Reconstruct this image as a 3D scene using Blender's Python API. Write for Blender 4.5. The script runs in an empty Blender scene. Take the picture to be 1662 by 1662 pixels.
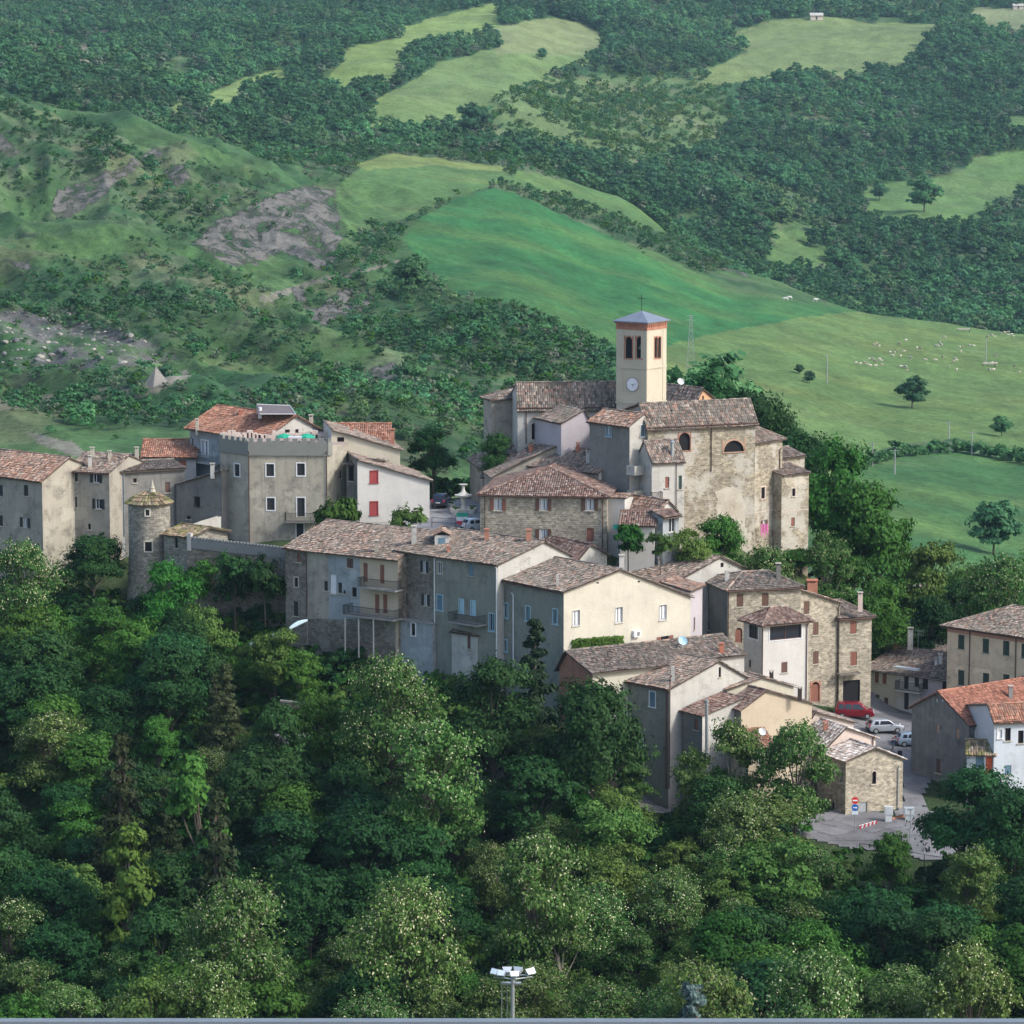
import bpy, math, random
import numpy as np
from mathutils import Vector, Matrix
from mathutils.geometry import tessellate_polygon
R = math.radians
random.seed(7)
rng = np.random.default_rng(11)
# ------------------------------------------------------------------ camera, sky, sun, exposure
S = bpy.context.scene
COL = S.collection
FPX = 5600.0          # focal length in pixels of the 1662 px wide photograph
PITCH = R(8.0)
CAMZ = 60.0
cam_d = bpy.data.cameras.new('camera'); cam = bpy.data.objects.new('camera', cam_d); COL.objects.link(cam)
cam.location = (0, 0, CAMZ); cam.rotation_euler = (math.pi/2 - PITCH, 0, 0)
cam_d.sensor_width = 36; cam_d.lens = 36*FPX/1662; cam_d.clip_start = 1; cam_d.clip_end = 9000
S.camera = cam
SUN_EL, SUN_AZ = R(40), R(-24)      # direction to the sun: azimuth measured from +X
sd = Vector((math.cos(SUN_EL)*math.cos(SUN_AZ), math.cos(SUN_EL)*math.sin(SUN_AZ), math.sin(SUN_EL)))
W = bpy.data.worlds.new('World'); S.world = W; W.use_nodes = True
nt = W.node_tree; bg = nt.nodes['Background']
sky = nt.nodes.new('ShaderNodeTexSky'); sky.sky_type = 'NISHITA'; sky.sun_disc = False
sky.sun_elevation = SUN_EL; sky.sun_rotation = math.atan2(sd.x, sd.y); sky.air_density = 1.0; sky.dust_density = 2.5
nt.links.new(sky.outputs[0], bg.inputs[0]); bg.inputs[1].default_value = 0.15
sl = bpy.data.lights.new('sun', 'SUN'); sl.energy = 1.75; sl.angle = R(8); sl.color = (1.0, 0.965, 0.91)
sun = bpy.data.objects.new('sun', sl); COL.objects.link(sun)
sun.rotation_euler = (-sd).to_track_quat('-Z', 'Y').to_euler(); sun.location = (300, 0, 300)
S.view_settings.view_transform = 'Standard'; S.view_settings.look = 'None'
S.view_settings.exposure = 0.95; S.view_settings.gamma = 1.0
try:
    S.cycles.volume_bounces = 0
    S.cycles.max_bounces = 5; S.cycles.diffuse_bounces = 2; S.cycles.transparent_max_bounces = 8
except Exception: pass

# ------------------------------------------------------------------ photograph geometry helpers
CP, SP = math.cos(PITCH), math.sin(PITCH)
def P(x, y, Y):
    cx, cy = (x-831)/FPX, (831-y)/FPX
    d = (cx, CP+cy*SP, -SP+cy*CP); t = Y/d[1]
    return Vector((d[0]*t, Y, CAMZ+d[2]*t))
def zat(y, Y):
    cy = (831-y)/FPX
    return CAMZ + Y*(-SP+cy*CP)/(CP+cy*SP)
def proj(X, Y, Z):
    dep = Y*CP+(CAMZ-Z)*SP; up = -(CAMZ-Z)*CP+Y*SP
    return 831+FPX*X/dep, 831-FPX*up/dep
def XY(x, Y, z=0.0):
    dep = Y*CP+(CAMZ-z)*SP
    return Vector(((x-831)/FPX*dep, Y))

# ------------------------------------------------------------------ objects
def tag(o, label=None, cat=None, group=None, kind=None):
    if label: o['label'] = label
    if cat: o['category'] = cat
    if group: o['group'] = group
    if kind: o['kind'] = kind
    return o
def empty(name, loc, label=None, cat=None, group=None, rz=0):
    o = bpy.data.objects.new(name, None); COL.objects.link(o); o.location = loc; o.rotation_euler.z = rz
    o.empty_display_size = .3
    return tag(o, label, cat, group)
def rootloc(o):
    while o.parent: o = o.parent
    return o.location.copy()
class MB:
    def __init__(s): s.v = []; s.f = []; s.m = []; s.uv = []; s.rnd = {}
    def face(s, pts, mat=0, uv=None):
        b = len(s.v); s.v += [tuple(p) for p in pts]; s.f.append(tuple(range(b, b+len(pts)))); s.m.append(mat)
        if uv is None:
            n = (Vector(pts[1])-Vector(pts[0])).cross(Vector(pts[2])-Vector(pts[0]))
            if abs(n.z) > .8*n.length: uv = [(p[0], p[1]) for p in pts]
            elif abs(n.x) > abs(n.y): uv = [(p[1], p[2]) for p in pts]
            else: uv = [(p[0], p[2]) for p in pts]
        s.uv += list(uv)
    def obox(s, o, a, b, c, mat=0):      # box from corner o with edge vectors a b c
        o, a, b, c = map(Vector, (o, a, b, c))
        if a.cross(b).dot(c) < 0: a, b = b, a
        for q in ((o, b, a), (o+c, a, b), (o, a, c), (o+b, c, a), (o, c, b), (o+a, b, c)):
            s.face([q[0], q[0]+q[1], q[0]+q[1]+q[2], q[0]+q[2]], mat)
    def box(s, x, y, z, w, d, h, mat=0):  # centred in x,y with base at z
        s.obox((x-w/2, y-d/2, z), (w, 0, 0), (0, d, 0), (0, 0, h), mat)
    def tube(s, p, q, r0, r1=None, n=6, mat=0, caps=True):
        p, q = Vector(p), Vector(q); r1 = r0 if r1 is None else r1
        d = (q-p).normalized(); a = d.orthogonal().normalized(); b = d.cross(a)
        A = [p+(a*math.cos(2*math.pi*i/n)+b*math.sin(2*math.pi*i/n))*r0 for i in range(n)]
        B = [q+(a*math.cos(2*math.pi*i/n)+b*math.sin(2*math.pi*i/n))*r1 for i in range(n)]
        for i in range(n): s.face([A[i], A[(i+1)%n], B[(i+1)%n], B[i]], mat)
        if caps: s.face(A[::-1], mat); s.face(B, mat)
    def lathe(s, prof, n=16, c=(0, 0, 0), mat=0):
        for k in range(len(prof)-1):
            (r0, z0), (r1, z1) = prof[k], prof[k+1]
            for i in range(n):
                t0, t1 = 2*math.pi*i/n, 2*math.pi*(i+1)/n
                pt = lambda r, z, t: (c[0]+r*math.cos(t), c[1]+r*math.sin(t), c[2]+z)
                q = [pt(r0, z0, t0), pt(r0, z0, t1), pt(r1, z1, t1), pt(r1, z1, t0)]
                rr = max(r0, r1)
                u = [(rr*t0, z0), (rr*t1, z0), (rr*t1, z1), (rr*t0, z1)]
                if r0 < 1e-4: q = q[1:]; u = u[1:]
                elif r1 < 1e-4: q = q[:3]; u = u[:3]
                s.face(q, mat, u)
    def build(s, name, mats, parent=None, loc=None, smooth=False, weld=False):
        if not s.v: return None
        o0 = Vector(loc) if loc is not None else (rootloc(parent) if parent else Vector((0, 0, 0)))
        me = bpy.data.meshes.new(name)
        va = np.array(s.v, dtype=np.float64) - np.array(o0)
        me.from_pydata(va.tolist(), [], s.f)
        for m in (mats if isinstance(mats, (list, tuple)) else [mats]): me.materials.append(m)
        me.polygons.foreach_set('material_index', s.m)
        ul = me.uv_layers.new(name='UVMap'); ul.data.foreach_set('uv', np.array(s.uv, dtype=np.float32).ravel())
        if s.rnd:
            at = me.attributes.new('rnd', 'FLOAT_COLOR', 'POINT')
            arr = np.full((len(s.v), 4), .5, dtype=np.float32)
            for (a, b), val in s.rnd.items(): arr[a:b, :3] = val
            at.data.foreach_set('color', arr.ravel())
        if weld:
            import bmesh
            bm = bmesh.new(); bm.from_mesh(me); bmesh.ops.remove_doubles(bm, verts=bm.verts, dist=1e-4); bm.to_mesh(me); bm.free()
        if smooth: me.shade_smooth()
        o = bpy.data.objects.new(name, me); COL.objects.link(o)
        if parent: o.parent = parent
        elif loc is not None: o.location = o0
        return o
def copy_tree(o, parent=None):
    c = o.copy(); COL.objects.link(c); c.parent = parent
    for ch in list(o.children): copy_tree(ch, c)
    return c

# ------------------------------------------------------------------ noise in numpy
def _h(i, j, s):
    n = (i*374761393 + j*668265263 + s*1442695041) & 0x7fffffff
    n = ((n ^ (n >> 13))*1274126177) & 0x7fffffff
    return ((n ^ (n >> 16)) & 0xffff)/65535.0
def vn(x, y, s=0):
    x = np.asarray(x, float); y = np.asarray(y, float)
    i = np.floor(x).astype(np.int64); j = np.floor(y).astype(np.int64); fx = x-i; fy = y-j
    fx = fx*fx*(3-2*fx); fy = fy*fy*(3-2*fy)
    return (_h(i, j, s)*(1-fx)+_h(i+1, j, s)*fx)*(1-fy)+(_h(i, j+1, s)*(1-fx)+_h(i+1, j+1, s)*fx)*fy
def fbm(x, y, s=0, o=4):
    t = 0; a = .5; n = 0
    for k in range(o): t = t+a*vn(x*2**k, y*2**k, s+k*17); n += a; a *= .5
    return t/n
def ridged(x, y, s=0, o=4):
    t = 0; a = .5; n = 0
    for k in range(o): t = t+a*(1-np.abs(2*vn(x*2**k, y*2**k, s+k*13)-1)); n += a; a *= .5
    return t/n
def inpoly(x, y, poly):
    c = np.zeros(np.shape(x), bool); n = len(poly)
    for i in range(n):
        (x0, y0), (x1, y1) = poly[i], poly[(i+1) % n]
        if y0 == y1: continue
        c ^= ((y0 > y) != (y1 > y)) & (x < (x1-x0)*(y-y0)/(y1-y0)+x0)
    return c

# ------------------------------------------------------------------ materials
MATS = {}
class NT:
    def __init__(s, name):
        s.m = bpy.data.materials.new(name); s.m.use_nodes = True; s.t = s.m.node_tree
        s.b = s.t.nodes['Principled BSDF']; s.b.inputs['Roughness'].default_value = .85
        try: s.b.inputs['Specular IOR Level'].default_value = .25
        except Exception: pass
    def n(s, typ, ins=None, **kw):
        nd = s.t.nodes.new('ShaderNode'+typ)
        for k, v in kw.items(): setattr(nd, k, v)
        for k, v in (ins or {}).items():
            if hasattr(v, 'is_output') or isinstance(v, bpy.types.NodeSocket): s.t.links.new(v, nd.inputs[k])
            else: nd.inputs[k].default_value = v
        return nd
    def noise(s, vec, scale, detail=4, rough=.55):
        return s.n('TexNoise', {'Vector': vec, 'Scale': scale, 'Detail': detail, 'Roughness': rough}).outputs[0]
    def map(s, vec, scale, loc=(0, 0, 0)):
        return s.n('Mapping', {'Vector': vec, 'Scale': scale, 'Location': loc}).outputs[0]
    def ramp(s, fac, stops, interp='LINEAR'):
        r = s.n('ValToRGB', {'Fac': fac}); cr = r.color_ramp; cr.interpolation = interp
        while len(cr.elements) < len(stops): cr.elements.new(.5)
        for e, (p, c) in zip(cr.elements, stops):
            e.position = p; e.color = (*c, 1) if hasattr(c, '__len__') else (c, c, c, 1)
        return r.outputs[0]
    def mix(s, fac, a, b, mode='MIX'):
        nd = s.t.nodes.new('ShaderNodeMix'); nd.data_type = 'RGBA'; nd.blend_type = mode
        for i, v in ((0, fac), (6, a), (7, b)):
            if isinstance(v, bpy.types.NodeSocket): s.t.links.new(v, nd.inputs[i])
            elif i == 0: nd.inputs[i].default_value = v
            else: nd.inputs[i].default_value = (*v, 1) if hasattr(v, '__len__') else (v, v, v, 1)
        return nd.outputs[2]
    def math(s, op, a, b=0.0, clamp=False):
        return s.n('Math', {0: a, 1: b}, operation=op, use_clamp=clamp).outputs[0]
    def col(s, c): s.t.links.new(c, s.b.inputs['Base Color'])
    def bump(s, h, st=.5, d=.05):
        b = s.n('Bump', {'Height': h, 'Strength': st, 'Distance': d}); s.t.links.new(b.outputs[0], s.b.inputs['Normal'])
    def uv(s): return s.n('TexCoord').outputs['UV']
    def obj(s): return s.n('TexCoord').outputs['Object']
    def geo(s): return s.n('NewGeometry').outputs['Position']
def plain(name, c, rough=.7, metal=0, var=.12):
    k = ('p', name)
    if k in MATS: return MATS[k]
    t = NT(name); n = t.noise(t.geo(), 1.3, 5)
    t.col(t.mix(n, tuple(x*(1-var*1.6) for x in c), tuple(min(1, x*(1+var*1.6)) for x in c)))
    t.b.inputs['Roughness'].default_value = rough; t.b.inputs['Metallic'].default_value = metal
    MATS[k] = t.m; return t.m
def plaster(name, c1, c2, stain=(.12, .11, .10), sa=.5, st=.5, old=None):
    k = ('w', name)
    if k in MATS: return MATS[k]
    if old is None: old = .85 if sa >= .5 else 0
    t = NT(name); uv = t.uv(); g = t.geo()
    big = t.ramp(t.noise(uv, .32, 6, .62), [(.35, 0), (.66, 1)])
    c = t.mix(big, c1, c2)
    blot = t.ramp(t.noise(t.map(uv, (1, 1, 1), (13, 5, 2)), .55, 8, .68), [(.5-.0*sa, 0), (.72, 1)])
    c = t.mix(t.math('MULTIPLY', blot, sa), c, stain)
    strk = t.ramp(t.noise(t.map(uv, (2.2, .16, 1)), 1.0, 5, .6), [(.52, 0), (.74, 1)])
    c = t.mix(t.math('MULTIPLY', strk, st*.6), c, stain)
    if old:
        du = t.mix(.09, uv, t.n('TexNoise', {'Vector': uv, 'Scale': 1.6}).outputs[1]); vs = t.n('TexVoronoi', {'Vector': t.map(du, (2.4, 5.2, 1)), 'Scale': 1.0}); sc_ = t.mix(t.ramp(vs.outputs[1], [(0, 0), (1, 1)]), tuple(x*.55 for x in c2), tuple(x*1.05 for x in c2))
        m1 = t.ramp(t.noise(t.map(uv, (1, 1, 1), (3, 41, 0)), .42, 7, .7), [(.585, 0), (.615, 1)]); c = t.mix(t.math('MULTIPLY', m1, old), c, sc_)
        m2 = t.ramp(t.noise(t.map(uv, (1, 1.3, 1), (77, 4, 0)), .30, 3, .5), [(.64, 0), (.65, 1)]); c = t.mix(t.math('MULTIPLY', m2, .45), c, tuple(min(1, x*1.25) for x in c1))
    fine = t.noise(uv, 6, 4, .7)
    c = t.mix(.35, c, t.ramp(fine, [(.3, .25), (.7, .75)]), 'SOFT_LIGHT')
    crk = t.ramp(t.n('TexVoronoi', {'Vector': t.mix(.12, uv, t.n('TexNoise', {'Vector': uv, 'Scale': 1.5}).outputs[1]), 'Scale': .55}, feature='DISTANCE_TO_EDGE').outputs[0], [(0, 1), (.012, 0)])
    c = t.mix(t.math('MULTIPLY', t.math('MULTIPLY', crk, blot), .7), c, stain)
    t.col(c); t.bump(fine, .5, .03); MATS[k] = t.m; return t.m
def stone(name, c1, c2, mortar, patch=None, pa=.0, stain=(.10, .09, .08), sa=.35):
    k = ('s', name)
    if k in MATS: return MATS[k]
    t = NT(name); uv = t.uv()
    dis = t.n('TexNoise', {'Vector': uv, 'Scale': 1.6, 'Detail': 2.0}).outputs[1]
    du = t.mix(.09, uv, dis)
    br = t.n('TexBrick', {'Vector': du, 'Scale': 1.0, 'Mortar Size': .018, 'Brick Width': .42, 'Row Height': .19, 'Bias': -.1, 'Mortar Smooth': .6})
    br.offset_frequency = 2; br.squash = .7; br.squash_frequency = 3
    br.inputs['Color1'].default_value = (*c1, 1); br.inputs['Color2'].default_value = (*c2, 1); br.inputs['Mortar'].default_value = (*mortar, 1)
    vo = t.n('TexVoronoi', {'Vector': t.map(du, (2.6, 5.5, 1)), 'Scale': 1.0}).outputs[1]
    vb = t.ramp(vo, [(.0, .25), (1, .85)])
    c = t.mix(.8, br.outputs[0], vb, 'OVERLAY')
    big = t.ramp(t.noise(uv, .28, 6, .65), [(.4, 0), (.65, 1)])
    c = t.mix(t.math('MULTIPLY', big, sa), c, stain)
    if patch:
        pm = t.ramp(t.noise(t.map(uv, (1, .8, 1), (31, 7, 0)), .23, 7, .7), [(.50, 0), (.56, 1)])
        c = t.mix(t.math('MULTIPLY', pm, pa), c, patch)
    c = t.mix(.4, c, t.ramp(t.noise(uv, 5, 5, .7), [(.3, .2), (.7, .8)]), 'SOFT_LIGHT')
    t.col(c); t.bump(t.math('ADD', t.noise(du, 4, 4), t.math('MULTIPLY', br.outputs[1], -.6)), .8, .05)
    MATS[k] = t.m; return t.m
def tile(name, stops, lichen=(.20, .19, .16), la=.5, moss=None, ma=.4):
    k = ('t', name)
    if k in MATS: return MATS[k]
    t = NT(name); a = t.n('Attribute', attribute_name='rnd'); sep = t.n('SeparateColor', {0: a.outputs[0]})
    g = t.geo()
    c = t.ramp(sep.outputs[0], stops, 'LINEAR')
    pn = t.math('ADD', t.noise(g, .38, 5, .6), t.math('MULTIPLY', t.math('SUBTRACT', sep.outputs[1], .5), .28))
    c = t.mix(t.math('MULTIPLY', t.ramp(pn, [(.45, 0), (.62, 1)]), la), c, lichen)
    if moss:
        mn = t.noise(t.map(g, (1, 1, 1), (9, 3, 1)), .8, 6, .7)
        c = t.mix(t.math('MULTIPLY', t.ramp(mn, [(.48, 0), (.6, 1)]), ma), c, moss)
    c = t.mix(.42, c, t.ramp(sep.outputs[2], [(0, .12), (1, .9)]), 'OVERLAY')
    c = t.mix(.5, c, t.ramp(t.noise(g, 7, 3, .7), [(.3, .2), (.7, .8)]), 'SOFT_LIGHT')
    t.col(c); t.bump(t.noise(g, 12, 3), .4, .02); t.b.inputs['Roughness'].default_value = .9
    MATS[k] = t.m; return t.m
# ------------------------------------------------------------------ palette
T_GREY = tile('old_grey_brown_tiles', [(0, (.085, .072, .062)), (.3, (.15, .128, .108)), (.55, (.215, .18, .15)), (.72, (.25, .15, .11)), (.88, (.33, .28, .235)), (1, (.16, .14, .12))], (.16, .15, .125), .55)
T_MIX = tile('weathered_mixed_tiles', [(0, (.10, .07, .058)), (.25, (.19, .12, .09)), (.5, (.29, .165, .115)), (.7, (.36, .20, .135)), (.85, (.38, .30, .24)), (1, (.22, .17, .14))], (.22, .185, .155), .5)
T_ROSE = tile('faded_rose_tiles', [(0, (.10, .082, .07)), (.3, (.17, .135, .112)), (.55, (.225, .17, .14)), (.72, (.29, .185, .135)), (.88, (.33, .285, .245)), (1, (.16, .14, .122))], (.19, .172, .145), .6)
T_RED = tile('orange_red_tiles', [(0, (.20, .09, .06)), (.5, (.31, .14, .09)), (.85, (.39, .21, .14)), (1, (.24, .14, .10))], (.24, .17, .13), .45)
T_NEWRED = tile('new_red_tiles', [(0, (.26, .11, .07)), (1, (.34, .155, .105))], (.30, .16, .12), .25)
T_PALE = tile('pale_bleached_tiles', [(0, (.20, .16, .14)), (.35, (.34, .29, .25)), (.65, (.55, .50, .45)), (.85, (.66, .62, .57)), (1, (.28, .17, .13))], (.42, .38, .33), .4)
T_MOSS = tile('mossy_tiles', [(0, (.09, .07, .05)), (.4, (.20, .15, .10)), (.7, (.30, .20, .13)), (1, (.32, .27, .20))], (.17, .16, .11), .5, (.12, .14, .03), .85)
T_BURNT = tile('dark_red_tiles', [(0, (.10, .062, .052)), (.4, (.165, .10, .08)), (.75, (.22, .14, .11)), (1, (.30, .25, .21))], (.17, .14, .12), .55)
T_SLATE = plain('grey_metal_sheet', (.20, .23, .28), .45, .3)
P_GREYBEIGE = plaster('grey_beige_plaster', (.36, .33, .27), (.28, .26, .22), (.11, .105, .095), .75, .6)
P_CASTLE = plaster('castle_plaster', (.40, .37, .29), (.31, .285, .235), (.10, .095, .085), .8, .75)
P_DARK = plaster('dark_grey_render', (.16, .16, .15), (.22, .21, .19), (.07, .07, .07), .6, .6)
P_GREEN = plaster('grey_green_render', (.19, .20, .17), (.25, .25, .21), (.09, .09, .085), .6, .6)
P_CREAM = plaster('cream_plaster', (.52, .49, .405), (.45, .42, .35), (.34, .31, .26), .45, .35)
P_YELL = plaster('pale_yellow_plaster', (.48, .45, .36), (.43, .40, .32), (.30, .27, .2), .3, .3)
P_WHITE = plaster('white_plaster', (.54, .525, .49), (.47, .455, .425), (.38, .36, .33), .4, .4)
P_WHITEBLUE = plaster('bluish_white_plaster', (.52, .56, .60), (.46, .50, .54), (.28, .29, .30), .4, .4)
P_PEACH = plaster('peach_plaster', (.46, .39, .29), (.42, .35, .26), (.30, .23, .17), .3, .3)
P_ORANGE = plaster('orange_plaster', (.55, .33, .18), (.52, .30, .17), (.33, .2, .12), .3, .3)
P_PINK = plaster('pale_pink_plaster', (.56, .46, .40), (.52, .44, .38), (.30, .25, .22), .35, .3)
P_LILAC = plaster('lilac_grey_plaster', (.42, .38, .40), (.38, .35, .36), (.25, .23, .24), .3, .3)
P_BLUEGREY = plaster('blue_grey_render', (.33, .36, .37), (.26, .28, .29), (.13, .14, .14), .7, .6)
P_LIGHTGREY = plaster('light_grey_plaster', (.44, .43, .39), (.38, .37, .34), (.22, .21, .19), .5, .5)
P_OCHRE = plaster('ochre_plaster', (.66, .53, .37), (.56, .46, .33), (.20, .17, .13), .55, .5)
P_TOWER = plaster('belfry_ochre_plaster', (.50, .455, .35), (.45, .41, .315), (.38, .32, .22), .25, .25)
P_CONC = plaster('concrete', (.30, .30, .29), (.25, .25, .24), (.13, .13, .12), .5, .6)
P_GREYGABLE = plaster('dark_stained_render', (.17, .165, .16), (.13, .13, .13), (.30, .28, .25), .5, .7)
S_TAN = stone('tan_stone', (.33, .295, .225), (.24, .215, .17), (.39, .36, .30))
S_CHURCH = stone('church_stone', (.32, .28, .20), (.24, .21, .16), (.38, .34, .27), (.47, .445, .39), .75)
S_GREY = stone('grey_stone', (.27, .25, .20), (.18, .17, .145), (.33, .31, .27))
S_DARK = stone('dark_stone', (.18, .155, .12), (.12, .105, .085), (.22, .20, .17), (.34, .34, .31), .35)
S_WARM = stone('warm_stone', (.37, .33, .25), (.265, .235, .18), (.42, .38, .31))
BRICK = plain('red_brick', (.36, .17, .115), .9, 0, .3)
TERRA = plain('terracotta', (.42, .16, .10), .8, 0, .2)
WOODD = plain('dark_wood', (.055, .042, .035), .8)
EAVE = plain('eave_underside', (.10, .075, .06), .9)
COPPER = plain('brown_gutter', (.10, .055, .045), .5, .3)
GUT_W = plain('white_pipe', (.62, .64, .64), .5)
TRIM_W = plain('white_trim', (.66, .67, .68), .7)
TRIM_S = plain('stone_trim', (.42, .39, .32), .9)
SH_BROWN = plain('brown_shutter', (.115, .065, .05), .7)
SH_RED = plain('red_shutter', (.32, .06, .06), .65)
SH_GREEN = plain('dark_green_shutter', (.035, .06, .05), .6)
SH_BLACK = plain('black_shutter', (.028, .03, .032), .6)
SH_BLUE = plain('blue_grey_shutter', (.12, .20, .26), .6)
SH_ROSE = plain('reddish_brown_shutter', (.20, .085, .06), .7)
FR_BLUE = plain('pale_blue_frame', (.34, .50, .58), .5)
IRON = plain('iron', (.05, .05, .05), .5, .6)
GALV = plain('galvanised_steel', (.42, .46, .48), .4, .7)
CONC = plain('pale_concrete', (.42, .41, .38), .9)
CURT = plain('white_curtain', (.60, .62, .64), .9)
def _glass():
    t = NT('window_glass'); t.b.inputs['Base Color'].default_value = (.02, .025, .035, 1); t.b.inputs['Roughness'].default_value = .12
    try: t.b.inputs['Specular IOR Level'].default_value = .6
    except Exception: pass
    return t.m
GLASS = _glass()
BLACKM = plain('dark_interior', (.012, .012, .014), .9)
# ------------------------------------------------------------------ terrain
FARC = [-400, 0, 300, 640, 810, 1000, 1200, 1450, 1662, 2100]
def K(x):   # knots (Y, pixel y or ('z', z))
    z = lambda v: ('z', v)
    return {
    0: [(520,z(-12)),(580,740),(700,610),(780,560),(860,500),(1000,350),(1150,190),(1185,168),(1350,z(5)),(1600,120),(2300,0),(3300,-220)],
    300: [(520,z(-14)),(600,700),(720,600),(860,500),(1000,390),(1150,262),(1200,224),(1400,z(-2)),(1600,190),(1900,110),(2400,0),(3300,-220)],
    640: [(520,z(-18)),(620,z(-19)),(720,625),(850,560),(1000,450),(1150,340),(1300,264),(1340,252),(1500,z(-10)),(1700,210),(2000,110),(2500,0),(3300,-220)],
    810: [(520,z(-22)),(620,z(-24)),(760,605),(900,510),(1050,430),(1250,307),(1420,262),(1600,z(-17)),(1750,230),(2000,140),(2500,0),(3300,-220)],
    1000: [(520,z(-27)),(650,z(-28)),(800,615),(950,540),(1250,378),(1400,325),(1560,z(-34)),(1750,290),(2000,200),(2500,0),(3300,-220)],
    1200: [(520,z(-31)),(700,740),(850,650),(1000,560),(1200,476),(1290,442),(1430,z(-48)),(1600,400),(1800,300),(2100,180),(2600,0),(3300,-200)],
    1450: [(520,z(-34)),(600,915),(800,738),(950,640),(1100,562),(1230,514),(1380,z(-64)),(1550,480),(1800,350),(2100,200),(2600,0),(3300,-200)],
    1662: [(520,z(-34)),(600,945),(800,757),(950,660),(1100,582),(1200,544),(1380,z(-66)),(1550,490),(1800,370),(2100,200),(2600,0),(3300,-200)],
    }[x]
def _colz(x, Ys):
    kk = K({-400: 0, 2100: 1662}.get(x, x))
    Yk = np.array([k[0] for k in kk], float)
    zk = np.array([k[1][1] if isinstance(k[1], tuple) else zat(k[1], k[0]) for k in kk])
    # monotone-ish cubic (Catmull) interpolation
    m = np.gradient(zk, Yk)
    i = np.clip(np.searchsorted(Yk, Ys)-1, 0, len(Yk)-2)
    h = Yk[i+1]-Yk[i]; t = np.clip((Ys-Yk[i])/h, 0, 1)
    return (2*t**3-3*t**2+1)*zk[i]+(t**3-2*t**2+t)*h*m[i]+(-2*t**3+3*t**2)*zk[i+1]+(t**3-t**2)*h*m[i+1]
_Yt = np.linspace(500, 3300, 1401)
_tab = np.array([_colz(x, _Yt) for x in FARC])
def farz(X, Y, dz=True):
    px = 831+FPX*X/(Y*1.0+8)      # azimuth expressed as photo column
    Yc = np.clip(Y, 500, 3299)
    fi = (Yc-500)/2.0; i0 = np.clip(fi.astype(int), 0, 1399); ft = fi-i0
    C = np.array(FARC, float); c = np.clip(np.searchsorted(C, px)-1, 0, len(C)-2)
    s = np.clip((px-C[c])/(C[c+1]-C[c]), 0, 1); s = s*s*(3-2*s)*.5+s*.5
    z0 = _tab[c, i0]*(1-ft)+_tab[c, i0+1]*ft; z1 = _tab[c+1, i0]*(1-ft)+_tab[c+1, i0+1]*ft
    z = z0*(1-s)+z1*s
    # relief: eroded gullies on the left slopes, soft undulation elsewhere
    left = np.clip((760-px)/260, 0, 1)*np.clip((Y-560)/120, 0, 1)*np.clip((1330-Y)/120, 0, 1)
    wx = X+30*fbm(X/90, Y/90, 5); wy = Y+40*fbm(X/80, Y/80, 9)
    g = ridged((wx*.8+wy*.35)/62, wy/150, 3, 5)
    z = z+left*(g-.62)*24+left*(ridged(wx/15+wy/60, wy/55, 61, 3)-.6)*5
    z = z+(fbm(X/140, Y/170, 21, 3)-.5)*np.clip((Y-560)/200, 0, 1)*(4+np.clip((Y-1350)/300, 0, 1)*26)
    z = z+(fbm(X/14, Y/18, 31, 3)-.5)*1.4*np.clip((Y-560)/100, 0, 1)
    return z
VC = []   # village control points (X, Y, z)
def vc(x, y, Y): p = P(x, y, Y); VC.append((p.x, p.y, p.z))
def vz(x, Y, z): q = XY(x, Y, z); VC.append((q.x, q.y, z))
for x in (-900, -450, 0, 400, 831, 1200, 1662, 2100, 2600):
    vz(x, 120, -34); vz(x, 190, -33); vz(x, 250, -28.5); vz(x, 280, -25.5); vz(x, 302, -22.5)
for x in (-600, -200, 150, 400): vz(x, 330, -15.5); vz(x, 350, -10.5); vz(x, 365, -6.5)
for x in (600, 800): vz(x, 322, -18); vz(x, 331, -15.5)
vz(600, 350, -9); vz(790, 342, -10.5); vz(900, 338, -12); vz(560, 364, -5.5); vz(700, 356, -7)
for x, y, Y in ((430, 1200, 336), (520, 1212, 336), (640, 1235, 335), (800, 1268, 334), (950, 1290, 333), (1090, 1306, 333), (1210, 1325, 330), (1330, 1350, 327), (1400, 1368, 325), (1470, 1380, 322), (1560, 1392, 320), (1662, 1400, 319), (1800, 1400, 319),
                (1450, 1335, 330), (1480, 1320, 333), (1500, 1285, 341), (1470, 1245, 350), (1440, 1210, 357), (1480, 1200, 360), (1400, 1192, 360), (1435, 1190, 361), (1385, 1162, 367), (1390, 1140, 372), (1520, 1190, 362), (1600, 1290, 341), (1662, 1290, 341)): vc(x, y, Y)
for x in (1400, 1480, 1560, 1662, 1800): vz(x, 309, -21)
vz(1100, 345, -14.5); vz(1200, 345, -14); vz(1300, 350, -13.5); vz(1150, 362, -7); vz(1250, 372, -10); vz(1000, 352, -7)
for x, y, Y in ((700, 868, 377), (740, 830, 391), (770, 860, 379), (700, 815, 397), (790, 815, 398), (560, 880, 385), (450, 885, 384), (620, 860, 384), (880, 885, 377), (960, 900, 372)): vc(x, y, Y)
vz(60, 385, -3); vz(-300, 385, -3); vz(150, 392, 0); vz(300, 392, 2.5); vz(330, 375, -2.5); vz(240, 373, -5); vz(400, 372, -3); vz(450, 369, -3)
vz(850, 405, 5); vz(1000, 400, 6); vz(1150, 395, 4); vz(1080, 378, 2.5); vz(1250, 388, 1); vz(1320, 385, -3); vz(1400, 378, -14.6); vz(1420, 392, -14); vz(1500, 388, -16); vz(1540, 375, -16); vz(1662, 380, -16); vz(1450, 400, -15); vz(1350, 392, -5); vz(1900, 380, -14)
vz(1200, 380, 1.5); vz(1060, 368, -1.0)
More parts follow.
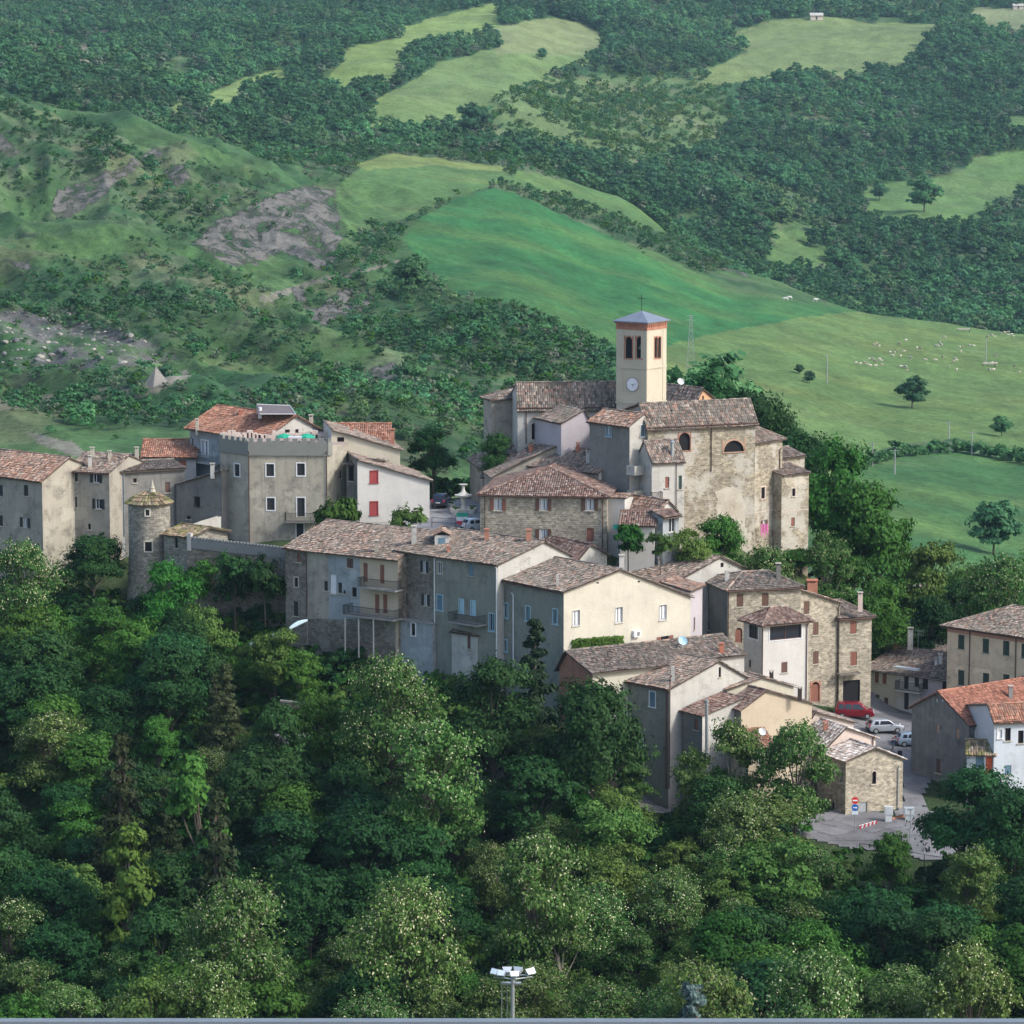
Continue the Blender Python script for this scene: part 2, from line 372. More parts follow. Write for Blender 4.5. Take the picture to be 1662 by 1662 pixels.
for x in (-600, 0, 300): vz(x, 415, 0); vz(x, 450, -8); vz(x, 500, -12)
for x in (640, 831): vz(x, 415, 3); vz(x, 450, -8); vz(x, 500, -18)
for x in (1050, 1200): vz(x, 425, 0); vz(x, 460, -14); vz(x, 500, -28)
for x in (1450, 1662, 2100): vz(x, 415, -19); vz(x, 455, -28); vz(x, 500, -33)
_A = np.array(VC); _n = len(_A)
_D = np.hypot(_A[:, None, 0]-_A[None, :, 0], _A[:, None, 1]-_A[None, :, 1])
_M = np.zeros((_n+3, _n+3)); _M[:_n, :_n] = -_D - np.eye(_n)*.4
_M[:_n, _n] = 1; _M[:_n, _n+1] = _A[:, 0]/100; _M[:_n, _n+2] = _A[:, 1]/100; _M[_n:, :_n] = _M[:_n, _n:].T
_w = np.linalg.solve(_M, np.concatenate([_A[:, 2], [0, 0, 0]]))
def nearz(X, Y):
    X = np.asarray(X, float); Y = np.asarray(Y, float); out = np.zeros(X.shape)
    xf, yf = X.ravel(), Y.ravel(); o = np.empty(len(xf))
    for a in range(0, len(xf), 20000):
        xx, yy = xf[a:a+20000], yf[a:a+20000]
        d = np.hypot(xx[:, None]-_A[None, :, 0], yy[:, None]-_A[None, :, 1])
        o[a:a+20000] = -d@_w[:_n]+_w[_n]+_w[_n+1]*xx/100+_w[_n+2]*yy/100
    return o.reshape(X.shape)
def ground(X, Y):
    X = np.asarray(X, float); Y = np.asarray(Y, float)
    t = np.clip((Y-470)/50, 0, 1); t = t*t*(3-2*t)
    zn = nearz(X, np.minimum(Y, 521)); zf = farz(X, np.maximum(Y, 470.))
    return zn*(1-t)+zf*t
def gz(X, Y): return float(ground(np.array([X]), np.array([Y]))[0])
# ---- fields, clay and woods, outlined on the hillside
G_EMER, G_PAST, G_PALE, G_HILL = (.024, .118, .032), (.085, .152, .044), (.135, .20, .058), (.065, .135, .04)
FIELDS_FAR = [
 ((.15, .22, .06), [(525,140),(570,75),(650,62),(650,45),(720,25),(805,3),(812,45),(740,72),(662,92),(655,120),(640,150),(600,157)]),
 ((.12, .19, .06), [(610,172),(660,135),(710,92),(780,78),(830,80),(978,82),(940,98),(900,112),(830,135),(790,160),(735,187),(700,200),(600,205)]),
 ((.16, .20, .08), [(800,45),(890,30),(940,33),(978,58),(978,78),(800,75)]),
 ((.15, .22, .065), [(335,152),(370,140),(420,120),(478,108),(450,133),(400,147),(370,177),(340,177)]),
 ((.14, .20, .065), [(270,165),(305,155),(300,172),(275,176)]),
 ((.14, .19, .065), [(1180,60),(1240,35),(1330,25),(1420,38),(1540,38),(1505,62),(1480,88),(1410,102),(1390,118),(1330,115),(1290,110),(1250,118),(1120,128),(1180,97),(1235,77)]),
 ((.085, .16, .045), [(1395,303),(1450,298),(1545,285),(1590,255),(1700,240),(1700,290),(1610,330),(1590,347),(1425,358)]),
 ((.08, .15, .045), [(1255,372),(1322,378),(1315,392),(1262,388)]), ((.08, .15, .045), [(1245,400),(1350,405),(1347,422),(1248,425)]),
 ((.16, .19, .09), [(1570,12),(1700,14),(1700,45),(1600,40)]), ((.08, .15, .045), [(1620,190),(1700,188),(1700,208),(1640,205)]),
 ((.20, .24, .08), [(36,172),(120,183),(215,207),(200,212),(120,205),(60,190)])]
SCRUB_FAR = [(590,205),(735,187),(830,138),(1000,118),(1130,128),(1180,150),(1190,200),(1130,262),(1010,270),(850,245),(720,210)]
BARE_FAR = [[(1015,268),(1080,248),(1140,246),(1140,256),(1080,262),(1025,276)], [(110,75),(140,70),(172,45),(180,60),(150,80),(145,112),(132,115),(130,90)]]
FIELDS_NEAR = [
 (G_HILL, [(545,300),(600,266),(640,250),(700,258),(800,270),(835,290),(795,303),(730,325),(660,352),(600,372),(560,388),(543,350)]),
 (G_HILL, [(835,275),(950,300),(1010,322),(1090,350),(1165,378),(1160,400),(1040,370),(900,325),(830,300)]),
 ((.12, .17, .05), [(560,268),(640,250),(830,272),(830,280),(700,268),(600,275)]),
 (G_PAST, [(1070,560),(1180,532),(1290,515),(1400,503),(1520,512),(1800,560),(1800,770),(1640,735),(1560,712),(1450,722),(1400,745),(1380,850),(1300,850),(1150,720),(1070,640)]),
 (G_EMER, [(810,305),(860,325),(950,365),(1050,415),(1130,450),(1200,475),(1290,490),(1400,503),(1290,517),(1150,543),(1078,562),(1070,700),(1000,700),(950,560),(880,522),(830,497),(740,472),(690,432),(655,388),(680,355),(740,322)]),
 ((.040, .12, .035), [(1360,770),(1400,758),(1460,742),(1540,732),(1800,760),(1800,1100),(1360,1100)])]
CLAY = [[(300,400),(340,360),(400,330),(480,300),(548,300),(560,380),(545,430),(520,442),(460,410),(400,440),(350,425)],
 [(80,310),(180,270),(260,235),(272,250),(210,290),(160,330),(110,362),(80,350)], [(255,268),(300,262),(320,300),(280,312)], [(-50,180),(30,230),(50,258),(-50,250)],
 [(465,463),(500,458),(502,502),(480,507)], [(485,512),(560,460),(602,478),(602,502),(530,535)], [(585,602),(640,578),(662,612),(600,624)], [(835,578),(890,553),(918,577),(900,594),(850,592)],
 [(735,555),(775,538),(778,562)], [(1165,417),(1195,418),(1220,452),(1165,442)], [(1275,443),(1320,448),(1385,492),(1335,492)], [(1380,468),(1425,502),(1388,498)], [(1130,372),(1165,380),(1165,398),(1140,390)],
 [(-50,405),(60,420),(72,442),(-50,440)], [(370,520),(400,510),(405,530),(380,535)], [(520,555),(560,548),(565,565),(530,570)]]
TRACKS = [[(-50,655),(100,640),(230,626),(300,600),(312,606),(240,642),(100,654),(-50,672)], [(40,700),(110,715),(150,740),(120,742),(60,720)], [(420,480),(520,452),(650,420),(650,426),(520,460),(430,490)]]
RUBBLE = [(-60,500),(60,505),(140,520),(240,556),(300,582),(200,597),(100,598),(-60,600)]
WOODS_NEAR = [
 (.5, [(-80,600),(150,605),(230,600),(330,640),(600,618),(760,600),(800,640),(800,740),(700,780),(620,700),(520,700),(300,690),(150,700),(-80,650)]),
 (.62, [(560,500),(600,470),(640,425),(690,425),(700,455),(760,485),(840,498),(905,530),(1000,575),(1000,640),(760,610),(650,565),(600,560),(560,560)]),
 (.55, [(830,300),(950,330),(1100,390),(1160,400),(1200,430),(1150,446),(1130,442),(1000,380),(860,325)]),
 (.5, [(545,395),(640,360),(745,318),(660,372),(650,400),(600,470),(540,450)]),
 (.6, [(-80,440),(130,450),(230,480),(300,505),(380,520),(470,505),(560,560),(500,600),(300,580),(200,550),(-80,500)]),
 (.35, [(300,270),(420,275),(470,300),(330,350),(310,330)]), (.3, [(200,390),(300,380),(280,420),(200,420)]),
 (.45, [(560,380),(560,392),(600,470),(560,500),(500,500),(470,440),(540,430)])]
def jit(px, py, a=5.0, s=0):
    return px+(fbm(px/17, py/17, 51+s, 3)-.5)*a*2.2, py+(fbm(px/17, py/17, 77+s, 3)-.5)*a*1.6
def is_far(px, py, Y): return Y > 1395-np.clip((500-px)/500, 0, 1)*165
def zones(X, Y, z):
    """ returns albedo (n,3), wood density (n), kind """
    px, py = proj(X, Y, z); jx, jy = jit(px, py)
    far = is_far(px, py, Y); n = X.size
    c = np.empty((n, 3)); v = fbm(X/30, Y/30, 3, 5); v2 = fbm(X/7, Y/9, 8, 4); v3 = fbm(X/90, Y/60, 88, 3)
    def L(a, b, t): return np.asarray(a)[None]*(1-t[:, None])+np.asarray(b)[None]*t[:, None]
    t1 = np.clip((v-.35)*3, 0, 1)
    c[:] = L((.024, .074, .026), (.056, .118, .036), t1)*(.72+.56*v2[:, None])
    cl = np.clip((v3*.5+v2*.5-.55)*6, 0, 1)*.35
    c = L(c[0]*0, c[0]*0, t1)+c*(1-cl[:, None])+np.array((.17, .15, .115))[None]*cl[:, None]
    d = np.where(far, 1.0, .05+.5*np.clip((v3-.50)*6, 0, 1))
    d = np.where((~far) & (px > 1080), .0, d)
    for col, poly in FIELDS_NEAR:
        m = inpoly(jx, jy, poly) & ~far & (Y > 540); 
        tone = (.8+.35*v3+.2*(v2-.5))[m, None]
        c[m] = np.array(col)[None]*tone+np.array((.035, .025, .004))[None]*np.clip((v[m, None]-.45)*3, 0, 1); d[m] = 0
    global CW
    CW = np.zeros(n)
    for poly in CLAY:
        m = inpoly(jx, jy, poly) & ~far; CW[m] = 1; d[m] *= .3
    for poly in TRACKS:
        m = inpoly(jx, jy, poly) & ~far; c[m] = np.array((.17, .165, .13)); d[m] = 0
    m = inpoly(jx, jy, RUBBLE) & ~far
    w = np.clip((v2[m]-.35)*4, 0, 1)[:, None]; c[m] = c[m]*(1-w)+np.array((.10, .10, .094))*w; d[m] = .12
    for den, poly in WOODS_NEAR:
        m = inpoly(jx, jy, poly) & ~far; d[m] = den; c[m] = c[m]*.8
    ms = inpoly(jx, jy, SCRUB_FAR) & far; c[ms] = L((.07, .13, .045), (.11, .165, .06), t1[ms]); d[ms] = .6
    for poly in BARE_FAR:
        m = inpoly(jx, jy, poly) & far; c[m] = (.25, .21, .16); d[m] = 0
    for col, poly in FIELDS_FAR:
        m = (inpoly(jx, jy, poly) | inpoly(jx, jy-13, poly)) & far; c[m] = np.array(col)[None]*(.82+.36*v3[m, None]); d[m] = 0
    m = inpoly(jx, jy, [(648, 112), (660, 92), (740, 68), (806, 56), (810, 76), (760, 90), (712, 101), (676, 128), (600, 168), (545, 163), (640, 140)]) & far; d[m] = 1; c[m] = (.03, .08, .03)
    st = .93+.14*vn((X*.35+Y*.9)/3.1, X/160, 64)+.10*(vn(X/2.6, Y/5, 65)-.5); c *= st[:, None]
    wr = np.clip((fbm(X/22, Y/30, 71, 4)-.60)*9, 0, 1)*np.where(d > 0, .4, .12); c = c*(1-wr[:, None])+np.array((.15, .145, .08))*wr[:, None]
    nr = Y < 500
    c[nr] = L((.03, .055, .018), (.06, .085, .03), t1[nr]); d[nr] = 0
    return c, d, far
def build_terrain():
    rows = np.concatenate([np.arange(110, 520, 1.3), 520*np.exp(np.linspace(0, math.log(3290/520), 800))])
    az = np.linspace(-.25, .25, 760)
    YY, AA = np.meshgrid(rows, az, indexing='ij'); XX = YY*np.tan(AA)
    ZZ = ground(XX, YY); X, Y, Z = XX.ravel(), YY.ravel(), ZZ.ravel()
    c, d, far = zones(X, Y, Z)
    nr, nc = XX.shape
    me = bpy.data.meshes.new('terrain')
    me.vertices.add(nr*nc); me.vertices.foreach_set('co', np.stack([X, Y, Z], 1).astype(np.float32).ravel())
    i = (np.arange(nr-1)[:, None]*nc+np.arange(nc-1)[None]).ravel()
    q = np.stack([i, i+1, i+nc+1, i+nc], 1).astype(np.int32)
    me.loops.add(q.size); me.loops.foreach_set('vertex_index', q.ravel())
    me.polygons.add(len(q)); me.polygons.foreach_set('loop_start', np.arange(0, q.size, 4, dtype=np.int32)); me.polygons.foreach_set('loop_total', np.full(len(q), 4, np.int32))
    me.update(calc_edges=True); me.shade_smooth()
    at = me.attributes.new('albedo', 'FLOAT_COLOR', 'POINT')
    at.data.foreach_set('color', np.concatenate([c, np.ones((len(c), 1))], 1).astype(np.float32).ravel())
    cw = CW.reshape(ZZ.shape); k_ = cw.copy()
    for _ in range(3): k_[1:-1, 1:-1] = (k_[:-2, 1:-1]+k_[2:, 1:-1]+k_[1:-1, :-2]+k_[1:-1, 2:]+k_[1:-1, 1:-1])/5
    a2 = me.attributes.new('clay', 'FLOAT', 'POINT'); a2.data.foreach_set('value', k_.ravel().astype(np.float32))
    t = NT('hillside_ground'); a = t.n('Attribute', attribute_name='albedo').outputs[0]; g = t.geo()
    n1 = t.noise(g, .5, 6, .7); n2 = t.noise(t.map(g, (1, .5, 1)), .09, 5, .6)
    cc = t.mix(.75, a, t.ramp(n1, [(.3, .2), (.7, .8)]), 'SOFT_LIGHT'); cc = t.mix(.5, cc, t.ramp(n2, [(.35, .25), (.65, .75)]), 'SOFT_LIGHT')
    cl = t.n('Attribute', attribute_name='clay').outputs[2]
    gd = t.n('TexNoise', {'Vector': g, 'Scale': .03, 'Detail': 3.0}).outputs[1]; gw = t.mix(.0, g, gd); gw = t.n('VectorMath', {0: g, 1: t.n('VectorMath', {0: gd, 1: (26, 26, 26)}, operation='MULTIPLY').outputs[0]}, operation='ADD').outputs[0]
    gul = t.noise(t.map(gw, (.17, .035, .25)), 1.0, 9, .72); fin = t.noise(g, .22, 8, .75)
    thr = t.ramp(t.math('ADD', t.math('ADD', t.math('MULTIPLY', cl, .46), t.math('MULTIPLY', gul, .52)), t.math('MULTIPLY', fin, .36)), [(.835, 0), (.895, 1)])
    ccol = t.mix(t.ramp(gul, [(.35, 0), (.62, 1)]), (.07, .07, .066), t.mix(t.ramp(fin, [(.4, 0), (.65, 1)]), (.14, .135, .118), (.205, .198, .175)))
    cc = t.mix(thr, cc, ccol)
    t.col(cc); t.bump(t.math('ADD', n1, t.math('MULTIPLY', t.math('MULTIPLY', gul, thr), 3.0)), .8, .9); t.b.inputs['Roughness'].default_value = 1
    me.materials.append(t.m)
    o = bpy.data.objects.new('terrain', me); COL.objects.link(o); tag(o, kind='structure')
build_terrain()
def sheet(name, poly, mat, off=.06, step=.5, kind='structure', parent=None):
    xs = [p[0] for p in poly]; ys = [p[1] for p in poly]
    gx = np.arange(min(xs), max(xs)+step, step); gy = np.arange(min(ys), max(ys)+step, step)
    GX, GY = np.meshgrid(gx, gy); Z = ground(GX, GY)+off
    cen = inpoly(GX[:-1, :-1]+step/2, GY[:-1, :-1]+step/2, poly)
    mb = MB(); nc = len(gx); me = bpy.data.meshes.new(name)
    V = np.stack([GX.ravel(), GY.ravel(), Z.ravel()], 1); ii, jj = np.nonzero(cen)
    F = [(i*nc+j, i*nc+j+1, (i+1)*nc+j+1, (i+1)*nc+j) for i, j in zip(ii.tolist(), jj.tolist())]
    me.from_pydata(V.tolist(), [], F); me.materials.append(mat); me.shade_smooth()
    o = bpy.data.objects.new(name, me); COL.objects.link(o); tag(o, kind=kind); return o
def surf(x, y, Ya=440, Yb=3000):
    """ the point of the hillside that the photograph shows at (x, y) """
    Ys = np.arange(Ya, Yb, 4.0); k = (x-831)/FPX; zg = ground(k*(Ys*CP+8), Ys); Xs = k*(Ys*CP+(CAMZ-zg)*SP); zg = ground(Xs, Ys)
    py = proj(Xs, Ys, zg)[1]; i = np.nonzero(py <= y)[0]; i = i[0] if len(i) else len(Ys)-1
    return Vector((Xs[i], Ys[i], zg[i]))
def pw(lst): return [tuple(P(x, y, Y).xy) for x, y, Y in lst]
def asphalt(name, c):
    t = NT(name); g = t.geo(); n = t.noise(g, .5, 5, .6)
    ck = t.ramp(t.n('TexVoronoi', {'Vector': t.mix(.2, g, t.n('TexNoise', {'Vector': g, 'Scale': .8}).outputs[1]), 'Scale': .22}, feature='DISTANCE_TO_EDGE').outputs[0], [(0, .55), (.012, 1)])
    pt = t.ramp(t.noise(t.map(g, (1, 1, 1), (8, 8, 8)), .16, 2, .4), [(.56, 1), (.575, .8)])
    t.col(t.mix(1.0, t.mix(1.0, t.mix(.3, t.mix(t.ramp(n, [(.35, 0), (.65, 1)]), tuple(x*.8 for x in c), tuple(x*1.2 for x in c)), t.ramp(t.noise(g, 9, 3), [(.3, .2), (.7, .8)]), 'SOFT_LIGHT'), ck, 'MULTIPLY'), pt, 'MULTIPLY')); t.b.inputs['Roughness'].default_value = .9
    return t.m
ASPH = asphalt('asphalt', (.165, .165, .172)); PAVE = asphalt('piazza_paving', (.24, .24, .25))
def ribbon(name, path, w, mat):
    pts = [P(*p).xy for p in path]; L_, R_ = [], []
    for i, p in enumerate(pts):
        d = (pts[min(i+1, len(pts)-1)]-pts[max(i-1, 0)]).normalized(); n = Vector((-d.y, d.x))
        L_.append(tuple(p+n*w/2)); R_.append(tuple(p-n*w/2))
    return sheet(name, L_+R_[::-1], mat, .09)
ribbon('road', [(445, 1201, 336), (520, 1212, 336), (640, 1235, 335), (800, 1268, 334), (950, 1290, 333), (1090, 1306, 333), (1210, 1325, 330), (1330, 1350, 327.5), (1400, 1364, 325.5), (1430, 1368, 325)], 5, ASPH)
sheet('road', pw([(1320, 1356, 327), (1322, 1335, 331), (1390, 1322, 335), (1450, 1322, 331.5), (1466, 1300, 337), (1462, 1250, 349), (1425, 1222, 353), (1400, 1200, 357), (1350, 1165, 364), (1360, 1146, 370), (1400, 1146, 375), (1408, 1148, 380), (1470, 1160, 379), (1560, 1165, 374), (1560, 1180, 365), (1530, 1240, 351), (1500, 1285, 341), (1500, 1312, 335), (1560, 1345, 328), (1850, 1360, 326), (1850, 1404, 317.5), (1500, 1392, 319.5), (1420, 1376, 323), (1380, 1368, 325)]), ASPH, .12)
sheet('pavement', pw([(640, 885, 377), (640, 845, 386), (690, 812, 399), (830, 806, 402), (830, 890, 377)]), PAVE, .1)
# ------------------------------------------------------------------ houses
TILE_A, TILE_B = .25, .42
def tiles_on(mb, poly, drop=.0, jit=1.0, seed=0):
    """ overlapping barrel tiles clipped to the planar polygon; poly[0]->poly[1] is the eave """
    r = np.random.default_rng(seed+len(mb.v))
    p = [Vector(q) for q in poly]; a = (p[1]-p[0]).normalized(); n = None
    for k in range(2, len(p)):
        n = (p[1]-p[0]).cross(p[k]-p[0])
        if n.length > 1e-4: break
    n.normalize()
    if n.z < 0: n = -n
    w = n.cross(a)
    if w.z < 0: w = -w
    O = p[0]
    q2 = [((q-O).dot(a), (q-O).dot(w)) for q in p]
    a0, a1 = min(q[0] for q in q2), max(q[0] for q in q2); b1 = max(q[1] for q in q2)
    na = max(1, round((a1-a0)/TILE_A)); nb = max(1, round(b1/TILE_B)); ta = (a1-a0)/na; tb = b1/nb
    ca = a0+(np.arange(na)+.5)*ta; cb = (np.arange(nb)+.5)*tb
    A, B = np.meshgrid(ca, cb); A = A.ravel(); B = B.ravel()
    k = inpoly(A, B, q2); A, B = A[k], B[k]
    if not len(A): return
    m = len(A); h = r.normal(0, .012*jit, m)+ .20*(fbm(A/3.2, B/3.2, seed, 2)-.42)*jit; sk = r.normal(0, .012*jit, m); sl = r.normal(0, .03*jit, m)
    off = []
    for da, db, hh in ((-.5, -.56, .03), (0, -.56, .10), (.5, -.56, .03), (.5, .5, .0), (0, .5, .055), (-.5, .5, .0)):
        off.append(((A+da*ta+sk)[:, None]*np.array(a)[None]+(B+db*tb+sl)[:, None]*np.array(w)[None]+(hh+h)[:, None]*np.array(n)[None])+np.array(O)[None])
    V = np.stack(off, 1).reshape(-1, 3); b = len(mb.v)
    mb.v += [tuple(x) for x in V.tolist()]
    for i in range(m):
        s = b+i*6; mb.f.append((s, s+1, s+4, s+5)); mb.f.append((s+1, s+2, s+3, s+4)); mb.m += [0, 0]; mb.uv += [(0, 0)]*8
    col = r.random((m, 3)); col[:, 1] = np.clip(.5+.5*r.normal(0, .6, m), 0, 1)
    mb.rnd[(b, b+6*m)] = np.repeat(col, 6, 0)
def ridge_caps(mb, p, q, rad=.15, seed=1):
    p, q = Vector(p), Vector(q); L = (q-p).length
    if L < .3: return
    n = max(1, int(L/.42)); d = (q-p)/L; s = d.cross(Vector((0, 0, 1))).normalized(); u = s.cross(d)
    r = random.Random(seed+len(mb.v))
    for i in range(n):
        a = p+(q-p)*(i/n)-d*.03; c = p+(q-p)*((i+1)/n)+d*.02; h = r.uniform(-.012, .02)
        prof = [(-1, -.15), (-.7, .45), (0, .75), (.7, .45), (1, -.15)]
        b = len(mb.v)
        for j in range(4):
            x0, z0 = prof[j]; x1, z1 = prof[j+1]
            mb.face([a+s*x0*rad+u*(z0*rad+h), a+s*x1*rad+u*(z1*rad+h), c+s*x1*rad*.88+u*(z1*rad*.88+h), c+s*x0*rad*.88+u*(z0*rad*.88+h)], 0)
        mb.rnd[(b, len(mb.v))] = np.array([r.random(), r.random(), r.random()])
def slab(mb, poly, th=.13, mat=1):
    p = [Vector(q) for q in poly]; dn = Vector((0, 0, -th))
    n = (p[1]-p[0]).cross(p[2]-p[0])
    if n.z < 0: p = p[::-1]
    up = [q+Vector((0, 0, -.06)) for q in p]; lo = [q+dn for q in p]
    mb.face(up, mat); mb.face(lo[::-1], mat)
    for i in range(len(p)):
        j = (i+1) % len(p); mb.face([lo[i], lo[j], up[j], up[i]], mat)

class House:
    def __init__(s, name, label, N, Y, yaw, xL=None, xR=None, ll=None, lr=None, yb=None, zb=None, wall=None, walls=None, cat='house', group=None, pts=None):
        s.name = name; s.wall = wall; s.walls = walls or {}; s.wins = []; s.later = []; s.planes = []
        if pts:       # list of (x, y, Y): own footprint, counter-clockwise seen from above
            P3 = [P(*q) for q in pts]; s.pts = [q.xy.copy() for q in P3]; s.z = [q.z for q in P3]; s.zN = s.z[0]
        else:
            n = P(N[0], N[1], Y); s.zN = n.z; u = Vector((math.cos(R(yaw)), math.sin(R(yaw)))); v = Vector((-u.y, u.x))
            s.u, s.v = u, v
            def ln(x, d):
                k = (x-831)/FPX; return (k*(n.y*CP+(CAMZ-n.z)*SP)-n.x)/(d.x-k*CP*d.y)
            s.ln = ln
            s.lr = lr if lr else ln(xR, u); s.ll = ll if ll else ln(xL, v)
            o = n.xy; s.pts = [o, o+u*s.lr, o+u*s.lr+v*s.ll, o+v*s.ll]; s.z = [s.zN]*4
        s.n = len(s.pts)
        s.zb = zb if zb is not None else zat(yb, Y or pts[0][2])
        c = sum(s.pts, Vector((0, 0)))/s.n
        s.root = empty(name, (c.x, c.y, s.zb), label, cat, group)
        s.tops = [None]*s.n; s.splits = {}
    # ---- geometry of face i
    def fr(s, i):
        a, b = s.pts[i], s.pts[(i+1) % s.n]; d = (b-a); L = d.length; d = d/L
        return a, d, Vector((d.y, -d.x)), L
    def hit(s, i, x, y, off=0.0):
        a, d, nn, L = s.fr(i); a = a+nn*off
        cx, cy = (x-831)/FPX, (831-y)/FPX
        r = Vector((cx, CP+cy*SP, -SP+cy*CP)); den = r.x*nn.x+r.y*nn.y
        t = (a.x*nn.x+a.y*nn.y)/den; p = Vector((0, 0, CAMZ))+r*t
        return (p.x-a.x)*d.x+(p.y-a.y)*d.y, p.z
    def at(s, i, sc, z, off=0.0):
        a, d, nn, L = s.fr(i); q = a+d*sc+nn*off; return Vector((q.x, q.y, z))
    def top(s, i, sc):
        t = s.tops[i]
        for k in range(len(t)-1):
            if t[k][0]-1e-6 <= sc <= t[k+1][0]+1e-6:
                f = (sc-t[k][0])/max(1e-6, t[k+1][0]-t[k][0]); return t[k][1]*(1-f)+t[k+1][1]*f
        return t[-1][1]
    # ---- roofs
    def flat_top(s):
        for i in range(s.n): s.tops[i] = [(0, s.z[i]), (s.fr(i)[3], s.z[(i+1) % s.n])]
    def gable(s, kind, apex, yfar=None, mat=None, oh=.35, ov=.22, shed_end=None, capr=True):
        """ kind 'v': gable on face 0 (right wall); 'u': gable on face 3 (left wall). apex = photo point of the near ridge end """
        a = P(apex[0], apex[1], 1)
        z3 = lambda q, z: Vector((q.x, q.y, z))
        N_, R_, B_, L_ = s.pts
        if kind == 'v':
            t = min(max(s.ln(apex[0], s.u), 0.0), s.lr); q = N_+s.u*t; zr = zat(apex[1], q.y)
            zf = zat(yfar, R_.y) if yfar else s.zN
            if t >= s.lr-.05: zf = zr
            s.z = [s.zN, zf, zf, s.zN]
            f0 = [(0, s.zN), (t, zr), (s.lr, zf)]; f2 = [(0, zf), (s.lr-t, zr), (s.lr, s.zN)]
            if t < .05: f0 = [(0, zr), (s.lr, zf)]; f2 = [(0, zf), (s.lr, zr)]; s.z = [zr, zf, zf, zr]
            if t > s.lr-.05: f0 = [(0, s.zN), (s.lr, zr)]; f2 = [(0, zr), (s.lr, s.zN)]
            s.tops = [f0, [(0, s.z[1]), (s.ll, s.z[1])], f2, [(0, s.z[3]), (s.ll, s.z[3])]]
            e = s.v
            A = z3(q-e*ov, zr); Bq = z3(q+e*(s.ll+ov), zr)
            planes = []
            if t > .05:
                sl = (zr-s.zN)/t; planes.append([z3(L_-s.u*oh+e*ov, s.zN-sl*oh), z3(N_-s.u*oh-e*ov, s.zN-sl*oh), A, Bq])
            if t < s.lr-.05:
                sl = (zr-zf)/(s.lr-t); planes.append([z3(R_+s.u*oh-e*ov, zf-sl*oh), z3(B_+s.u*oh+e*ov, zf-sl*oh), Bq, A])
        else:
            t = s.ll*.5 if getattr(s, 'front', False) else min(max(s.ln(apex[0], s.v), 0.0), s.ll); q = N_+s.v*t; zr = zat(apex[1], q.y)
            zf = zat(yfar, L_.y) if yfar else s.zN
            s.z = [s.zN, s.zN, zf, zf]
            s.tops = [[(0, s.zN), (s.lr, s.zN)], [(0, s.zN), (t, zr), (s.ll, zf)], [(0, zf), (s.lr, zf)], [(0, zf), (s.ll-t, zr), (s.ll, s.zN)]]
            if t > s.ll-.05: s.z = [s.zN, s.zN, zr, zr]; s.tops = [[(0, s.zN), (s.lr, s.zN)], [(0, s.zN), (s.ll, zr)], [(0, zr), (s.lr, zr)], [(0, zr), (s.ll, s.zN)]]
            e = s.u; A = z3(q-e*ov, zr); Bq = z3(q+e*(s.lr+ov), zr); planes = []
            if t > .05:
                sl = (zr-s.zN)/t; planes.append([z3(N_-s.v*oh-e*ov, s.zN-sl*oh), z3(R_-s.v*oh+e*ov, s.zN-sl*oh), Bq, A])
            if t < s.ll-.05:
                sl = (zr-zf)/(s.ll-t); planes.append([z3(B_+s.v*oh+e*ov, zf-sl*oh), z3(L_+s.v*oh-e*ov, zf-sl*oh), A, Bq])
        s._roof(planes, [(A, Bq)] if capr else [], mat); s.ridge = (A, Bq)
        return s
    def hip(s, h, along='v', inset=None, mat=None, oh=.35, inset2=None):
        """ ridge along 'u' or 'v'; h = ridge height above eave """
        s.flat_top(); N_, R_, B_, L_ = s.pts; z3 = lambda q, z: Vector((q.x, q.y, z)); zr = s.zN+h
        sl = h/((s.lr if along == 'v' else s.ll)/2); ze = s.zN-sl*oh*.6
        ins = inset if inset is not None else (s.lr if along == 'v' else s.ll)/2
        i2 = inset2 if inset2 is not None else ins
        E = [z3(N_-s.u*oh-s.v*oh, ze), z3(R_+s.u*oh-s.v*oh, ze), z3(B_+s.u*oh+s.v*oh, ze), z3(L_-s.u*oh+s.v*oh, ze)]
        if along == 'v': a = z3(N_+s.u*s.lr/2+s.v*ins, zr); b = z3(N_+s.u*s.lr/2+s.v*(s.ll-i2), zr); pl = [[E[3], E[0], a, b], [E[0], E[1], a], [E[1], E[2], b, a], [E[2], E[3], b]]
        else: a = z3(N_+s.v*s.ll/2+s.u*ins, zr); b = z3(N_+s.v*s.ll/2+s.u*(s.lr-i2), zr); pl = [[E[0], E[1], b, a], [E[1], E[2], b], [E[2], E[3], a, b], [E[3], E[0], a]]
        if (a-b).length < .1: b = a.copy(); pl = [[E[0], E[1], a], [E[1], E[2], a], [E[2], E[3], a], [E[3], E[0], a]]
        ends = ((0, a), (3, b), (1, a), (2, b)) if along == 'v' else ((0, a), (3, a), (1, b), (2, b))
        s._roof(pl, [(a, b)]+[(E[i], q) for i, q in ends], mat); return s
    def _roof(s, planes, caps, mat):
        mb = MB(); sd = int(abs(s.pts[0].x*10)) % 97
        for k, pl in enumerate(planes): slab(mb, pl); tiles_on(mb, pl, seed=sd+k)
        for a, b in caps: ridge_caps(mb, a+Vector((0, 0, .03)), b+Vector((0, 0, .03)), seed=sd)
        s.roof = mb.build('roof', [mat, EAVE], s.root); s.planes += planes
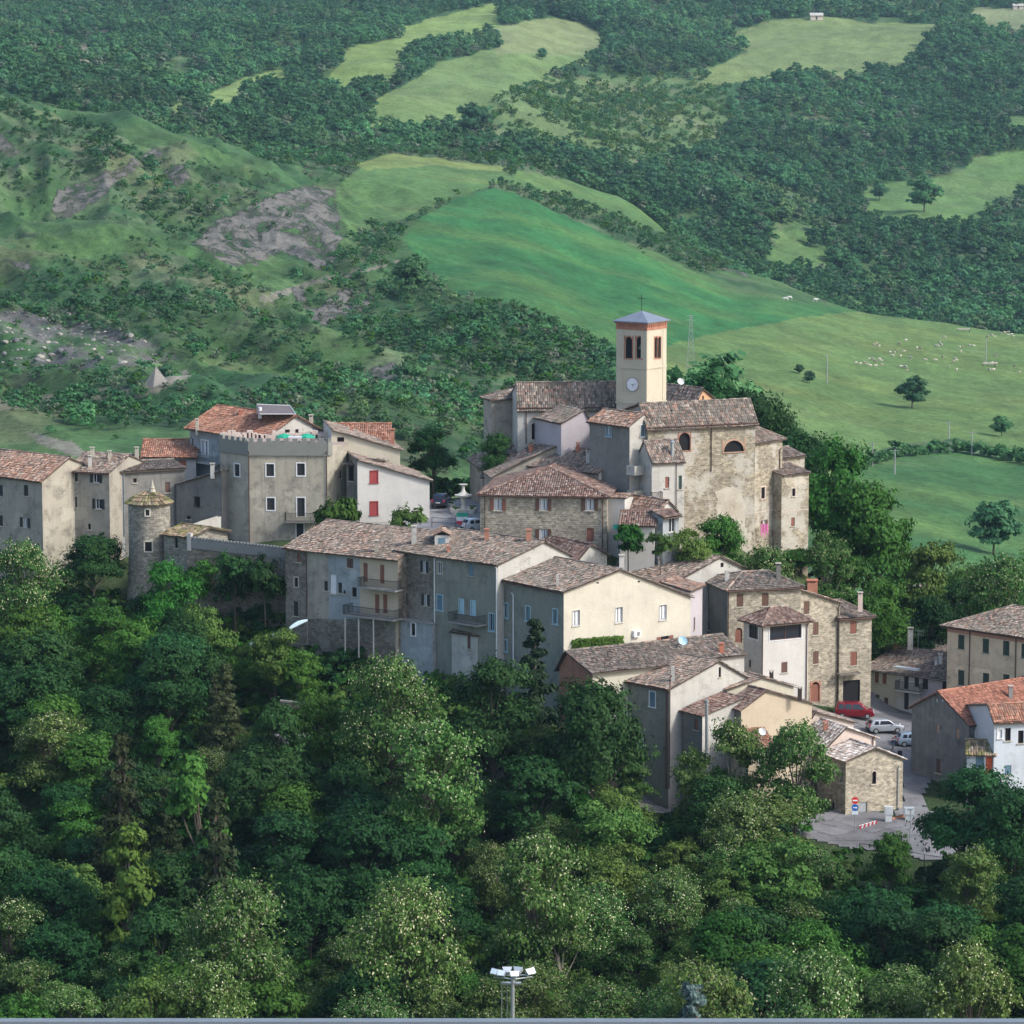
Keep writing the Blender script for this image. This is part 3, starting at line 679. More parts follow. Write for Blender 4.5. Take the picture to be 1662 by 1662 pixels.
    # ---- openings
    def win(s, i, x, y, w=.9, h=1.35, st='glass', sh=None, shc=None, trim=None, fr=None, sill=True, arch=False, name='window', tw=.12, curtain=False, label=None):
        sc, z = s.hit(i, x, y); L = s.fr(i)[3]
        if s.tops[i] is None: s.flat_top()
        sc = min(max(sc, w/2+.12), L-w/2-.12)
        zt = min(s.top(i, sc-w/2), s.top(i, sc+w/2)); z = min(z, zt-h/2-.12)
        if st == 'door' : z = max(z, s.zb+h/2+.02)
        s.wins.append((i, sc-w/2, z-h/2, w, h, st, sh, shc, trim, fr, sill, arch, name, tw, curtain, label)); return s
    def split(s, i, lst): s.splits[i] = lst; return s      # [(photo x where this stretch ends, material)]
    def build(s):
        if s.tops[0] is None: s.flat_top()
        mb = MB(); mats = []
        def mi(m):
            if m not in mats: mats.append(m)
            return mats.index(m)
        for i in range(s.n):
            a, d, nn, L = s.fr(i); base = s.walls.get(i, s.wall)
            segs = []; s0 = 0.0
            for x, m in s.splits.get(i, []):
                e = L if x is None else min(L, s.hit(i, x, 900)[0]); segs.append((s0, e, m)); s0 = e
            if s0 < L-.01: segs.append((s0, L, base))
            for (a0, a1, m) in segs:
                out = [(a0, s.zb-2.0), (a1, s.zb-2.0), (a1, s.top(i, a1))]+[(t[0], t[1]) for t in reversed(s.tops[i]) if a0+.01 < t[0] < a1-.01]+[(a0, s.top(i, a0))]
                holes = []
                for wn in s.wins:
                    if wn[0] != i: continue
                    x0, z0, w, h = wn[1:5]; cx = x0+w/2
                    if not (a0 <= cx < a1): continue
                    if x0 < a0+.02 or x0+w > a1-.02: continue
                    if wn[11]: holes.append([(x0, z0), (x0, z0+h-w/2)]+[(cx-w/2*math.cos(math.pi*k/8), z0+h-w/2+w/2*math.sin(math.pi*k/8)) for k in range(1, 8)]+[(x0+w, z0+h-w/2), (x0+w, z0)])
                    else: holes.append([(x0, z0), (x0, z0+h), (x0+w, z0+h), (x0+w, z0)])
                flat = out+[q for hh in holes for q in hh]
                tri = tessellate_polygon([[Vector((q[0], q[1], 0)) for q in out]]+[[Vector((q[0], q[1], 0)) for q in hh] for hh in holes])
                M = mi(m); ou = i*7.3+s.pts[0].x
                for t in tri:
                    q = [flat[k] for k in t]
                    ar = (q[1][0]-q[0][0])*(q[2][1]-q[0][1])-(q[2][0]-q[0][0])*(q[1][1]-q[0][1])
                    if ar < 0: q = q[::-1]
                    mb.face([s.at(i, k[0], k[1]) for k in q], M, [(k[0]+ou, k[1]) for k in q])
                for hh in holes:
                    for k in range(len(hh)):
                        p0, p1 = hh[k], hh[(k+1) % len(hh)]
                        mb.face([s.at(i, *p0), s.at(i, *p1), s.at(i, *p1, -.24), s.at(i, *p0, -.24)], M, [(p0[0]+ou, p0[1]), (p1[0]+ou, p1[1]), (p1[0]+ou, p1[1]+.2), (p0[0]+ou, p0[1]+.2)])
        s.wallo = mb.build('wall', mats, s.root)
        for wn in s.wins: s._win(*wn)
        return s
    def _bx(s, mb, i, x0, x1, z0, z1, o0, o1, mat=0):
        a, d, nn, L = s.fr(i); p = s.at(i, x0, z0, o0)
        mb.obox(p, Vector((d.x, d.y, 0))*(x1-x0), Vector((nn.x, nn.y, 0))*(o1-o0), (0, 0, z1-z0), mat)
    def _win(s, i, x0, z0, w, h, st, sh, shc, trim, fr, sill, arch, name, tw, curtain, label):
        mb = MB(); fr = fr or (TRIM_W if st == 'glass' else WOODD); f = .06
        x1, z1 = x0+w, z0+h
        if st in ('glass', 'dark', 'half'):
            for a, b, c, d in ((x0, x0+f, z0, z1), (x1-f, x1, z0, z1), (x0+f, x1-f, z0, z0+f)): s._bx(mb, i, a, b, c, d, -.16, -.10)
            if not arch: s._bx(mb, i, x0+f, x1-f, z1-f, z1, -.16, -.10)
            if st != 'dark' : s._bx(mb, i, (x0+x1)/2-.03, (x0+x1)/2+.03, z0+f, z1-f, -.155, -.095)
        else:
            s._bx(mb, i, x0, x1, z0, z1-(w*.25 if arch else 0), -.17, -.10)
        wo = mb.build(name, [fr if st not in ('door', 'closed') else (shc or fr)], s.root)
        if label: wo['label'] = label
        if trim:
            t = MB()
            s._bx(t, i, x0-tw, x0, z0-tw, z1+tw, -.02, .05)
            s._bx(t, i, x1, x1+tw, z0-tw, z1+tw, -.02, .05)
            if not arch: s._bx(t, i, x0, x1, z1, z1+tw, -.02, .052)
            else:
                for k in range(8):
                    a0, a1 = math.pi*k/8, math.pi*(k+1)/8; cx = (x0+x1)/2; zc = z1-w/2; r0, r1 = w/2, w/2+tw
                    pts = [(cx-r*math.cos(a), zc+r*math.sin(a)) for r, a in ((r0, a0), (r0, a1), (r1, a1), (r1, a0))]
                    fp = [s.at(i, *p, .05) for p in pts]; t.face(fp); bp = [s.at(i, *p, -.02) for p in pts]
                    for q in range(4): t.face([bp[q], bp[(q+1) % 4], fp[(q+1) % 4], fp[q]])
            if not sill and st != 'door': s._bx(t, i, x0, x1, z0-tw, z0, -.02, .052)
            to = t.build('surround', trim, wo)
        if st in ('glass', 'dark', 'half'):
            g = MB(); 
            pts = [(x0, z0), (x1, z0), (x1, z1), (x0, z1)] if not arch else [(x0, z0), (x1, z0), (x1, z1-w/2)]+[((x0+x1)/2+w/2*math.cos(math.pi*k/8), z1-w/2+w/2*math.sin(math.pi*k/8)) for k in range(1, 8)]+[(x0, z1-w/2)]
            g.face([s.at(i, *p, -.19) for p in pts]); g.build('pane', BLACKM if st == 'dark' else GLASS, wo)
            if curtain:
                c = MB(); s._bx(c, i, x0+.1, x0+w*.42, z0+.1, z1-.1, -.185, -.175); s._bx(c, i, x1-w*.36, x1-.1, z0+.1, z1-.1, -.185, -.175); c.build('curtain', CURT, wo)
        if sill and st != 'door':
            c = MB(); s._bx(c, i, x0-.14, x1+.14, z0-.09, z0, -.1, .12); c.build('sill', trim or TRIM_S, wo)
        if sh == 'open':
            for a in (x0-w*.5-.03, x1+.03):
                c = MB(); s._bx(c, i, a, a+w*.5, z0, z1, .02, .065)
                for k in range(int(h/.16)): s._bx(c, i, a+.05, a+w*.5-.05, z0+.08+k*.16, z0+.08+k*.16+.05, .065, .08)
                c.build('shutter', shc, wo)
        elif sh == 'closed':
            for a in (x0+.01, (x0+x1)/2+.01):
                c = MB(); s._bx(c, i, a, a+w*.5-.02, z0+.01, z1-.01, -.09, -.05)
                for k in range(int(h/.14)): s._bx(c, i, a+.05, a+w*.5-.07, z0+.06+k*.14, z0+.06+k*.14+.05, -.05, -.035)
                c.build('shutter', shc, wo)
    # ---- trimmings
    def part(s, name, mb, mat, parent=None, label=None):
        o = mb.build(name, mat, parent or s.root)
        if o and label: o['label'] = label
        return o
    def pipe(s, i, x, y0, y1, mat=COPPER, r=.055):
        a = s.hit(i, x, y0, .1); b = s.hit(i, x, y1, .1); mb = MB(); sc = a[0]
        p0, p1 = s.at(i, sc, a[1], .1), s.at(i, sc, max(b[1], s.zb-1), .1); mb.tube(p0, p1, r)
        mb.tube(p0, s.at(i, sc, a[1]+.25, .32), r); s.part('downpipe', mb, mat); return s
    def gutter(s, i, mat=COPPER, oh=.38, dz=-.2):
        L = s.fr(i)[3]; mb = MB(); mb.tube(s.at(i, -.2, s.top(i, 0)+dz, oh), s.at(i, L+.2, s.top(i, L)+dz, oh), .07, n=6); s.part('gutter', mb, mat); return s
    def ledge(s, i, y, h=.12, o=.05, mat=None, x=None):
        L = s.fr(i)[3]; z = s.hit(i, x or (s.mid(i)), y)[1]; mb = MB(); s._bx(mb, i, 0, L, z, z+h, -.05, o); s.part('string_course', mb, mat or TRIM_S); return s
    def mid(s, i):
        a, d, nn, L = s.fr(i); q = a+d*L/2; return proj(q.x, q.y, s.zN)[0]
    def balcony(s, i, xa, xb, y, dep=1.1, rail=1.0, slabm=CONC, railm=IRON, solid=None, th=.14):
        a, z = s.hit(i, xa, y, dep); b, _ = s.hit(i, xb, y, dep); a, b = min(a, b), max(a, b); L = s.fr(i)[3]
        z = s.hit(i, (xa+xb)/2, y, dep)[1]
        mb = MB(); s._bx(mb, i, a, b, z-th, z, -.03, dep); bo = s.part('balcony', mb, slabm)
        r = MB()
        if solid:
            s._bx(r, i, a, b, z, z+rail, dep-.1, dep-.002); s._bx(r, i, a, a+.1, z, z+rail, 0, dep-.1); s._bx(r, i, b-.1, b, z, z+rail, 0, dep-.1); r.build('parapet', solid, bo)
        else:
            s._bx(r, i, a, b, z+rail-.05, z+rail, dep-.08, dep-.03); s._bx(r, i, a, a+.05, z+rail-.05, z+rail, 0, dep-.08); s._bx(r, i, b-.05, b, z+rail-.05, z+rail, 0, dep-.08)
            s._bx(r, i, a, b, z+.08, z+.11, dep-.07, dep-.04)
            k = a
            while k < b: s._bx(r, i, k, k+.025, z, z+rail-.05, dep-.07, dep-.045); k += .13
            for t in np.arange(.1, dep-.1, .14): s._bx(r, i, a+.01, a+.035, z, z+rail-.05, t, t+.025); s._bx(r, i, b-.035, b-.01, z, z+rail-.05, t, t+.025)
            r.build('railing', railm, bo)
        return bo
    def patch(s, i, pix, mat, o=.025, name='plaster_patch', jt=.25, label=None):
        q = [s.hit(i, x, y) for x, y in pix]; out = []
        rr = random.Random(len(pix)*7+int(pix[0][0]))
        for k in range(len(q)):
            (a, b), (c, d) = q[k], q[(k+1) % len(q)]; n = max(1, int(math.hypot(c-a, d-b)/.5))
            for m in range(n): out.append((a+(c-a)*m/n+rr.uniform(-jt, jt), b+(d-b)*m/n+rr.uniform(-jt, jt)))
        L = s.fr(i)[3]; out = [(min(max(a, .02), L-.02), b) for a, b in out]
        tri = tessellate_polygon([[Vector((a, b, 0)) for a, b in out]]); mb = MB()
        for t in tri: 
            pq = [out[k] for k in t]
            if (pq[1][0]-pq[0][0])*(pq[2][1]-pq[0][1])-(pq[2][0]-pq[0][0])*(pq[1][1]-pq[0][1]) < 0: pq = pq[::-1]
            mb.face([s.at(i, *p, o) for p in pq], 0, pq)
        for k in range(len(out)):
            p, r_ = out[k], out[(k+1) % len(out)]; mb.face([s.at(i, *p, 0), s.at(i, *r_, 0), s.at(i, *r_, o), s.at(i, *p, o)])
        return s.part(name, mb, mat, label=label)
    def roofhit(s, x, y):
        cx, cy = (x-831)/FPX, (831-y)/FPX; r = Vector((cx, CP+cy*SP, -SP+cy*CP)).normalized(); best = None; o = Vector((0, 0, CAMZ))
        for pl in s.planes:
            p = [Vector(q) for q in pl]; n = (p[1]-p[0]).cross(p[2]-p[0]).normalized()
            den = r.dot(n)
            if abs(den) < 1e-5: continue
            t = (p[0]-o).dot(n)/den; h = o+r*t
            if inpoly(np.array([h.x]), np.array([h.y]), [(q.x, q.y) for q in p])[0] and (best is None or t < best[0]): best = (t, h)
        if best: return best[1]
        c = (s.ridge[0]+s.ridge[1])/2 if hasattr(s, 'ridge') else s.at(0, 0, s.zN)
        return P(x, y, c.y)
    def chimney(s, x, y, h=1.2, w=.5, mat=None, cap=True, pot=None, label=None):
        p = s.roofhit(x, y); mb = MB(); mat = mat or P_LIGHTGREY
        hh = h+.6; mb.box(p.x, p.y, p.z-.6, w, w, hh, 0)
        if cap:
            for dx in (-1, 1):
                for dy in (-1, 1): mb.box(p.x+dx*w*.36, p.y+dy*w*.36, p.z+h, .09, .09, .2, 0)
            mb.box(p.x, p.y, p.z+h+.2, w+.14, w+.14, .07, 1)
        o = mb.build('chimney', [mat, TERRA if mat in (BRICK, TERRA) else TRIM_S], s.roof)
        if label: o['label'] = label
        return s
    def vent(s, x, y, h=.8, r=.09, mat=GALV):
        p = s.roofhit(x, y); mb = MB(); mb.tube(p-Vector((0, 0, .3)), p+Vector((0, 0, h)), r, n=8); mb.tube(p+Vector((0, 0, h+.03)), p+Vector((0, 0, h+.22)), r*1.8, r*.5, n=8); mb.build('vent_pipe', mat, s.roof); return s
    def aerial(s, x, y, h=2.4, wd=.6):
        p = s.roofhit(x, y); mb = MB(); mb.tube(p-Vector((0, 0, .3)), p+Vector((0, 0, h)), .025, n=5)
        for z in (h-.15, h-.6):
            mb.tube(p+Vector((-wd, .1, z)), p+Vector((wd, -.1, z)), .015, n=4)
            for k in range(6):
                q = p+Vector((-wd+.05+k*wd*.38, .1-.035*k, z)); mb.tube(q+Vector((0, -.22, 0)), q+Vector((0, .22, 0)), .011, n=4)
                mb.tube(q+Vector((0, 0, -.18)), q+Vector((0, 0, .18)), .011, n=4)
        mb.build('tv_aerial', GALV, s.roof); return s
    def dish(s, x, y, r=.42, mat=None):
        p = s.roofhit(x, y)+Vector((0, 0, .7)); mb = MB(); mb.tube(p-Vector((0, 0, .9)), p, .03, n=5)
        ax = Vector((.3, -.8, .5)).normalized(); a = ax.orthogonal().normalized(); b = ax.cross(a)
        for k in range(3):
            r0, r1 = r*k/3, r*(k+1)/3
            for j in range(12):
                t0, t1 = 2*math.pi*j/12, 2*math.pi*(j+1)/12; f = lambda rr, t: p+ax*(.45*rr*rr/r+.05)+(a*math.cos(t)+b*math.sin(t))*rr
                q = [f(r0, t0), f(r1, t0), f(r1, t1), f(r0, t1)]
                mb.face(q[1:] if k == 0 else q)
        mb.tube(p+ax*.05, p+ax*.5, .015, n=4); mb.build('satellite_dish', mat or GUT_W, s.roof); return s
# ------------------------------------------------------------------ the village, from the left
def front_house(name, label, x0, x1, y0, y1, Y0, Y1, depth, zb, wall, **kw):
    """ house whose long wall (face 0) runs from photo column x0 (distance Y0) to x1 (distance Y1) """
    p0, p1 = P(x0, y0, Y0), P(x1, y0, Y1); d = (p1-p0).xy
    yaw = math.degrees(math.atan2(d.y, d.x))
    h = House(name, label, (x0, y0), Y0, yaw, lr=d.length, ll=depth, zb=zb, wall=wall, **kw); h.front = True
    return h
def village():
    # A ---------------------------------------------------------------- far left
    h = House('house', 'grey house at far left edge with bright stained side wall and bleached orange roof', (68, 779), 384, 50, ll=17, lr=9.5, zb=-5, wall=P_GREYBEIGE, walls={0: plaster('bright_stained_plaster', (.40, .37, .30), (.33, .30, .24), (.11, .10, .085), .9, .6)})
    h.gable('v', (112, 742), mat=T_MIX)
    for x, y, w, hh in ((1, 796, .75, 1.25), (42, 796, .75, 1.25), (1, 845, .75, 1.2)): h.win(3, x, y, w, hh, 'closed', shc=SH_BLACK)
    h.win(3, 41, 848, .8, 1.1, 'glass', sh='open', shc=SH_BLACK, curtain=True)
    h.build(); h.gutter(3)
    # B
    h = front_house('house', 'narrow grey plaster house with two columns of dark shuttered windows, left of the round tower', 113, 177, 763, 0, 388, 386, 9, -4, P_GREYBEIGE)
    h.gable('u', (100, 735), mat=T_ROSE, oh=.3, ov=.1)
    h.win(0, 122, 771, .65, 1.15, 'closed', shc=SH_BLACK); h.win(0, 156, 773, .75, 1.15, 'glass', sh='open', shc=SH_BLACK)
    h.win(0, 121, 815, .65, 1.2, 'closed', shc=SH_BLACK); h.win(0, 160, 818, .75, 1.15, 'glass', sh='open', shc=SH_BLACK); h.win(0, 145, 855, .35, .7, 'dark')
    h.build(); h.gutter(0)
    h.chimney(150, 742, .9, .4, TRIM_S); h.chimney(146, 757, 1.0, .35, P_WHITE); h.chimney(178, 745, .7, .35, TRIM_S)
    # behind B: cream gable
    h = House('house', 'low house with a cream gable peeking over the grey roofs at the left', (203, 754), 396, 68, xL=120, lr=4.6*1, zb=0, wall=P_YELL)
    h = h
    h.root.location = h.root.location
    h.gable('v', (222, 738), mat=T_ROSE, oh=.25); h.build(); h.chimney(222, 740, .8, .4, TRIM_S)
    # C
    h = front_house('house', 'long dark weathered house under a drooping old tile roof behind the round tower', 177, 300, 766, 0, 388, 392, 8, -4, P_DARK)
    h.gable('u', (150, 752), mat=T_GREY, oh=.4, ov=.15)
    h.split(0, [(203, P_BLUEGREY)])
    h.win(0, 188, 778, .45, 1.1, 'closed', shc=SH_BROWN); h.win(0, 272, 791, .6, 1.2, 'closed', shc=SH_BROWN); h.win(0, 219, 780, .4, .5, 'dark')
    h.build(); h.pipe(0, 201, 770, 870, GALV); h.chimney(181, 756, 1.0, .4, P_WHITE)
    # D
    h = front_house('house', 'dark sheltered house with a slanting eave between round tower and crenellated block', 286, 360, 785, 0, 391, 387.5, 7, -1, P_DARK)
    p = h
    h.gable('v', (360, 764), mat=T_ROSE, oh=.1, ov=.3)
    h.win(0, 320, 814, .75, 1.1, 'dark', fr=WOODD, trim=WOODD, tw=.05); h.win(0, 306, 840, .5, .4, 'dark'); h.build(); h.chimney(345, 768, .9, .45, P_WHITE)
    # E small red roof
    h = front_house('house', 'small pale blue and white house with low orange roof left of the large orange roof', 230, 318, 740, 0, 406, 406, 8, 2, P_WHITEBLUE)
    h.split(0, [(280, P_WHITEBLUE), (None, P_WHITE)]); h.gable('u', (262, 713), mat=T_RED, oh=.5); h.win(0, 296, 752, .9, .7, 'closed', shc=TERRA); h.build()
    # F big red roof
    h = House('house', 'large house with a broad orange tiled roof and grey gable behind the crenellated terrace', (432, 708), 398, 42, xL=308, xR=553, zb=3, wall=P_LIGHTGREY, walls={3: P_BLUEGREY})
    h.gable('v', (479, 674), mat=T_RED, oh=.7, ov=.35, yfar=714)
    h.win(3, 333, 728, 1.3, 1.9, 'glass', fr=TRIM_W, curtain=True, trim=TRIM_W); h.win(0, 466, 700, .8, .4, 'dark'); h.win(0, 482, 700, .5, .5, 'dark')
    h.build(); h.balcony(3, 306, 350, 751, 1.2, 1.0, railm=GALV); h.pipe(3, 312, 712, 760, COPPER)
    h.chimney(320, 698, 1.1, .35, TRIM_S); h.chimney(505, 689, .9, .45, TRIM_S); h.chimney(391, 672, .3, .5, TERRA)
    # roof rack behind the ridge
    r = empty('pergola', tuple(P(447, 672, 404)), 'skeletal sloping canopy frame standing on the ridge of the large orange roof', 'canopy')
    mb = MB(); c = P(417, 656, 405); d = P(470, 658, 405); e = P(480, 672, 400); f_ = P(421, 672, 400)
    for a, b in ((c, d), (d, e), (c, c-Vector((0, 0, 1.6))), (d, d-Vector((0, 0, 1.6))), (f_, e)): mb.tube(a, b, .05, n=5)
    mb.build('frame', GUT_W, r); mb = MB(); th = Vector((0, 0, -.05)); mb.face([c+th, f_+th, e+th, d+th]); mb.face([c+th*2, d+th*2, e+th*2, f_+th*2]); mb.build('panel', plain('dull_panel', (.14, .12, .12)), r)
    mb = MB(); mb.tube(P(422, 668, 402)-Vector((0, 0, .8)), P(422, 661, 402), .2, n=10); mb.build('flue', GUT_W, r)
    # G cream wall house
    h = House('house', 'cream house with an orange roof and brick chimney right of the crenellated terrace', (538, 697), 392, 9, ll=9, xR=649, zb=3, wall=P_YELL, walls={3: P_WHITE})
    h.gable('v', (538.2, 697), yfar=729, mat=T_ROSE, oh=.35, ov=.3)
    h.win(0, 553, 716, .8, .9, 'dark'); h.build(); h.balcony(0, 546, 562, 740, 1.0, 1.0, railm=COPPER)
    h.chimney(637, 722, 1.6, .45, BRICK); h.chimney(622, 716, .3, .35, TERRA); h.chimney(571, 700, .3, .3, TERRA)
    h = front_house('house', 'low block with a plain orange roof behind the cream house', 530, 631, 716, 0, 399, 399, 8, 3, P_PINK)
    h.gable('u', (515, 687), mat=T_RED, oh=.3); h.build()
    # H white wall with two red windows
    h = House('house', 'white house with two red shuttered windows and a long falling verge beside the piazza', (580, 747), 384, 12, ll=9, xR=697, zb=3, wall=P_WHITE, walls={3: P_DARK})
    h.gable('v', (580.2, 746), yfar=779, mat=T_ROSE, oh=.3, ov=.3)
    h.win(0, 607, 774, .85, 1.35, 'half', sh='closed', shc=SH_RED, trim=SH_RED, tw=.07); h.win(0, 607, 825, .85, 1.5, 'half', sh='closed', shc=SH_RED, trim=SH_RED, tw=.07)
    h.build(); h.ledge(0, 848, .06, .02, P_GREYBEIGE)
    h = front_house('house', 'narrow dark passage bay between crenellated block and white house', 562, 581, 752, 0, 387, 386, 5, 3, P_DARK)
    h.gable('u', (561, 744), mat=T_GREY, oh=.5); h.win(0, 570, 768, .8, 1.8, 'dark'); h.build()
    # castle block
    h = House('castle', 'tall beige block crowned with battlements, green parasols on its terrace roof', None, None, 0, pts=[(357, 722, 389.5), (403, 722, 386), (531, 722, 385.5), (563, 722, 390), (560, 722, 402), (357, 722, 402)], zb=1.5, wall=P_CASTLE, cat='castle')
    h.flat_top()
    for x, y, i, k in ((385, 763, 0, 0), (438.5, 763, 1, 0), (488.5, 762, 1, 0), (439.5, 818, 1, 0)):
        h.win(i, x, y, .88, 1.38, 'closed', shc=SH_BLACK, trim=TRIM_W, sill=False)
    h.win(1, 488.5, 823, .88, 2.1, 'door', shc=SH_BLACK, trim=TRIM_W, sill=False); h.win(1, 487, 862, .8, 1.7, 'door', shc=SH_BLACK, trim=TRIM_W, sill=False, name='door')
    h.win(2, 553, 770, .5, .9, 'dark')
    h.build(); h.balcony(1, 462, 512, 847, 1.2, 1.0, slabm=P_DARK)
    h.pipe(1, 403.5, 736, 880); h.pipe(1, 530, 736, 860)
    for i in (0, 1, 2):      # oversailing battlement band
        a, d, nn, L = h.fr(i); e = L if i < 2 else 1.0
        zb, zt = h.hit(1, 450, 738)[1], h.hit(1, 450, 717.5)[1]
        mb = MB(); h._bx(mb, i, -.02, e+.02, zb, zt, -.25, .12+.01*i)
        n = max(2, int(e/.95)); p = e/n
        for k in range(n): h._bx(mb, i, k*p+.05, k*p+p*.62, zt, zt+.42, -.22, .118+.01*i)
        h.part('battlement', mb, plain('battlement_render', (.20, .205, .185), .9))
        mb = MB(); h._bx(mb, i, 0, e, zb-.1, zb, -.02, .17); h.part('string_course', mb, P_DARK)
    mb = MB(); zt = h.hit(1, 450, 728)[1]
    q = [Vector((p.x, p.y, zt)) for p in h.pts]; mb.face(q); h.part('terrace', mb, T_ROSE if False else plain('terrace_floor', (.34, .27, .23)))
    mb = MB()
    for k in range(26):      # rough planters and clutter behind the parapet
        xx = 366+k*6.6; pp = P(xx, 712+rng.uniform(-2, 2), 396); mb.box(pp.x, pp.y, zt, rng.uniform(.3, .9), .5, rng.uniform(.3, .9))
    h.part('planter', mb, P_PINK)
    # back parapet wall with old roofs
    mb = MB(); a_, b_ = P(372, 709, 399), P(500, 712, 399); h2 = front_house('house', 'low pinkish stone wall house closing the back of the crenellated terrace', 366, 432, 712, 0, 397, 397, 1.2, 3, S_GREY); h2.build()
    for k, x in enumerate((461, 498)):
        c = P(x, 708, 392); r = empty('parasol', (c.x, c.y, zt), ['left green parasol open on the crenellated terrace', 'right green parasol open on the crenellated terrace'][k], 'parasol', 'parasols on the crenellated terrace')
        mb = MB(); mb.tube((c.x, c.y, zt), (c.x, c.y, c.z+.25), .03); mb.build('pole', GUT_W, r)
        mb = MB(); mb.lathe([(1.0, -.12), (.95, .0), (.5, .2), (.001, .36)], 8, tuple(c)); mb.lathe([(.98, -.14), (.001, .3)], 8, tuple(c)); mb.build('canopy', plain('green_canvas', (.02, .30, .19)), r)
    c = P(479, 712, 391); r = empty('gazebo', (c.x, c.y, zt), 'small pale gazebo between the two green parasols on the terrace', 'gazebo')
    mb = MB(); mb.box(c.x, c.y, c.z+.1, 1.5, 1.2, .14); mb.build('roof', plain('pale_canvas', (.5, .52, .55)), r); mb = MB()
    for dx in (-.7, .7):
        for dy in (-.5, .5): mb.tube((c.x+dx, c.y+dy, zt), (c.x+dx, c.y+dy, c.z+.12), .04)
    mb.build('post', GUT_W, r)
    # round tower
    c = P(242, 815, 377); r = empty('round_tower', (c.x, c.y, -6), 'round stone tower with a mossy conical tile roof and finial', 'tower')
    zt = c.z; rad = 2.3; mb = MB(); mb.lathe([(rad*1.12, -12-zt), (rad*1.22, -7-zt), (rad*1.03, zat(915, 375)-zt), (rad, zat(905, 375)-zt), (rad, 0)], 40, tuple(c)); mb.build('wall', S_GREY, r, smooth=True)
    mb = MB()
    prof = [(rad+.42, -.05), (rad*.75, .62), (rad*.32, 1.05), (.3, 1.12)]
    for k in range(3):
        (r0, z0), (r1, z1) = prof[k], prof[k+1]; n = 36
        for j in range(n):
            t0, t1 = 2*math.pi*j/n, 2*math.pi*(j+1)/n; m = max(1, int(math.hypot(r0-r1, z1-z0)/.4))
            for q in range(m):
                fa, fb = q/m, (q+1)/m; b = len(mb.v); jz = rng.uniform(-.02, .03)
                R0, R1 = r0+(r1-r0)*fa, r0+(r1-r0)*fb; Z0, Z1 = z0+(z1-z0)*fa+.05, z0+(z1-z0)*fb; tm = (t0+t1)/2
                pt = lambda rr, zz, t: (c.x+rr*math.cos(t), c.y+rr*math.sin(t), c.z+zz+jz)
                mb.face([pt(R0, Z0, t0), pt(R0*1.01, Z0+.07, tm), pt(R1, Z1+.05, tm), pt(R1, Z1, t0)]); mb.face([pt(R0*1.01, Z0+.07, tm), pt(R0, Z0, t1), pt(R1, Z1, t1), pt(R1, Z1+.05, tm)])
                mb.rnd[(b, len(mb.v))] = rng.random(3)
    mb.lathe([(.001, -.06), (rad+.40, -.06), (rad+.42, -.02)], 36, tuple(c), 1); mb.lathe([(rad+.42, -.03), (rad*.75, .6), (rad*.32, 1.02), (.001, 1.1)], 36, tuple(c), 1)
    ro = mb.build('roof', [T_MOSS, EAVE], r)
    f = MB(); f.lathe([(.42, 1.0), (.36, 1.35), (.28, 1.5), (.32, 1.6), (.22, 1.75), (.1, 2.3), (.001, 2.6)], 10, (c.x+.35, c.y, c.z)); f.build('finial', MATS[('w', 'castle_plaster')] , ro)
    for x, y, w, hh in ((239.5, 832, .4, .65), (241, 887, .75, 1.05)):
        p = P(x, y, 377-rad+.02); wb = MB(); wb.box(p.x, p.y+.15, p.z-hh/2, w, .4, hh); wo = wb.build('window', BLACKM, r)
        tb = MB()
        for q in ((-w/2-.07, .14, hh+.24, -hh/2-.12), (w/2+.07, .14, hh+.24, -hh/2-.12)): tb.box(p.x+q[0], p.y+.13, p.z+q[3], q[1], .46, q[2])
        tb.box(p.x, p.y+.11, p.z-hh/2-.13, w, .5, .13); tb.box(p.x, p.y+.11, p.z+hh/2, w, .5, .14); tb.build('surround', plain('pale_stone_trim', (.50, .47, .40)), wo)
        if hh > 1:
            gb = MB()
            for k in range(3): gb.tube((p.x-w/2+w*(k+1)/4, p.y-.06, p.z-hh/2), (p.x-w/2+w*(k+1)/4, p.y-.06, p.z+hh/2), .02, n=4)
            gb.build('grille', IRON, wo)
    # gate house between tower and curtain wall
    h = front_house('outbuilding', 'low stone outbuilding with a sloping tile roof between round tower and crenellated wall', 266, 305, 866, 0, 374, 371.5, 6, -4, S_GREY)
    h.gable('u', (290, 850), mat=T_MOSS, oh=.3, ov=.5); h.win(0, 286, 880, .45, 1.3, 'dark'); h.build()
    h = front_house('wall', 'rising rendered garden wall between outbuilding and the crenellated block', 290, 359, 862, 0, 379, 384, .5, -1, P_LIGHTGREY, cat='wall')
    L = h.lr; h.tops = [[(0, h.zN), (L*.6, zat(846, 382)), (L, zat(838, 384))], [(0, zat(838, 384)), (.5, zat(838, 384))], [(0, zat(838, 384)), (L*.4, zat(846, 382)), (L, h.zN)], [(0, h.zN), (.5, h.zN)]]; h.build()
    # curtain wall
    h = front_house('crenellated_wall', 'long low crenellated retaining wall right of the round tower', 303, 464, 880, 0, 371, 366.5, 1.0, -6, S_DARK, cat='wall')
    L = h.lr; z1 = zat(898, 366.5); h.tops = [[(0, h.zN), (L, z1)], [(0, z1), (1, z1)], [(0, z1), (L, h.zN)], [(0, h.zN), (1, h.zN)]]; h.build()
    mb = MB(); a = h.at(0, 0, h.zN-.6, .08); b = h.at(0, L, z1-.6, .08); nn = Vector((*h.fr(0)[2], 0))
    mb.obox(a, b-a, -nn*.35, (0, 0, .95)); n = 30
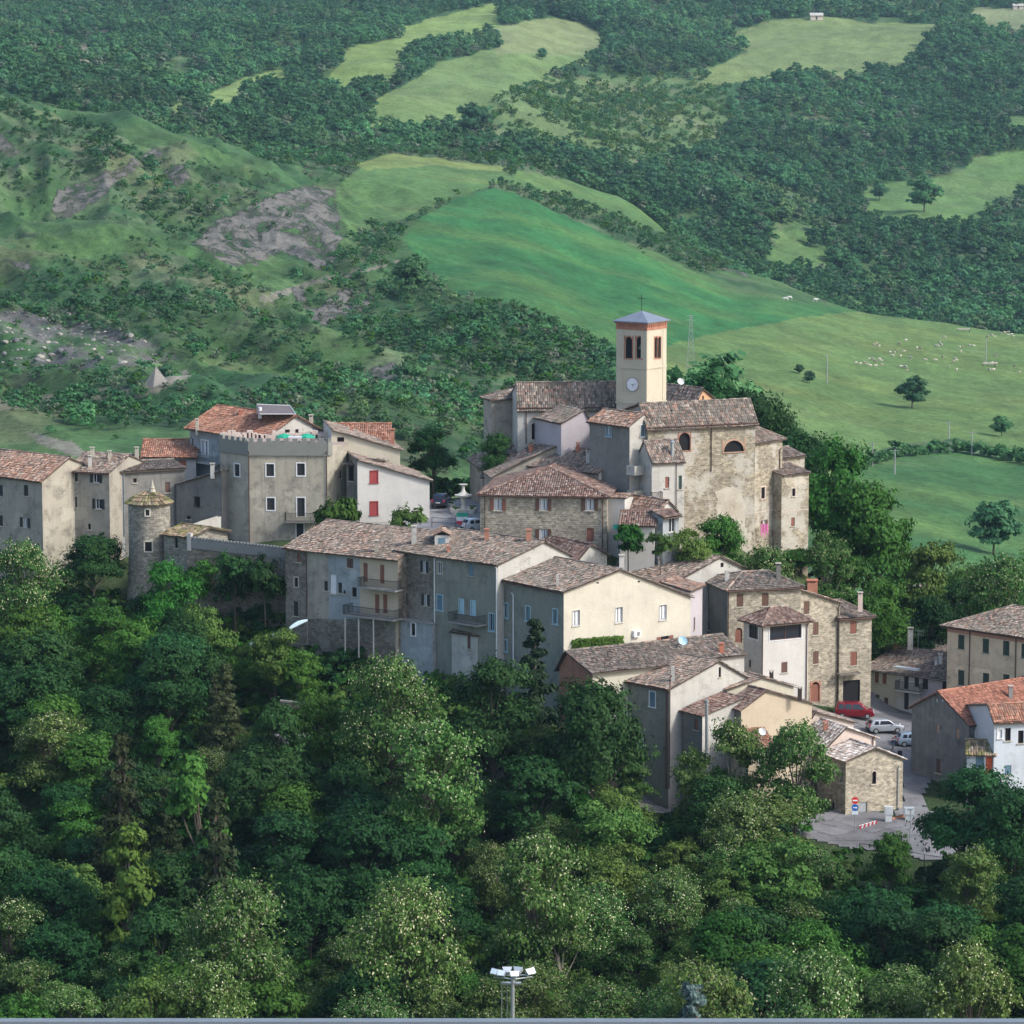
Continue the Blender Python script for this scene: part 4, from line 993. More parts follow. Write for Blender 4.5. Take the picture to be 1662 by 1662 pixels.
    for k in range(n): p = a+(b-a)*(k/n)+Vector((0, 0, .949)); mb.obox(p+nn*-.003, (b-a)*(.55/n), -nn*.34, (0, 0, .32))
    h.part('battlement', mb, plain('parapet_render', (.17, .18, .18), .9)); mb = MB(); p = h.at(0, .1, h.zN-.9, .1); mb.obox(p, Vector((*h.fr(0)[1], 0))*.45, -nn*.5, (0, 0, 1.9)); h.part('pier', mb, CONC)
    # ---------------------------------------------------------------- lower row
    h = House('house', 'long stone row house with orange balconied bay, at the left end of the lower row', (646, 905), 354.5, 42, xL=463, lr=7.5, zb=-9, wall=S_DARK)
    a_ = h
    # long wall follows a gentler line
    o = P(646, 905, 354.5); q = P(463, 893, 363); d = (q-o).xy; yw = math.degrees(math.atan2(-d.x, d.y))
    bpy.data.objects.remove(h.root)
    h = House('house', 'long stone row house with orange balconied bay, at the left end of the lower row', (646, 907), 354.5, yw, ll=d.length, lr=8.5, zb=-9, wall=S_DARK)
    h.split(3, [(497, S_DARK), (533, P_GREYBEIGE), (584, P_BLUEGREY), (None, P_PEACH)])
    h.gable('v', (712, 862), mat=T_ROSE, oh=.45, ov=.1)
    h.win(3, 485, 905, .45, 1.0, 'closed', shc=SH_ROSE); h.win(3, 481, 945, .5, 1.0, 'dark', trim=TRIM_S); h.win(3, 480, 988, .6, 1.6, 'closed', shc=SH_BLACK)
    h.win(3, 529, 951, .5, 1.05, 'closed', shc=SH_BLACK); h.win(3, 541, 948, .8, 2.1, 'closed', shc=TRIM_W); h.win(3, 552, 954, .5, 1.1, 'closed', shc=SH_BLACK); h.win(3, 568, 914, .85, 1.0, 'glass', sh='closed', shc=SH_BROWN)
    h.win(3, 559, 961, .3, .4, 'dark'); h.win(3, 575, 961, .6, 1.0, 'dark')
    h.win(3, 593, 929, .6, 2.0, 'door', shc=SH_ROSE); h.win(3, 620, 932, .6, 2.0, 'door', shc=SH_ROSE)
    h.win(3, 612, 980, .6, 2.0, 'door', shc=SH_ROSE); h.win(3, 625, 980, .6, 2.0, 'door', shc=SH_ROSE)
    h.build(); h.gutter(3)
    h.balcony(3, 580, 641, 956, 1.3, 1.0, slabm=P_CONC, railm=IRON); bo = h.balcony(3, 556, 638, 1002, 1.8, 1.0, slabm=P_CONC, railm=IRON)
    h.patch(3, [(500, 1004), (642, 1006), (642, 1090), (500, 1080)], S_DARK, .03, name='stone_base', jt=.05)
    mb = MB()
    for x in (560, 582, 606):
        s_, z_ = h.hit(3, x, 1003, 1.7); mb.tube(h.at(3, s_, z_, 1.7), h.at(3, s_, z_-4.2, 1.7), .09)
    h.part('post', mb, CONC); h.pipe(3, 497, 900, 1000, COPPER)
    h.chimney(672, 886, 1.9, .5, P_LIGHTGREY); h.chimney(611, 896, 1.0, .4, P_GREYBEIGE)
    # dormer and stone + green house
    h = House('house', 'half stone, half grey-green tall house with a dormer, middle of the lower row', (808, 915), 346.5, 46, xL=644, xR=925, zb=-12, wall=P_GREEN, walls={0: P_LIGHTGREY})
    h.split(3, [(703, S_DARK), (None, P_GREEN)])
    h.gable('v', (882, 878), mat=T_GREY, oh=.45, ov=.25, yfar=900)
    for x, y in ((689, 920), (655, 971), (691, 974)): h.win(3, x, y, .55, 1.2, 'glass', sh='open', shc=SH_BLACK, curtain=True)
    h.win(3, 654, 918, .5, .9, 'closed', shc=SH_BLUE); h.win(3, 672, 1016, .5, 1.3, 'dark')
    h.win(3, 714, 922, .65, 1.2, 'glass', trim=TRIM_S); h.win(3, 764, 925, .65, 1.2, 'half', sh='closed', shc=SH_BLUE)
    h.win(3, 714, 978, .8, 1.6, 'half', fr=FR_BLUE, trim=FR_BLUE, sh='closed', shc=SH_BLUE, tw=.08); h.win(3, 749, 984, .6, 1.4, 'half', fr=FR_BLUE, trim=FR_BLUE, sh='closed', shc=FR_BLUE, tw=.08); h.win(3, 768, 987, .6, 1.5, 'half', trim=FR_BLUE, sh='closed', shc=FR_BLUE, tw=.08)
    h.win(3, 798, 1010, .7, 1.8, 'glass', fr=FR_BLUE, trim=FR_BLUE, tw=.08)
    h.build(); h.gutter(3); h.balcony(3, 727, 774, 1012, 1.4, .95, slabm=P_CONC)
    h.pipe(3, 705, 905, 1010, GUT_W, .07); h.pipe(3, 806, 923, 1080, GUT_W, .08)
    h.chimney(790, 876, .9, .45, BRICK); h.chimney(858, 877, .9, .5, BRICK); h.chimney(728, 896, .35, .3, TERRA)
    p = h.roofhit(720, 877); mb = MB(); mb.obox(p+Vector((-.9, -1.2, -1.0)), (1.5, 0, 0), (0, 2.6, 0), (0, 0, 1.7)); h3 = mb.build('dormer', P_WHITE, h.roof)
    mb = MB(); q = p+Vector((-1.05, -1.4, .7)); pl1 = [q, q+Vector((0, 3, 0)), q+Vector((.9, 3, .5)), q+Vector((.9, 0, .5))]; pl2 = [q+Vector((1.8, 3, 0)), q+Vector((1.8, 0, 0)), q+Vector((.9, 0, .5)), q+Vector((.9, 3, .5))]
    for pl in (pl1, pl2): slab(mb, pl, .08); tiles_on(mb, pl)
    mb.build('dormer_roof', [T_MIX, EAVE], h.roof)
    mb = MB(); mb.box(p.x-.15, p.y-1.22, p.z-.5, .7, .06, .95); mb.build('dormer_window', SH_BLUE, h.roof)
    # annex under balcony
    h = front_house('annex', 'low whitewashed annex with a single tile lean-to roof under the small balcony', 733, 775, 1024, 0, 350.6, 348.4, 3, -12, P_LIGHTGREY)
    h.gable('u', (746, 1017), mat=T_GREY, oh=.3); h.win(0, 761, 1042, .45, 1.4, 'closed', shc=SH_BROWN); h.build()
    h = front_house('annex', 'small blue-rendered lean-to at the foot of the black shuttered stone house', 642, 702, 1006, 0, 355.2, 352.3, 3, -11, P_BLUEGREY)
    h.flat_top(); h.win(0, 671, 1020, .5, 1.3, 'dark', trim=TRIM_W); h.build(); mb = MB(); h._bx(mb, 0, -.1, h.lr+.1, h.zN, h.zN+.12, -2, .15); h.roof = h.part('roof', mb, P_CONC)
    # cream gable house
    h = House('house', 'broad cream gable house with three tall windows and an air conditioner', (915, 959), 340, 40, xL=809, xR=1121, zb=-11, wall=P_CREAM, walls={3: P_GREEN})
    h.gable('v', (1006, 923), mat=T_GREY, oh=.35, ov=.3, yfar=967)
    for x, y in ((935, 1003), (1004.5, 998), (1076, 994)): h.win(0, x, y, .95, 1.55, 'glass', fr=TRIM_W, curtain=True, trim=P_WHITE, tw=.05)
    h.win(0, 1079, 1041, 1.1, 1.1, 'dark', sh='open', shc=SH_ROSE, trim=None)
    for x, y in ((970, 946), (1037, 944)): h.win(0, x, y, .35, .18, 'dark', sill=False)
    h.win(3, 821, 991, .65, 1.5, 'glass', fr=FR_BLUE, trim=FR_BLUE, tw=.09); h.win(3, 857, 996, .65, 1.5, 'glass', fr=FR_BLUE, trim=FR_BLUE, tw=.09); h.win(3, 901, 1001, .65, 1.5, 'glass', fr=FR_BLUE, trim=FR_BLUE, tw=.09); h.win(3, 820, 1048, .6, 1.2, 'glass', fr=FR_BLUE, trim=FR_BLUE, tw=.09)
    h.build(); h.gutter(3); h.pipe(3, 833, 966, 1090, GUT_W, .07); h.chimney(1009, 920, 1.0, .5, P_WHITE); h.chimney(905, 952, 1.2, .3, P_LIGHTGREY, cap=False)
    s_, z_ = h.hit(0, 1031, 1028); mb = MB(); h._bx(mb, 0, s_-.45, s_+.45, z_-.32, z_+.32, .02, .4); ac = h.part('air_conditioner', mb, plain('white_enamel', (.75, .76, .75), .4)); mb = MB()
    a_ = h.at(0, s_+.08, z_, .41); nn = Vector((*h.fr(0)[2], 0)); mb.tube(a_-nn*.01, a_+nn*.01, .25, n=14); mb.build('fan_grille', plain('grey_grille', (.2, .2, .2)), ac)
    # narrow pink house behind right of cream
    h = front_house('house', 'narrow pinkish wall squeezed between the cream gable and the stone house', 1118, 1140, 958, 0, 352, 356, 6, -8, P_LILAC)
    h.gable('u', (1110, 945), mat=T_MIX); h.win(0, 1127, 1012, .5, 1.3, 'closed', shc=SH_BROWN); h.build()
    # large roofs behind cream gable
    h = House('house', 'wide low house with one black hole in its pale gable, behind the cream gable', (1085, 949), 362, 40, ll=15, xR=1236, zb=-4, wall=P_LIGHTGREY)
    h.gable('v', (1168, 903), mat=T_ROSE, oh=.35, ov=.25, yfar=935); h.win(0, 1172, 917, .45, .5, 'dark', sill=False)
    h.build(); h.chimney(1046, 897, .9, .45, P_WHITE); h.chimney(1086, 912, .9, .35, P_BLUEGREY); h.chimney(1010, 917, .7, .4, P_WHITE); h.aerial(1136, 905, 2.2); h.chimney(1070, 918, .6, .25, P_LIGHTGREY)
    for q in (((1085, 945), (1140, 921)),):
        mb = MB(); a_ = h.roofhit(*q[0])+Vector((0, 0, .08)); b_ = h.roofhit(*q[1])+Vector((0, 0, .08)); mb.obox(a_, b_-a_, (.25, 0, 0), (0, 0, .35)); mb.build('fire_wall', plain('dark_red_paint', (.20, .06, .055)), h.roof)
    h = House('house', 'small dark red roof between grey gable and stone house front', (940, 905), 366, 35, ll=8, xR=985, zb=-3, wall=P_LIGHTGREY)
    h.gable('v', (958, 883), mat=T_BURNT, yfar=899); h.build()
    # ---------------------------------------------------------------- mid: stone house with brown shutters
    h = front_house('house', 'broad sandy stone house with brown shutters under a hipped tile roof below the belfry', 779, 985, 801, 0, 374, 372, 13, 1, S_TAN)
    h.hip((zat(757, 380)-h.zN), 'u', inset=6.6, mat=T_ROSE, inset2=6.6) if False else h.hip(zat(755, 380)-h.zN, 'v', inset=5.2, mat=T_BURNT)
    h.win(0, 808, 819, .85, 1.3, 'glass', sh='open', shc=SH_RED if False else SH_ROSE, curtain=True); h.win(0, 882, 819, .85, 1.3, 'glass', sh='open', shc=SH_BROWN, curtain=True); h.win(0, 957, 819, .9, 1.3, 'glass', sh='open', shc=SH_BROWN, curtain=True)
    h.win(0, 882, 868, .85, 1.3, 'glass', sh='open', shc=SH_BROWN, curtain=True); h.win(0, 958, 868, .8, 1.5, 'door', shc=SH_ROSE)
    h.build(); h.gutter(0); h.pipe(0, 787, 806, 880); h.pipe(0, 978, 806, 890); h.ledge(0, 852, .05, .02)
    # roofs behind the stone house
    h = House('house', 'long house with a sagging grey-pink roof behind the brown shuttered stone house', (800, 772), 386, 10, ll=16, xR=935, zb=3, wall=P_GREYBEIGE)
    h.gable('v', (905, 722), mat=T_ROSE, oh=.3, yfar=745); h.build(); h.chimney(861, 735, .7, .4, TERRA); h.chimney(878, 741, .5, .4, WOODD); h.chimney(903, 757, .9, .3, P_WHITE)
    h = House('house', 'terraced house with rosy tiles and a bright white end wall left of the balcony house', (972, 765), 380, 48, ll=13, xR=1004, zb=3, wall=P_GREYBEIGE, walls={0: P_WHITE})
    h.gable('v', (1004, 735), mat=T_ROSE, oh=.4); h.build(); h.chimney(938, 733, .8, .35, TERRA); h.chimney(954, 751, 1.1, .4, P_WHITE); h.chimney(990, 747, .5, .3, BRICK); h.vent(992, 744)
    h = front_house('house', 'small old house with faded pink tiles just under the dark blue clutter', 905, 985, 752, 0, 390, 388, 9, 3, P_PINK)
    h.gable('u', (880, 712), mat=T_ROSE, oh=.3); h.build()
    h = front_house('house', 'low tiled house stepping down at the left below the church apse', 783, 850, 772, 0, 392, 390, 10, 3, P_GREYBEIGE); h.gable('u', (765, 722), mat=T_GREY, oh=.3); h.build()
    # KK balcony house
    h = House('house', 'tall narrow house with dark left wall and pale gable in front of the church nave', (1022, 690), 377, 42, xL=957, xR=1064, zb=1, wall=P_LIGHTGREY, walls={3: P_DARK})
    h.gable('v', (1045, 671), mat=T_MIX, oh=.35, ov=.12)
    h.win(3, 988, 699, .75, 1.3, 'glass', fr=FR_BLUE, trim=FR_BLUE, tw=.06, curtain=True); h.win(0, 1043, 699, .6, 1.3, 'closed', shc=SH_BLUE, trim=TRIM_W, tw=.05)
    h.win(0, 1050, 742, 1.3, 1.3, 'dark', sill=False); h.win(0, 1046, 785, .5, 1.0, 'glass')
    h.build(); h.gutter(3); h.balcony(0, 1030, 1066, 768, 1.3, .9, solid=P_LIGHTGREY); h.balcony(0, 1030, 1064, 808, 1.2, .9, solid=P_YELL)
    # LL
    h = front_house('house', 'plain beige house with a falling tile roof left of the tall church wall', 1058, 1111, 749, 0, 375.0, 376.5, 4, 0, P_LIGHTGREY)
    h.gable('u', (1070, 716), mat=T_ROSE, oh=.25, ov=.1); h.win(0, 1083, 783, .5, 1.2, 'closed', shc=SH_ROSE); h.win(0, 1104, 783, .4, 1.5, 'closed', shc=SH_GREEN); h.build(); h.pipe(0, 1098, 752, 860, COPPER, .04)
    h.vent(1091, 740, 1.5, .2); h.balcony(0, 1060, 1076, 812, .8, .9)
    # MM sheds
    h = House('shed', 'low shed with rust-coloured jumbled tiles below the balconies', (1068, 832), 371, 40, xL=1010, xR=1098, zb=0, wall=P_WHITE)
    h.gable('v', (1083, 812), mat=T_MIX, oh=.25); h.build()
    h = front_house('shed', 'flat brown tiled lean-to beside the green awning', 1007, 1062, 850, 0, 368.5, 368, 4, 0, P_WHITE)
    h.gable('u', (1000, 828), mat=T_BURNT, oh=.3); h.build()
    h = front_house('porch', 'tiny glazed porch with a dark red roof at the foot of the church wall', 1076, 1102, 838, 0, 368, 369.5, 3, -2, P_BLUEGREY)
    h.gable('u', (1074, 829), mat=T_BURNT, oh=.5); h.win(0, 1091, 852, .9, 1.6, 'glass'); h.build()
    h = front_house('shed', 'little white box-shaped outhouse right of the brown shuttered stone house', 986, 1014, 806, 0, 373.5, 372.8, 3, 0, P_WHITE); h.gable('u', (984, 801), mat=T_MIX, oh=.15); h.build()
    # ---------------------------------------------------------------- church
    h = House('church', 'tall church of patchy stone with an arched niche and lunette window', (1052, 691), 378, 22, ll=11, xR=1226, zb=-2, wall=S_CHURCH, cat='church')
    h.gable('u', (1040, 655), mat=T_GREY, oh=.4, ov=.3)
    h.win(0, 1111, 717, 1.4, 2.0, 'dark', arch=True, sill=False, trim=BRICK, tw=.1); h.win(0, 1191, 724, 2.5, 1.3, 'dark', arch=True, trim=plain('pinkish_brick', (.42, .27, .19), .9), tw=.18)
    h.build(); h.gutter(0); h.pipe(0, 1155, 690, 765)
    WP = plaster('flaking_lime_plaster', (.50, .47, .40), (.38, .33, .25), (.27, .23, .16), .8, .4)
    h.patch(0, [(1162, 800), (1175, 785), (1200, 790), (1212, 830), (1215, 890), (1190, 880), (1168, 850)], WP, name='plaster_patch', jt=.4)
    h.patch(0, [(1180, 860), (1215, 860), (1220, 930), (1196, 925)], WP, .035, name='plaster_patch', jt=.4)
    h = front_house('church_wing', 'right wing of the church with a steep hipped roof and framed window', 1225, 1270, 717, 0, 385, 389, 8, -3, S_CHURCH, cat='church wing')
    h.gable('u', (1205, 683), mat=T_ROSE, oh=.35, ov=.15) if False else h.hip(zat(683, 390)-h.zN, 'v', inset=3.5, mat=T_ROSE)
    h.win(0, 1238, 800, .7, 1.3, 'dark', trim=P_PINK, tw=.14); h.win(0, 1240, 852, .6, 1.1, 'glass', sh='open', shc=SH_BROWN, curtain=True); h.build(); h.pipe(0, 1266, 730, 870); h.ledge(0, 829, .08, .03, P_PINK)
    h = front_house('house', 'lowest stepped stone house right of the church with two stacked small roofs', 1269, 1313, 770, 0, 386.5, 389, 7, -4, S_CHURCH)
    h.gable('u', (1262, 755), mat=T_ROSE, oh=.3, ov=.12); h.win(0, 1288, 799, .5, .9, 'dark', trim=P_PINK, tw=.1); h.win(0, 1287, 847, .55, 1.0, 'closed', shc=SH_ROSE); h.build(); h.ledge(0, 829, .08, .03, P_PINK); h.patch(0, [(1272, 775), (1310, 775), (1308, 787), (1285, 789), (1274, 785)], WP, .03)
    h = front_house('house', 'small upper stone storey set back above the stepped house right of the church', 1269, 1306, 742, 0, 392, 394, 6, 0, S_CHURCH); h.gable('u', (1262, 728), mat=T_ROSE, oh=.3, ov=.12); h.build()
    h = House('church_annex', 'long church annex with a hipped grey roof and narrow arched window, left of the belfry', (840, 659), 392, 5, ll=10, xR=1010, zb=3, wall=P_LIGHTGREY, cat='church annex')
    h.gable('u', (838, 621), mat=T_GREY, oh=.35, ov=.1); h.win(0, 867, 700, .6, 1.9, 'dark', arch=True, trim=P_PINK, tw=.1); h.win(0, 884, 703, .5, 1.8, 'closed', shc=TRIM_W, arch=True); h.build(); h.gutter(0); h.pipe(0, 854, 664, 720)
    h = House('church_apse', 'stained plaster end block of the church annex, at the far left of the church', (798, 646), 398, 20, xL=785, xR=845, zb=2, wall=P_GREYBEIGE, cat='church apse'); h.hip(zat(622, 403)-h.zN, 'u', inset=4.2, mat=T_GREY, inset2=0.4); h.build()
    h = House('house', 'small lilac-grey gable wedged between church annex and the tall narrow house', (911, 686), 386, 25, ll=8, xR=960, zb=3, wall=P_LILAC); h.gable('v', (948, 664), mat=T_GREY, yfar=690, oh=.25); h.build()
    h = House('house', 'orange gabled house behind the church right of the belfry', (1128, 655), 399, 40, ll=9, xR=1168, zb=4, wall=P_ORANGE); h.gable('v', (1140, 630), mat=T_ROSE, oh=.3, yfar=654); h.win(0, 1141, 648, .3, .8, 'closed', shc=SH_BROWN); h.build(); h.dish(1104, 630)
    # belfry
    h = House('bell_tower', 'square ochre bell tower with brick belfry arches, white clock and pyramid roof', (1050, 523), 388, 56, xL=1001, xR=1081.5, zb=4, wall=P_TOWER, cat='bell tower')
    h.flat_top()
    for x in (1020.5, 1038.5): h.win(3, x, 564, .95, 2.45, 'dark', arch=True, sill=False, trim=BRICK, tw=.13, name='belfry_opening')
    for x in (1064.5, 1070): h.win(0, x, 564, .62, 2.4, 'dark', arch=True, sill=False, trim=BRICK, tw=.1, name='belfry_opening')
    h.build()
    for i in (0, 3, 1, 2):
        L = h.fr(i)[3]; zt = h.zN; mb = MB(); e = .0 if i in (0, 2) else -.06
        h._bx(mb, i, e-.001*i, L-e, zt-.95, zt-.02, -.05, .06+.002*i); h._bx(mb, i, -.16+.003*i, L+.16-.003*i, zt-.30, zt-.021, -.05, .18+.003*i)
        for k in range(11): h._bx(mb, i, k*L/11+.03, k*L/11+.2, zt-.58, zt-.3, .02, .16)
        h.part('brick_cornice', mb, BRICK); mb = MB(); zs = h.hit(3, 1025, 597)[1]; h._bx(mb, i, -.05, L+.05, zs-.1, zs+.05, -.04, .09+.002*i); zs = h.hit(3, 1025, 654)[1]; h._bx(mb, i, -.06, L+.06, zs-.1, zs+.08, -.04, .1+.002*i); h.part('string_course', mb, P_TOWER)
        mb = MB()
        for a0, a1 in ((0.0, .75), (L-.75, L)): h._bx(mb, i, a0, a1, h.hit(3, 1025, 652)[1], zt-.98, -.02, .045+.002*i)
        h.part('pilaster', mb, P_TOWER)
    E = [Vector((p.x, p.y, h.zN)) for p in h.pts]; c = sum(E, Vector())/4; ap = c+Vector((0, 0, zat(505, 390)-h.zN)); mb = MB(); E = [c+(q-c)*1.17 for q in E]
    for k in range(4): mb.face([E[k], E[(k+1) % 4], ap]); mb.face([E[(k+1) % 4]-Vector((0, 0, .12)), E[k]-Vector((0, 0, .12)), c]); mb.face([E[k]-Vector((0, 0, .12)), E[(k+1) % 4]-Vector((0, 0, .12)), E[(k+1) % 4], E[k]])
    h.roof = h.part('roof', mb, T_SLATE); mb = MB(); mb.tube(ap-Vector((0, 0, .1)), ap+Vector((0, 0, 1.8)), .04); mb.tube(ap+Vector((-.42, .2, 1.35)), ap+Vector((.42, -.2, 1.35)), .035); mb.build('cross', IRON, h.roof)
    s_, z_ = h.hit(3, 1027, 624); a_ = h.at(3, s_, z_, 0); nn = Vector((*h.fr(3)[2], 0)); dd = Vector((*h.fr(3)[1], 0)); up = Vector((0, 0, 1))
    mb = MB(); mb.tube(a_, a_+nn*.1, .84, n=32); ck = h.part('clock', mb, plain('clock_rim', (.28, .26, .26))); mb = MB(); mb.tube(a_+nn*.05, a_+nn*.13, .72, n=32); mb.build('dial', plain('clock_face', (.74, .74, .76), .5, 0, .02), ck)
    mb = MB()
    for k in range(12):
        an = k*math.pi/6; q = a_+nn*.13+dd*math.sin(an)*.58+up*math.cos(an)*.58; mb.obox(q-dd*.03-up*.03, dd*.06, up*.06, nn*.02)
    for an, l, w in ((R(78), .52, .05), (R(148), .34, .07)):
        t = dd*math.sin(an)+up*math.cos(an); n2 = nn.cross(t); mb.obox(a_+nn*.15-n2*w/2-t*.08, t*(l+.08), n2*w, nn*.02)
    mb.build('hands', plain('clock_hands', (.12, .14, .25)), ck)
    s_, z_ = h.hit(3, 1039, 565); a_ = h.at(3, s_, z_, -.32+.1); mb = MB(); mb.lathe([(.3, -.35), (.26, -.25), (.17, .05), (.08, .18), (.001, .22)], 12, tuple(a_+up*.2)); h.part('bell', mb, plain('bronze_bell', (.10, .14, .10), .5, .6))
    # ---------------------------------------------------------------- right centre
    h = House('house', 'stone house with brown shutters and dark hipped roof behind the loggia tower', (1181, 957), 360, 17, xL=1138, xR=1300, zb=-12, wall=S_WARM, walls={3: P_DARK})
    h.hip(zat(930, 364)-h.zN, 'u', inset=3.2, mat=T_GREY, inset2=2.2); h.win(0, 1201, 974, .75, 1.4, 'half', sh='closed', shc=SH_BROWN, trim=None); h.win(0, 1242, 973, .75, 1.4, 'half', sh='closed', shc=SH_BROWN)
    h.win(0, 1199, 1031, .8, 1.6, 'door', shc=SH_ROSE, arch=True); h.win(3, 1150, 1015, .5, 1.0, 'dark')
    h.build(); h.gutter(0); h.pipe(0, 1182.5, 962, 1040); h.chimney(1180, 942, .8, .45, P_WHITE); h.chimney(1263, 937, 1.3, .5, P_DARK)
    h = front_house('house', 'four-storey stone house front with falling verge and arched red door, left of the dark passage', 1296, 1364, 957, 0, 365.5, 368.5, 10, -13.8, S_WARM)
    h.gable('v', (1296.2, 956), yfar=977, mat=T_MIX, oh=.3, ov=.3)
    for x, y in ((1309, 986), (1324, 1020), (1324, 1067)): h.win(0, x, y, .75, 1.4, 'half', sh='closed', shc=SH_BROWN)
    h.win(0, 1323, 1123, 1.15, 2.2, 'door', shc=SH_ROSE, arch=True, sill=False, trim=BRICK, tw=.12, name='door'); h.build(); h.pipe(0, 1361, 985, 1140); h.chimney(1318, 958, .9, 1.1, BRICK)
    h = front_house('house', 'stone house on a beam above the dark vaulted passage, white chimney on its roof', 1363, 1415, 1003, 0, 368, 369.5, 8, -13.8, S_WARM)
    h.hip(zat(977, 371)-h.zN, 'u', inset=1.0, mat=T_GREY, inset2=1.8); h.win(0, 1385, 1018, .8, 1.4, 'half', sh='closed', shc=SH_ROSE); h.win(0, 1385.5, 1069, .8, 1.5, 'half', sh='closed', shc=SH_ROSE)
    h.win(0, 1382, 1126, 2.1, 3.0, 'dark', fr=WOODD, sill=False, name='passage'); h.build(); h.gutter(0); h.chimney(1396, 984, 1.3, .5, P_PINK)
    h.balcony(0, 1363, 1398, 1094, 1.0, .06, slabm=S_DARK, solid=S_DARK)
    # loggia tower
    h = House('house', 'white rendered house with a glazed top loggia and red hipped roof', (1239, 1012), 351.5, 28, xL=1207, xR=1312, zb=-13, wall=P_WHITE, walls={3: P_LIGHTGREY})
    h.hip(zat(989, 353)-h.zN, 'u', inset=2.0, mat=T_BURNT, oh=.5, inset2=1.7)
    h.win(0, 1275, 1026, 3.9, 1.5, 'half', fr=SH_BROWN, sill=False, trim=TRIM_W, tw=.08, name='loggia_opening'); h.win(3, 1223, 1025, 1.9, 1.5, 'half', fr=SH_BROWN, sill=False, trim=TRIM_W, tw=.08, name='loggia_opening')
    h.win(0, 1273, 1083, .75, 1.1, 'half', sh='closed', shc=SH_BROWN); h.win(3, 1217, 1077, .45, .8, 'dark'); h.build(); h.gutter(0); h.pipe(3, 1238, 1015, 1100); h.pipe(0, 1310, 1015, 1140)
    # U long low roof
    h = House('barn', 'long low barn with a mossy grey roof and brick-red gable under the cream house', (962, 1089), 333.5, 30, xL=908, xR=1100, zb=-15, wall=P_YELL, walls={3: BRICK}, cat='barn')
    h.gable('u', (921, 1056), mat=T_GREY, oh=.5, ov=.35, yfar=1080); h.build()
    h = front_house('house', 'flat grey tiled roof running on to the loggia house', 1088, 1208, 1075, 0, 341, 346, 8, -12, P_LIGHTGREY); h.gable('u', (1078, 1043), mat=T_GREY, oh=.3); h.build(); h.chimney(1171, 1060, .8, .45, TERRA); h.dish(1107, 1052, .5, FR_BLUE)
    # V tall grey gable
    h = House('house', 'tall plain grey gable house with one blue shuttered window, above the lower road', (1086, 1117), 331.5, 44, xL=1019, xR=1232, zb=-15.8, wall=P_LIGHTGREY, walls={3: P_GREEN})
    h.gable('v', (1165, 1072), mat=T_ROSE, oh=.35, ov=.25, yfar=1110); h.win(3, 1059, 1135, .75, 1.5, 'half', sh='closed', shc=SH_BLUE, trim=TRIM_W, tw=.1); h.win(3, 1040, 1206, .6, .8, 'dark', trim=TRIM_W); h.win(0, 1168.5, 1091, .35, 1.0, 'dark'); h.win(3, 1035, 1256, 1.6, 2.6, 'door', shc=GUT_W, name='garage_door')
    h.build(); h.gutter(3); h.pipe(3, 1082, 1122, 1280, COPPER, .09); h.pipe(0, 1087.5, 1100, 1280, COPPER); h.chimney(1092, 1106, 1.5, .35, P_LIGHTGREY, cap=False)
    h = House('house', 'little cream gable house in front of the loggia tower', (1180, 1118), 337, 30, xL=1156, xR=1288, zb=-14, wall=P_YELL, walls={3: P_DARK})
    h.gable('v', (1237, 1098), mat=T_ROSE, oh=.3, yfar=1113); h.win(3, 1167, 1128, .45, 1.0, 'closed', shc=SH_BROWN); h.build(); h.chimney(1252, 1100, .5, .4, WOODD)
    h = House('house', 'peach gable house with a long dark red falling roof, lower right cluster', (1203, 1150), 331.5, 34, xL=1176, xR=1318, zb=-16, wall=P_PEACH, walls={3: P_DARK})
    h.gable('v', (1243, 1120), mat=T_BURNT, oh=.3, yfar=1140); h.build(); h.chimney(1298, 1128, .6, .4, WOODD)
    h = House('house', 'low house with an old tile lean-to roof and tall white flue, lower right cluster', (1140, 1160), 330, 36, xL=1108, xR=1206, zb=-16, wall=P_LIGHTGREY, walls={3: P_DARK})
    h.gable('v', (1205, 1132), mat=T_BURNT, oh=.3); h.win(3, 1130, 1176, .6, 1.1, 'closed', shc=SH_ROSE); h.build()
    p = P(1147, 1250, 328.8); mb = MB(); mb.tube(p, P(1147, 1140, 328.8), .16, n=10); mb.tube(P(1147, 1140, 328.8), P(1147, 1136, 328.8), .22, n=10); h.part('flue', mb, GALV)
    h = House('house', 'pink gable house with patched grey roof, between peach gable and white tile roof', (1307, 1181), 341, 26, xL=1232, xR=1386, zb=-16.5, wall=P_PINK, walls={3: P_WHITEBLUE})
    h.gable('v', (1343, 1157), mat=T_MIX, oh=.3, yfar=1178) if False else h.gable('v', (1322, 1155), mat=T_ROSE, oh=.35, yfar=1171); h.win(3, 1253, 1185, .4, .8, 'glass', fr=FR_BLUE); h.build()
    h = House('house', 'low pink house with bleached white tiles and small brick chimney next to the car park', (1345, 1208), 336, 26, xL=1306, xR=1421, zb=-17, wall=P_PINK, walls={3: P_GREYBEIGE})
    h.gable('v', (1372, 1180), mat=T_PALE, oh=.35, yfar=1196); h.build(); h.chimney(1340, 1186, .7, .45, BRICK); h.pipe(0, 1417, 1198, 1220)
    h = House('house', 'small stone house with bleached tiles and one arched window beside the road signs', (1373, 1233), 331.5, 27, xL=1327, xR=1466, zb=-17.3, wall=S_WARM, walls={3: S_GREY})
    h.gable('v', (1420, 1213), mat=T_PALE, oh=.35, ov=.25, yfar=1230); h.win(0, 1418.5, 1262, .5, 1.3, 'dark', arch=True, trim=P_PINK, tw=.06); h.win(0, 1401, 1313, .9, 1.4, 'closed', shc=P_BLUEGREY, sill=False, name='noticeboard')
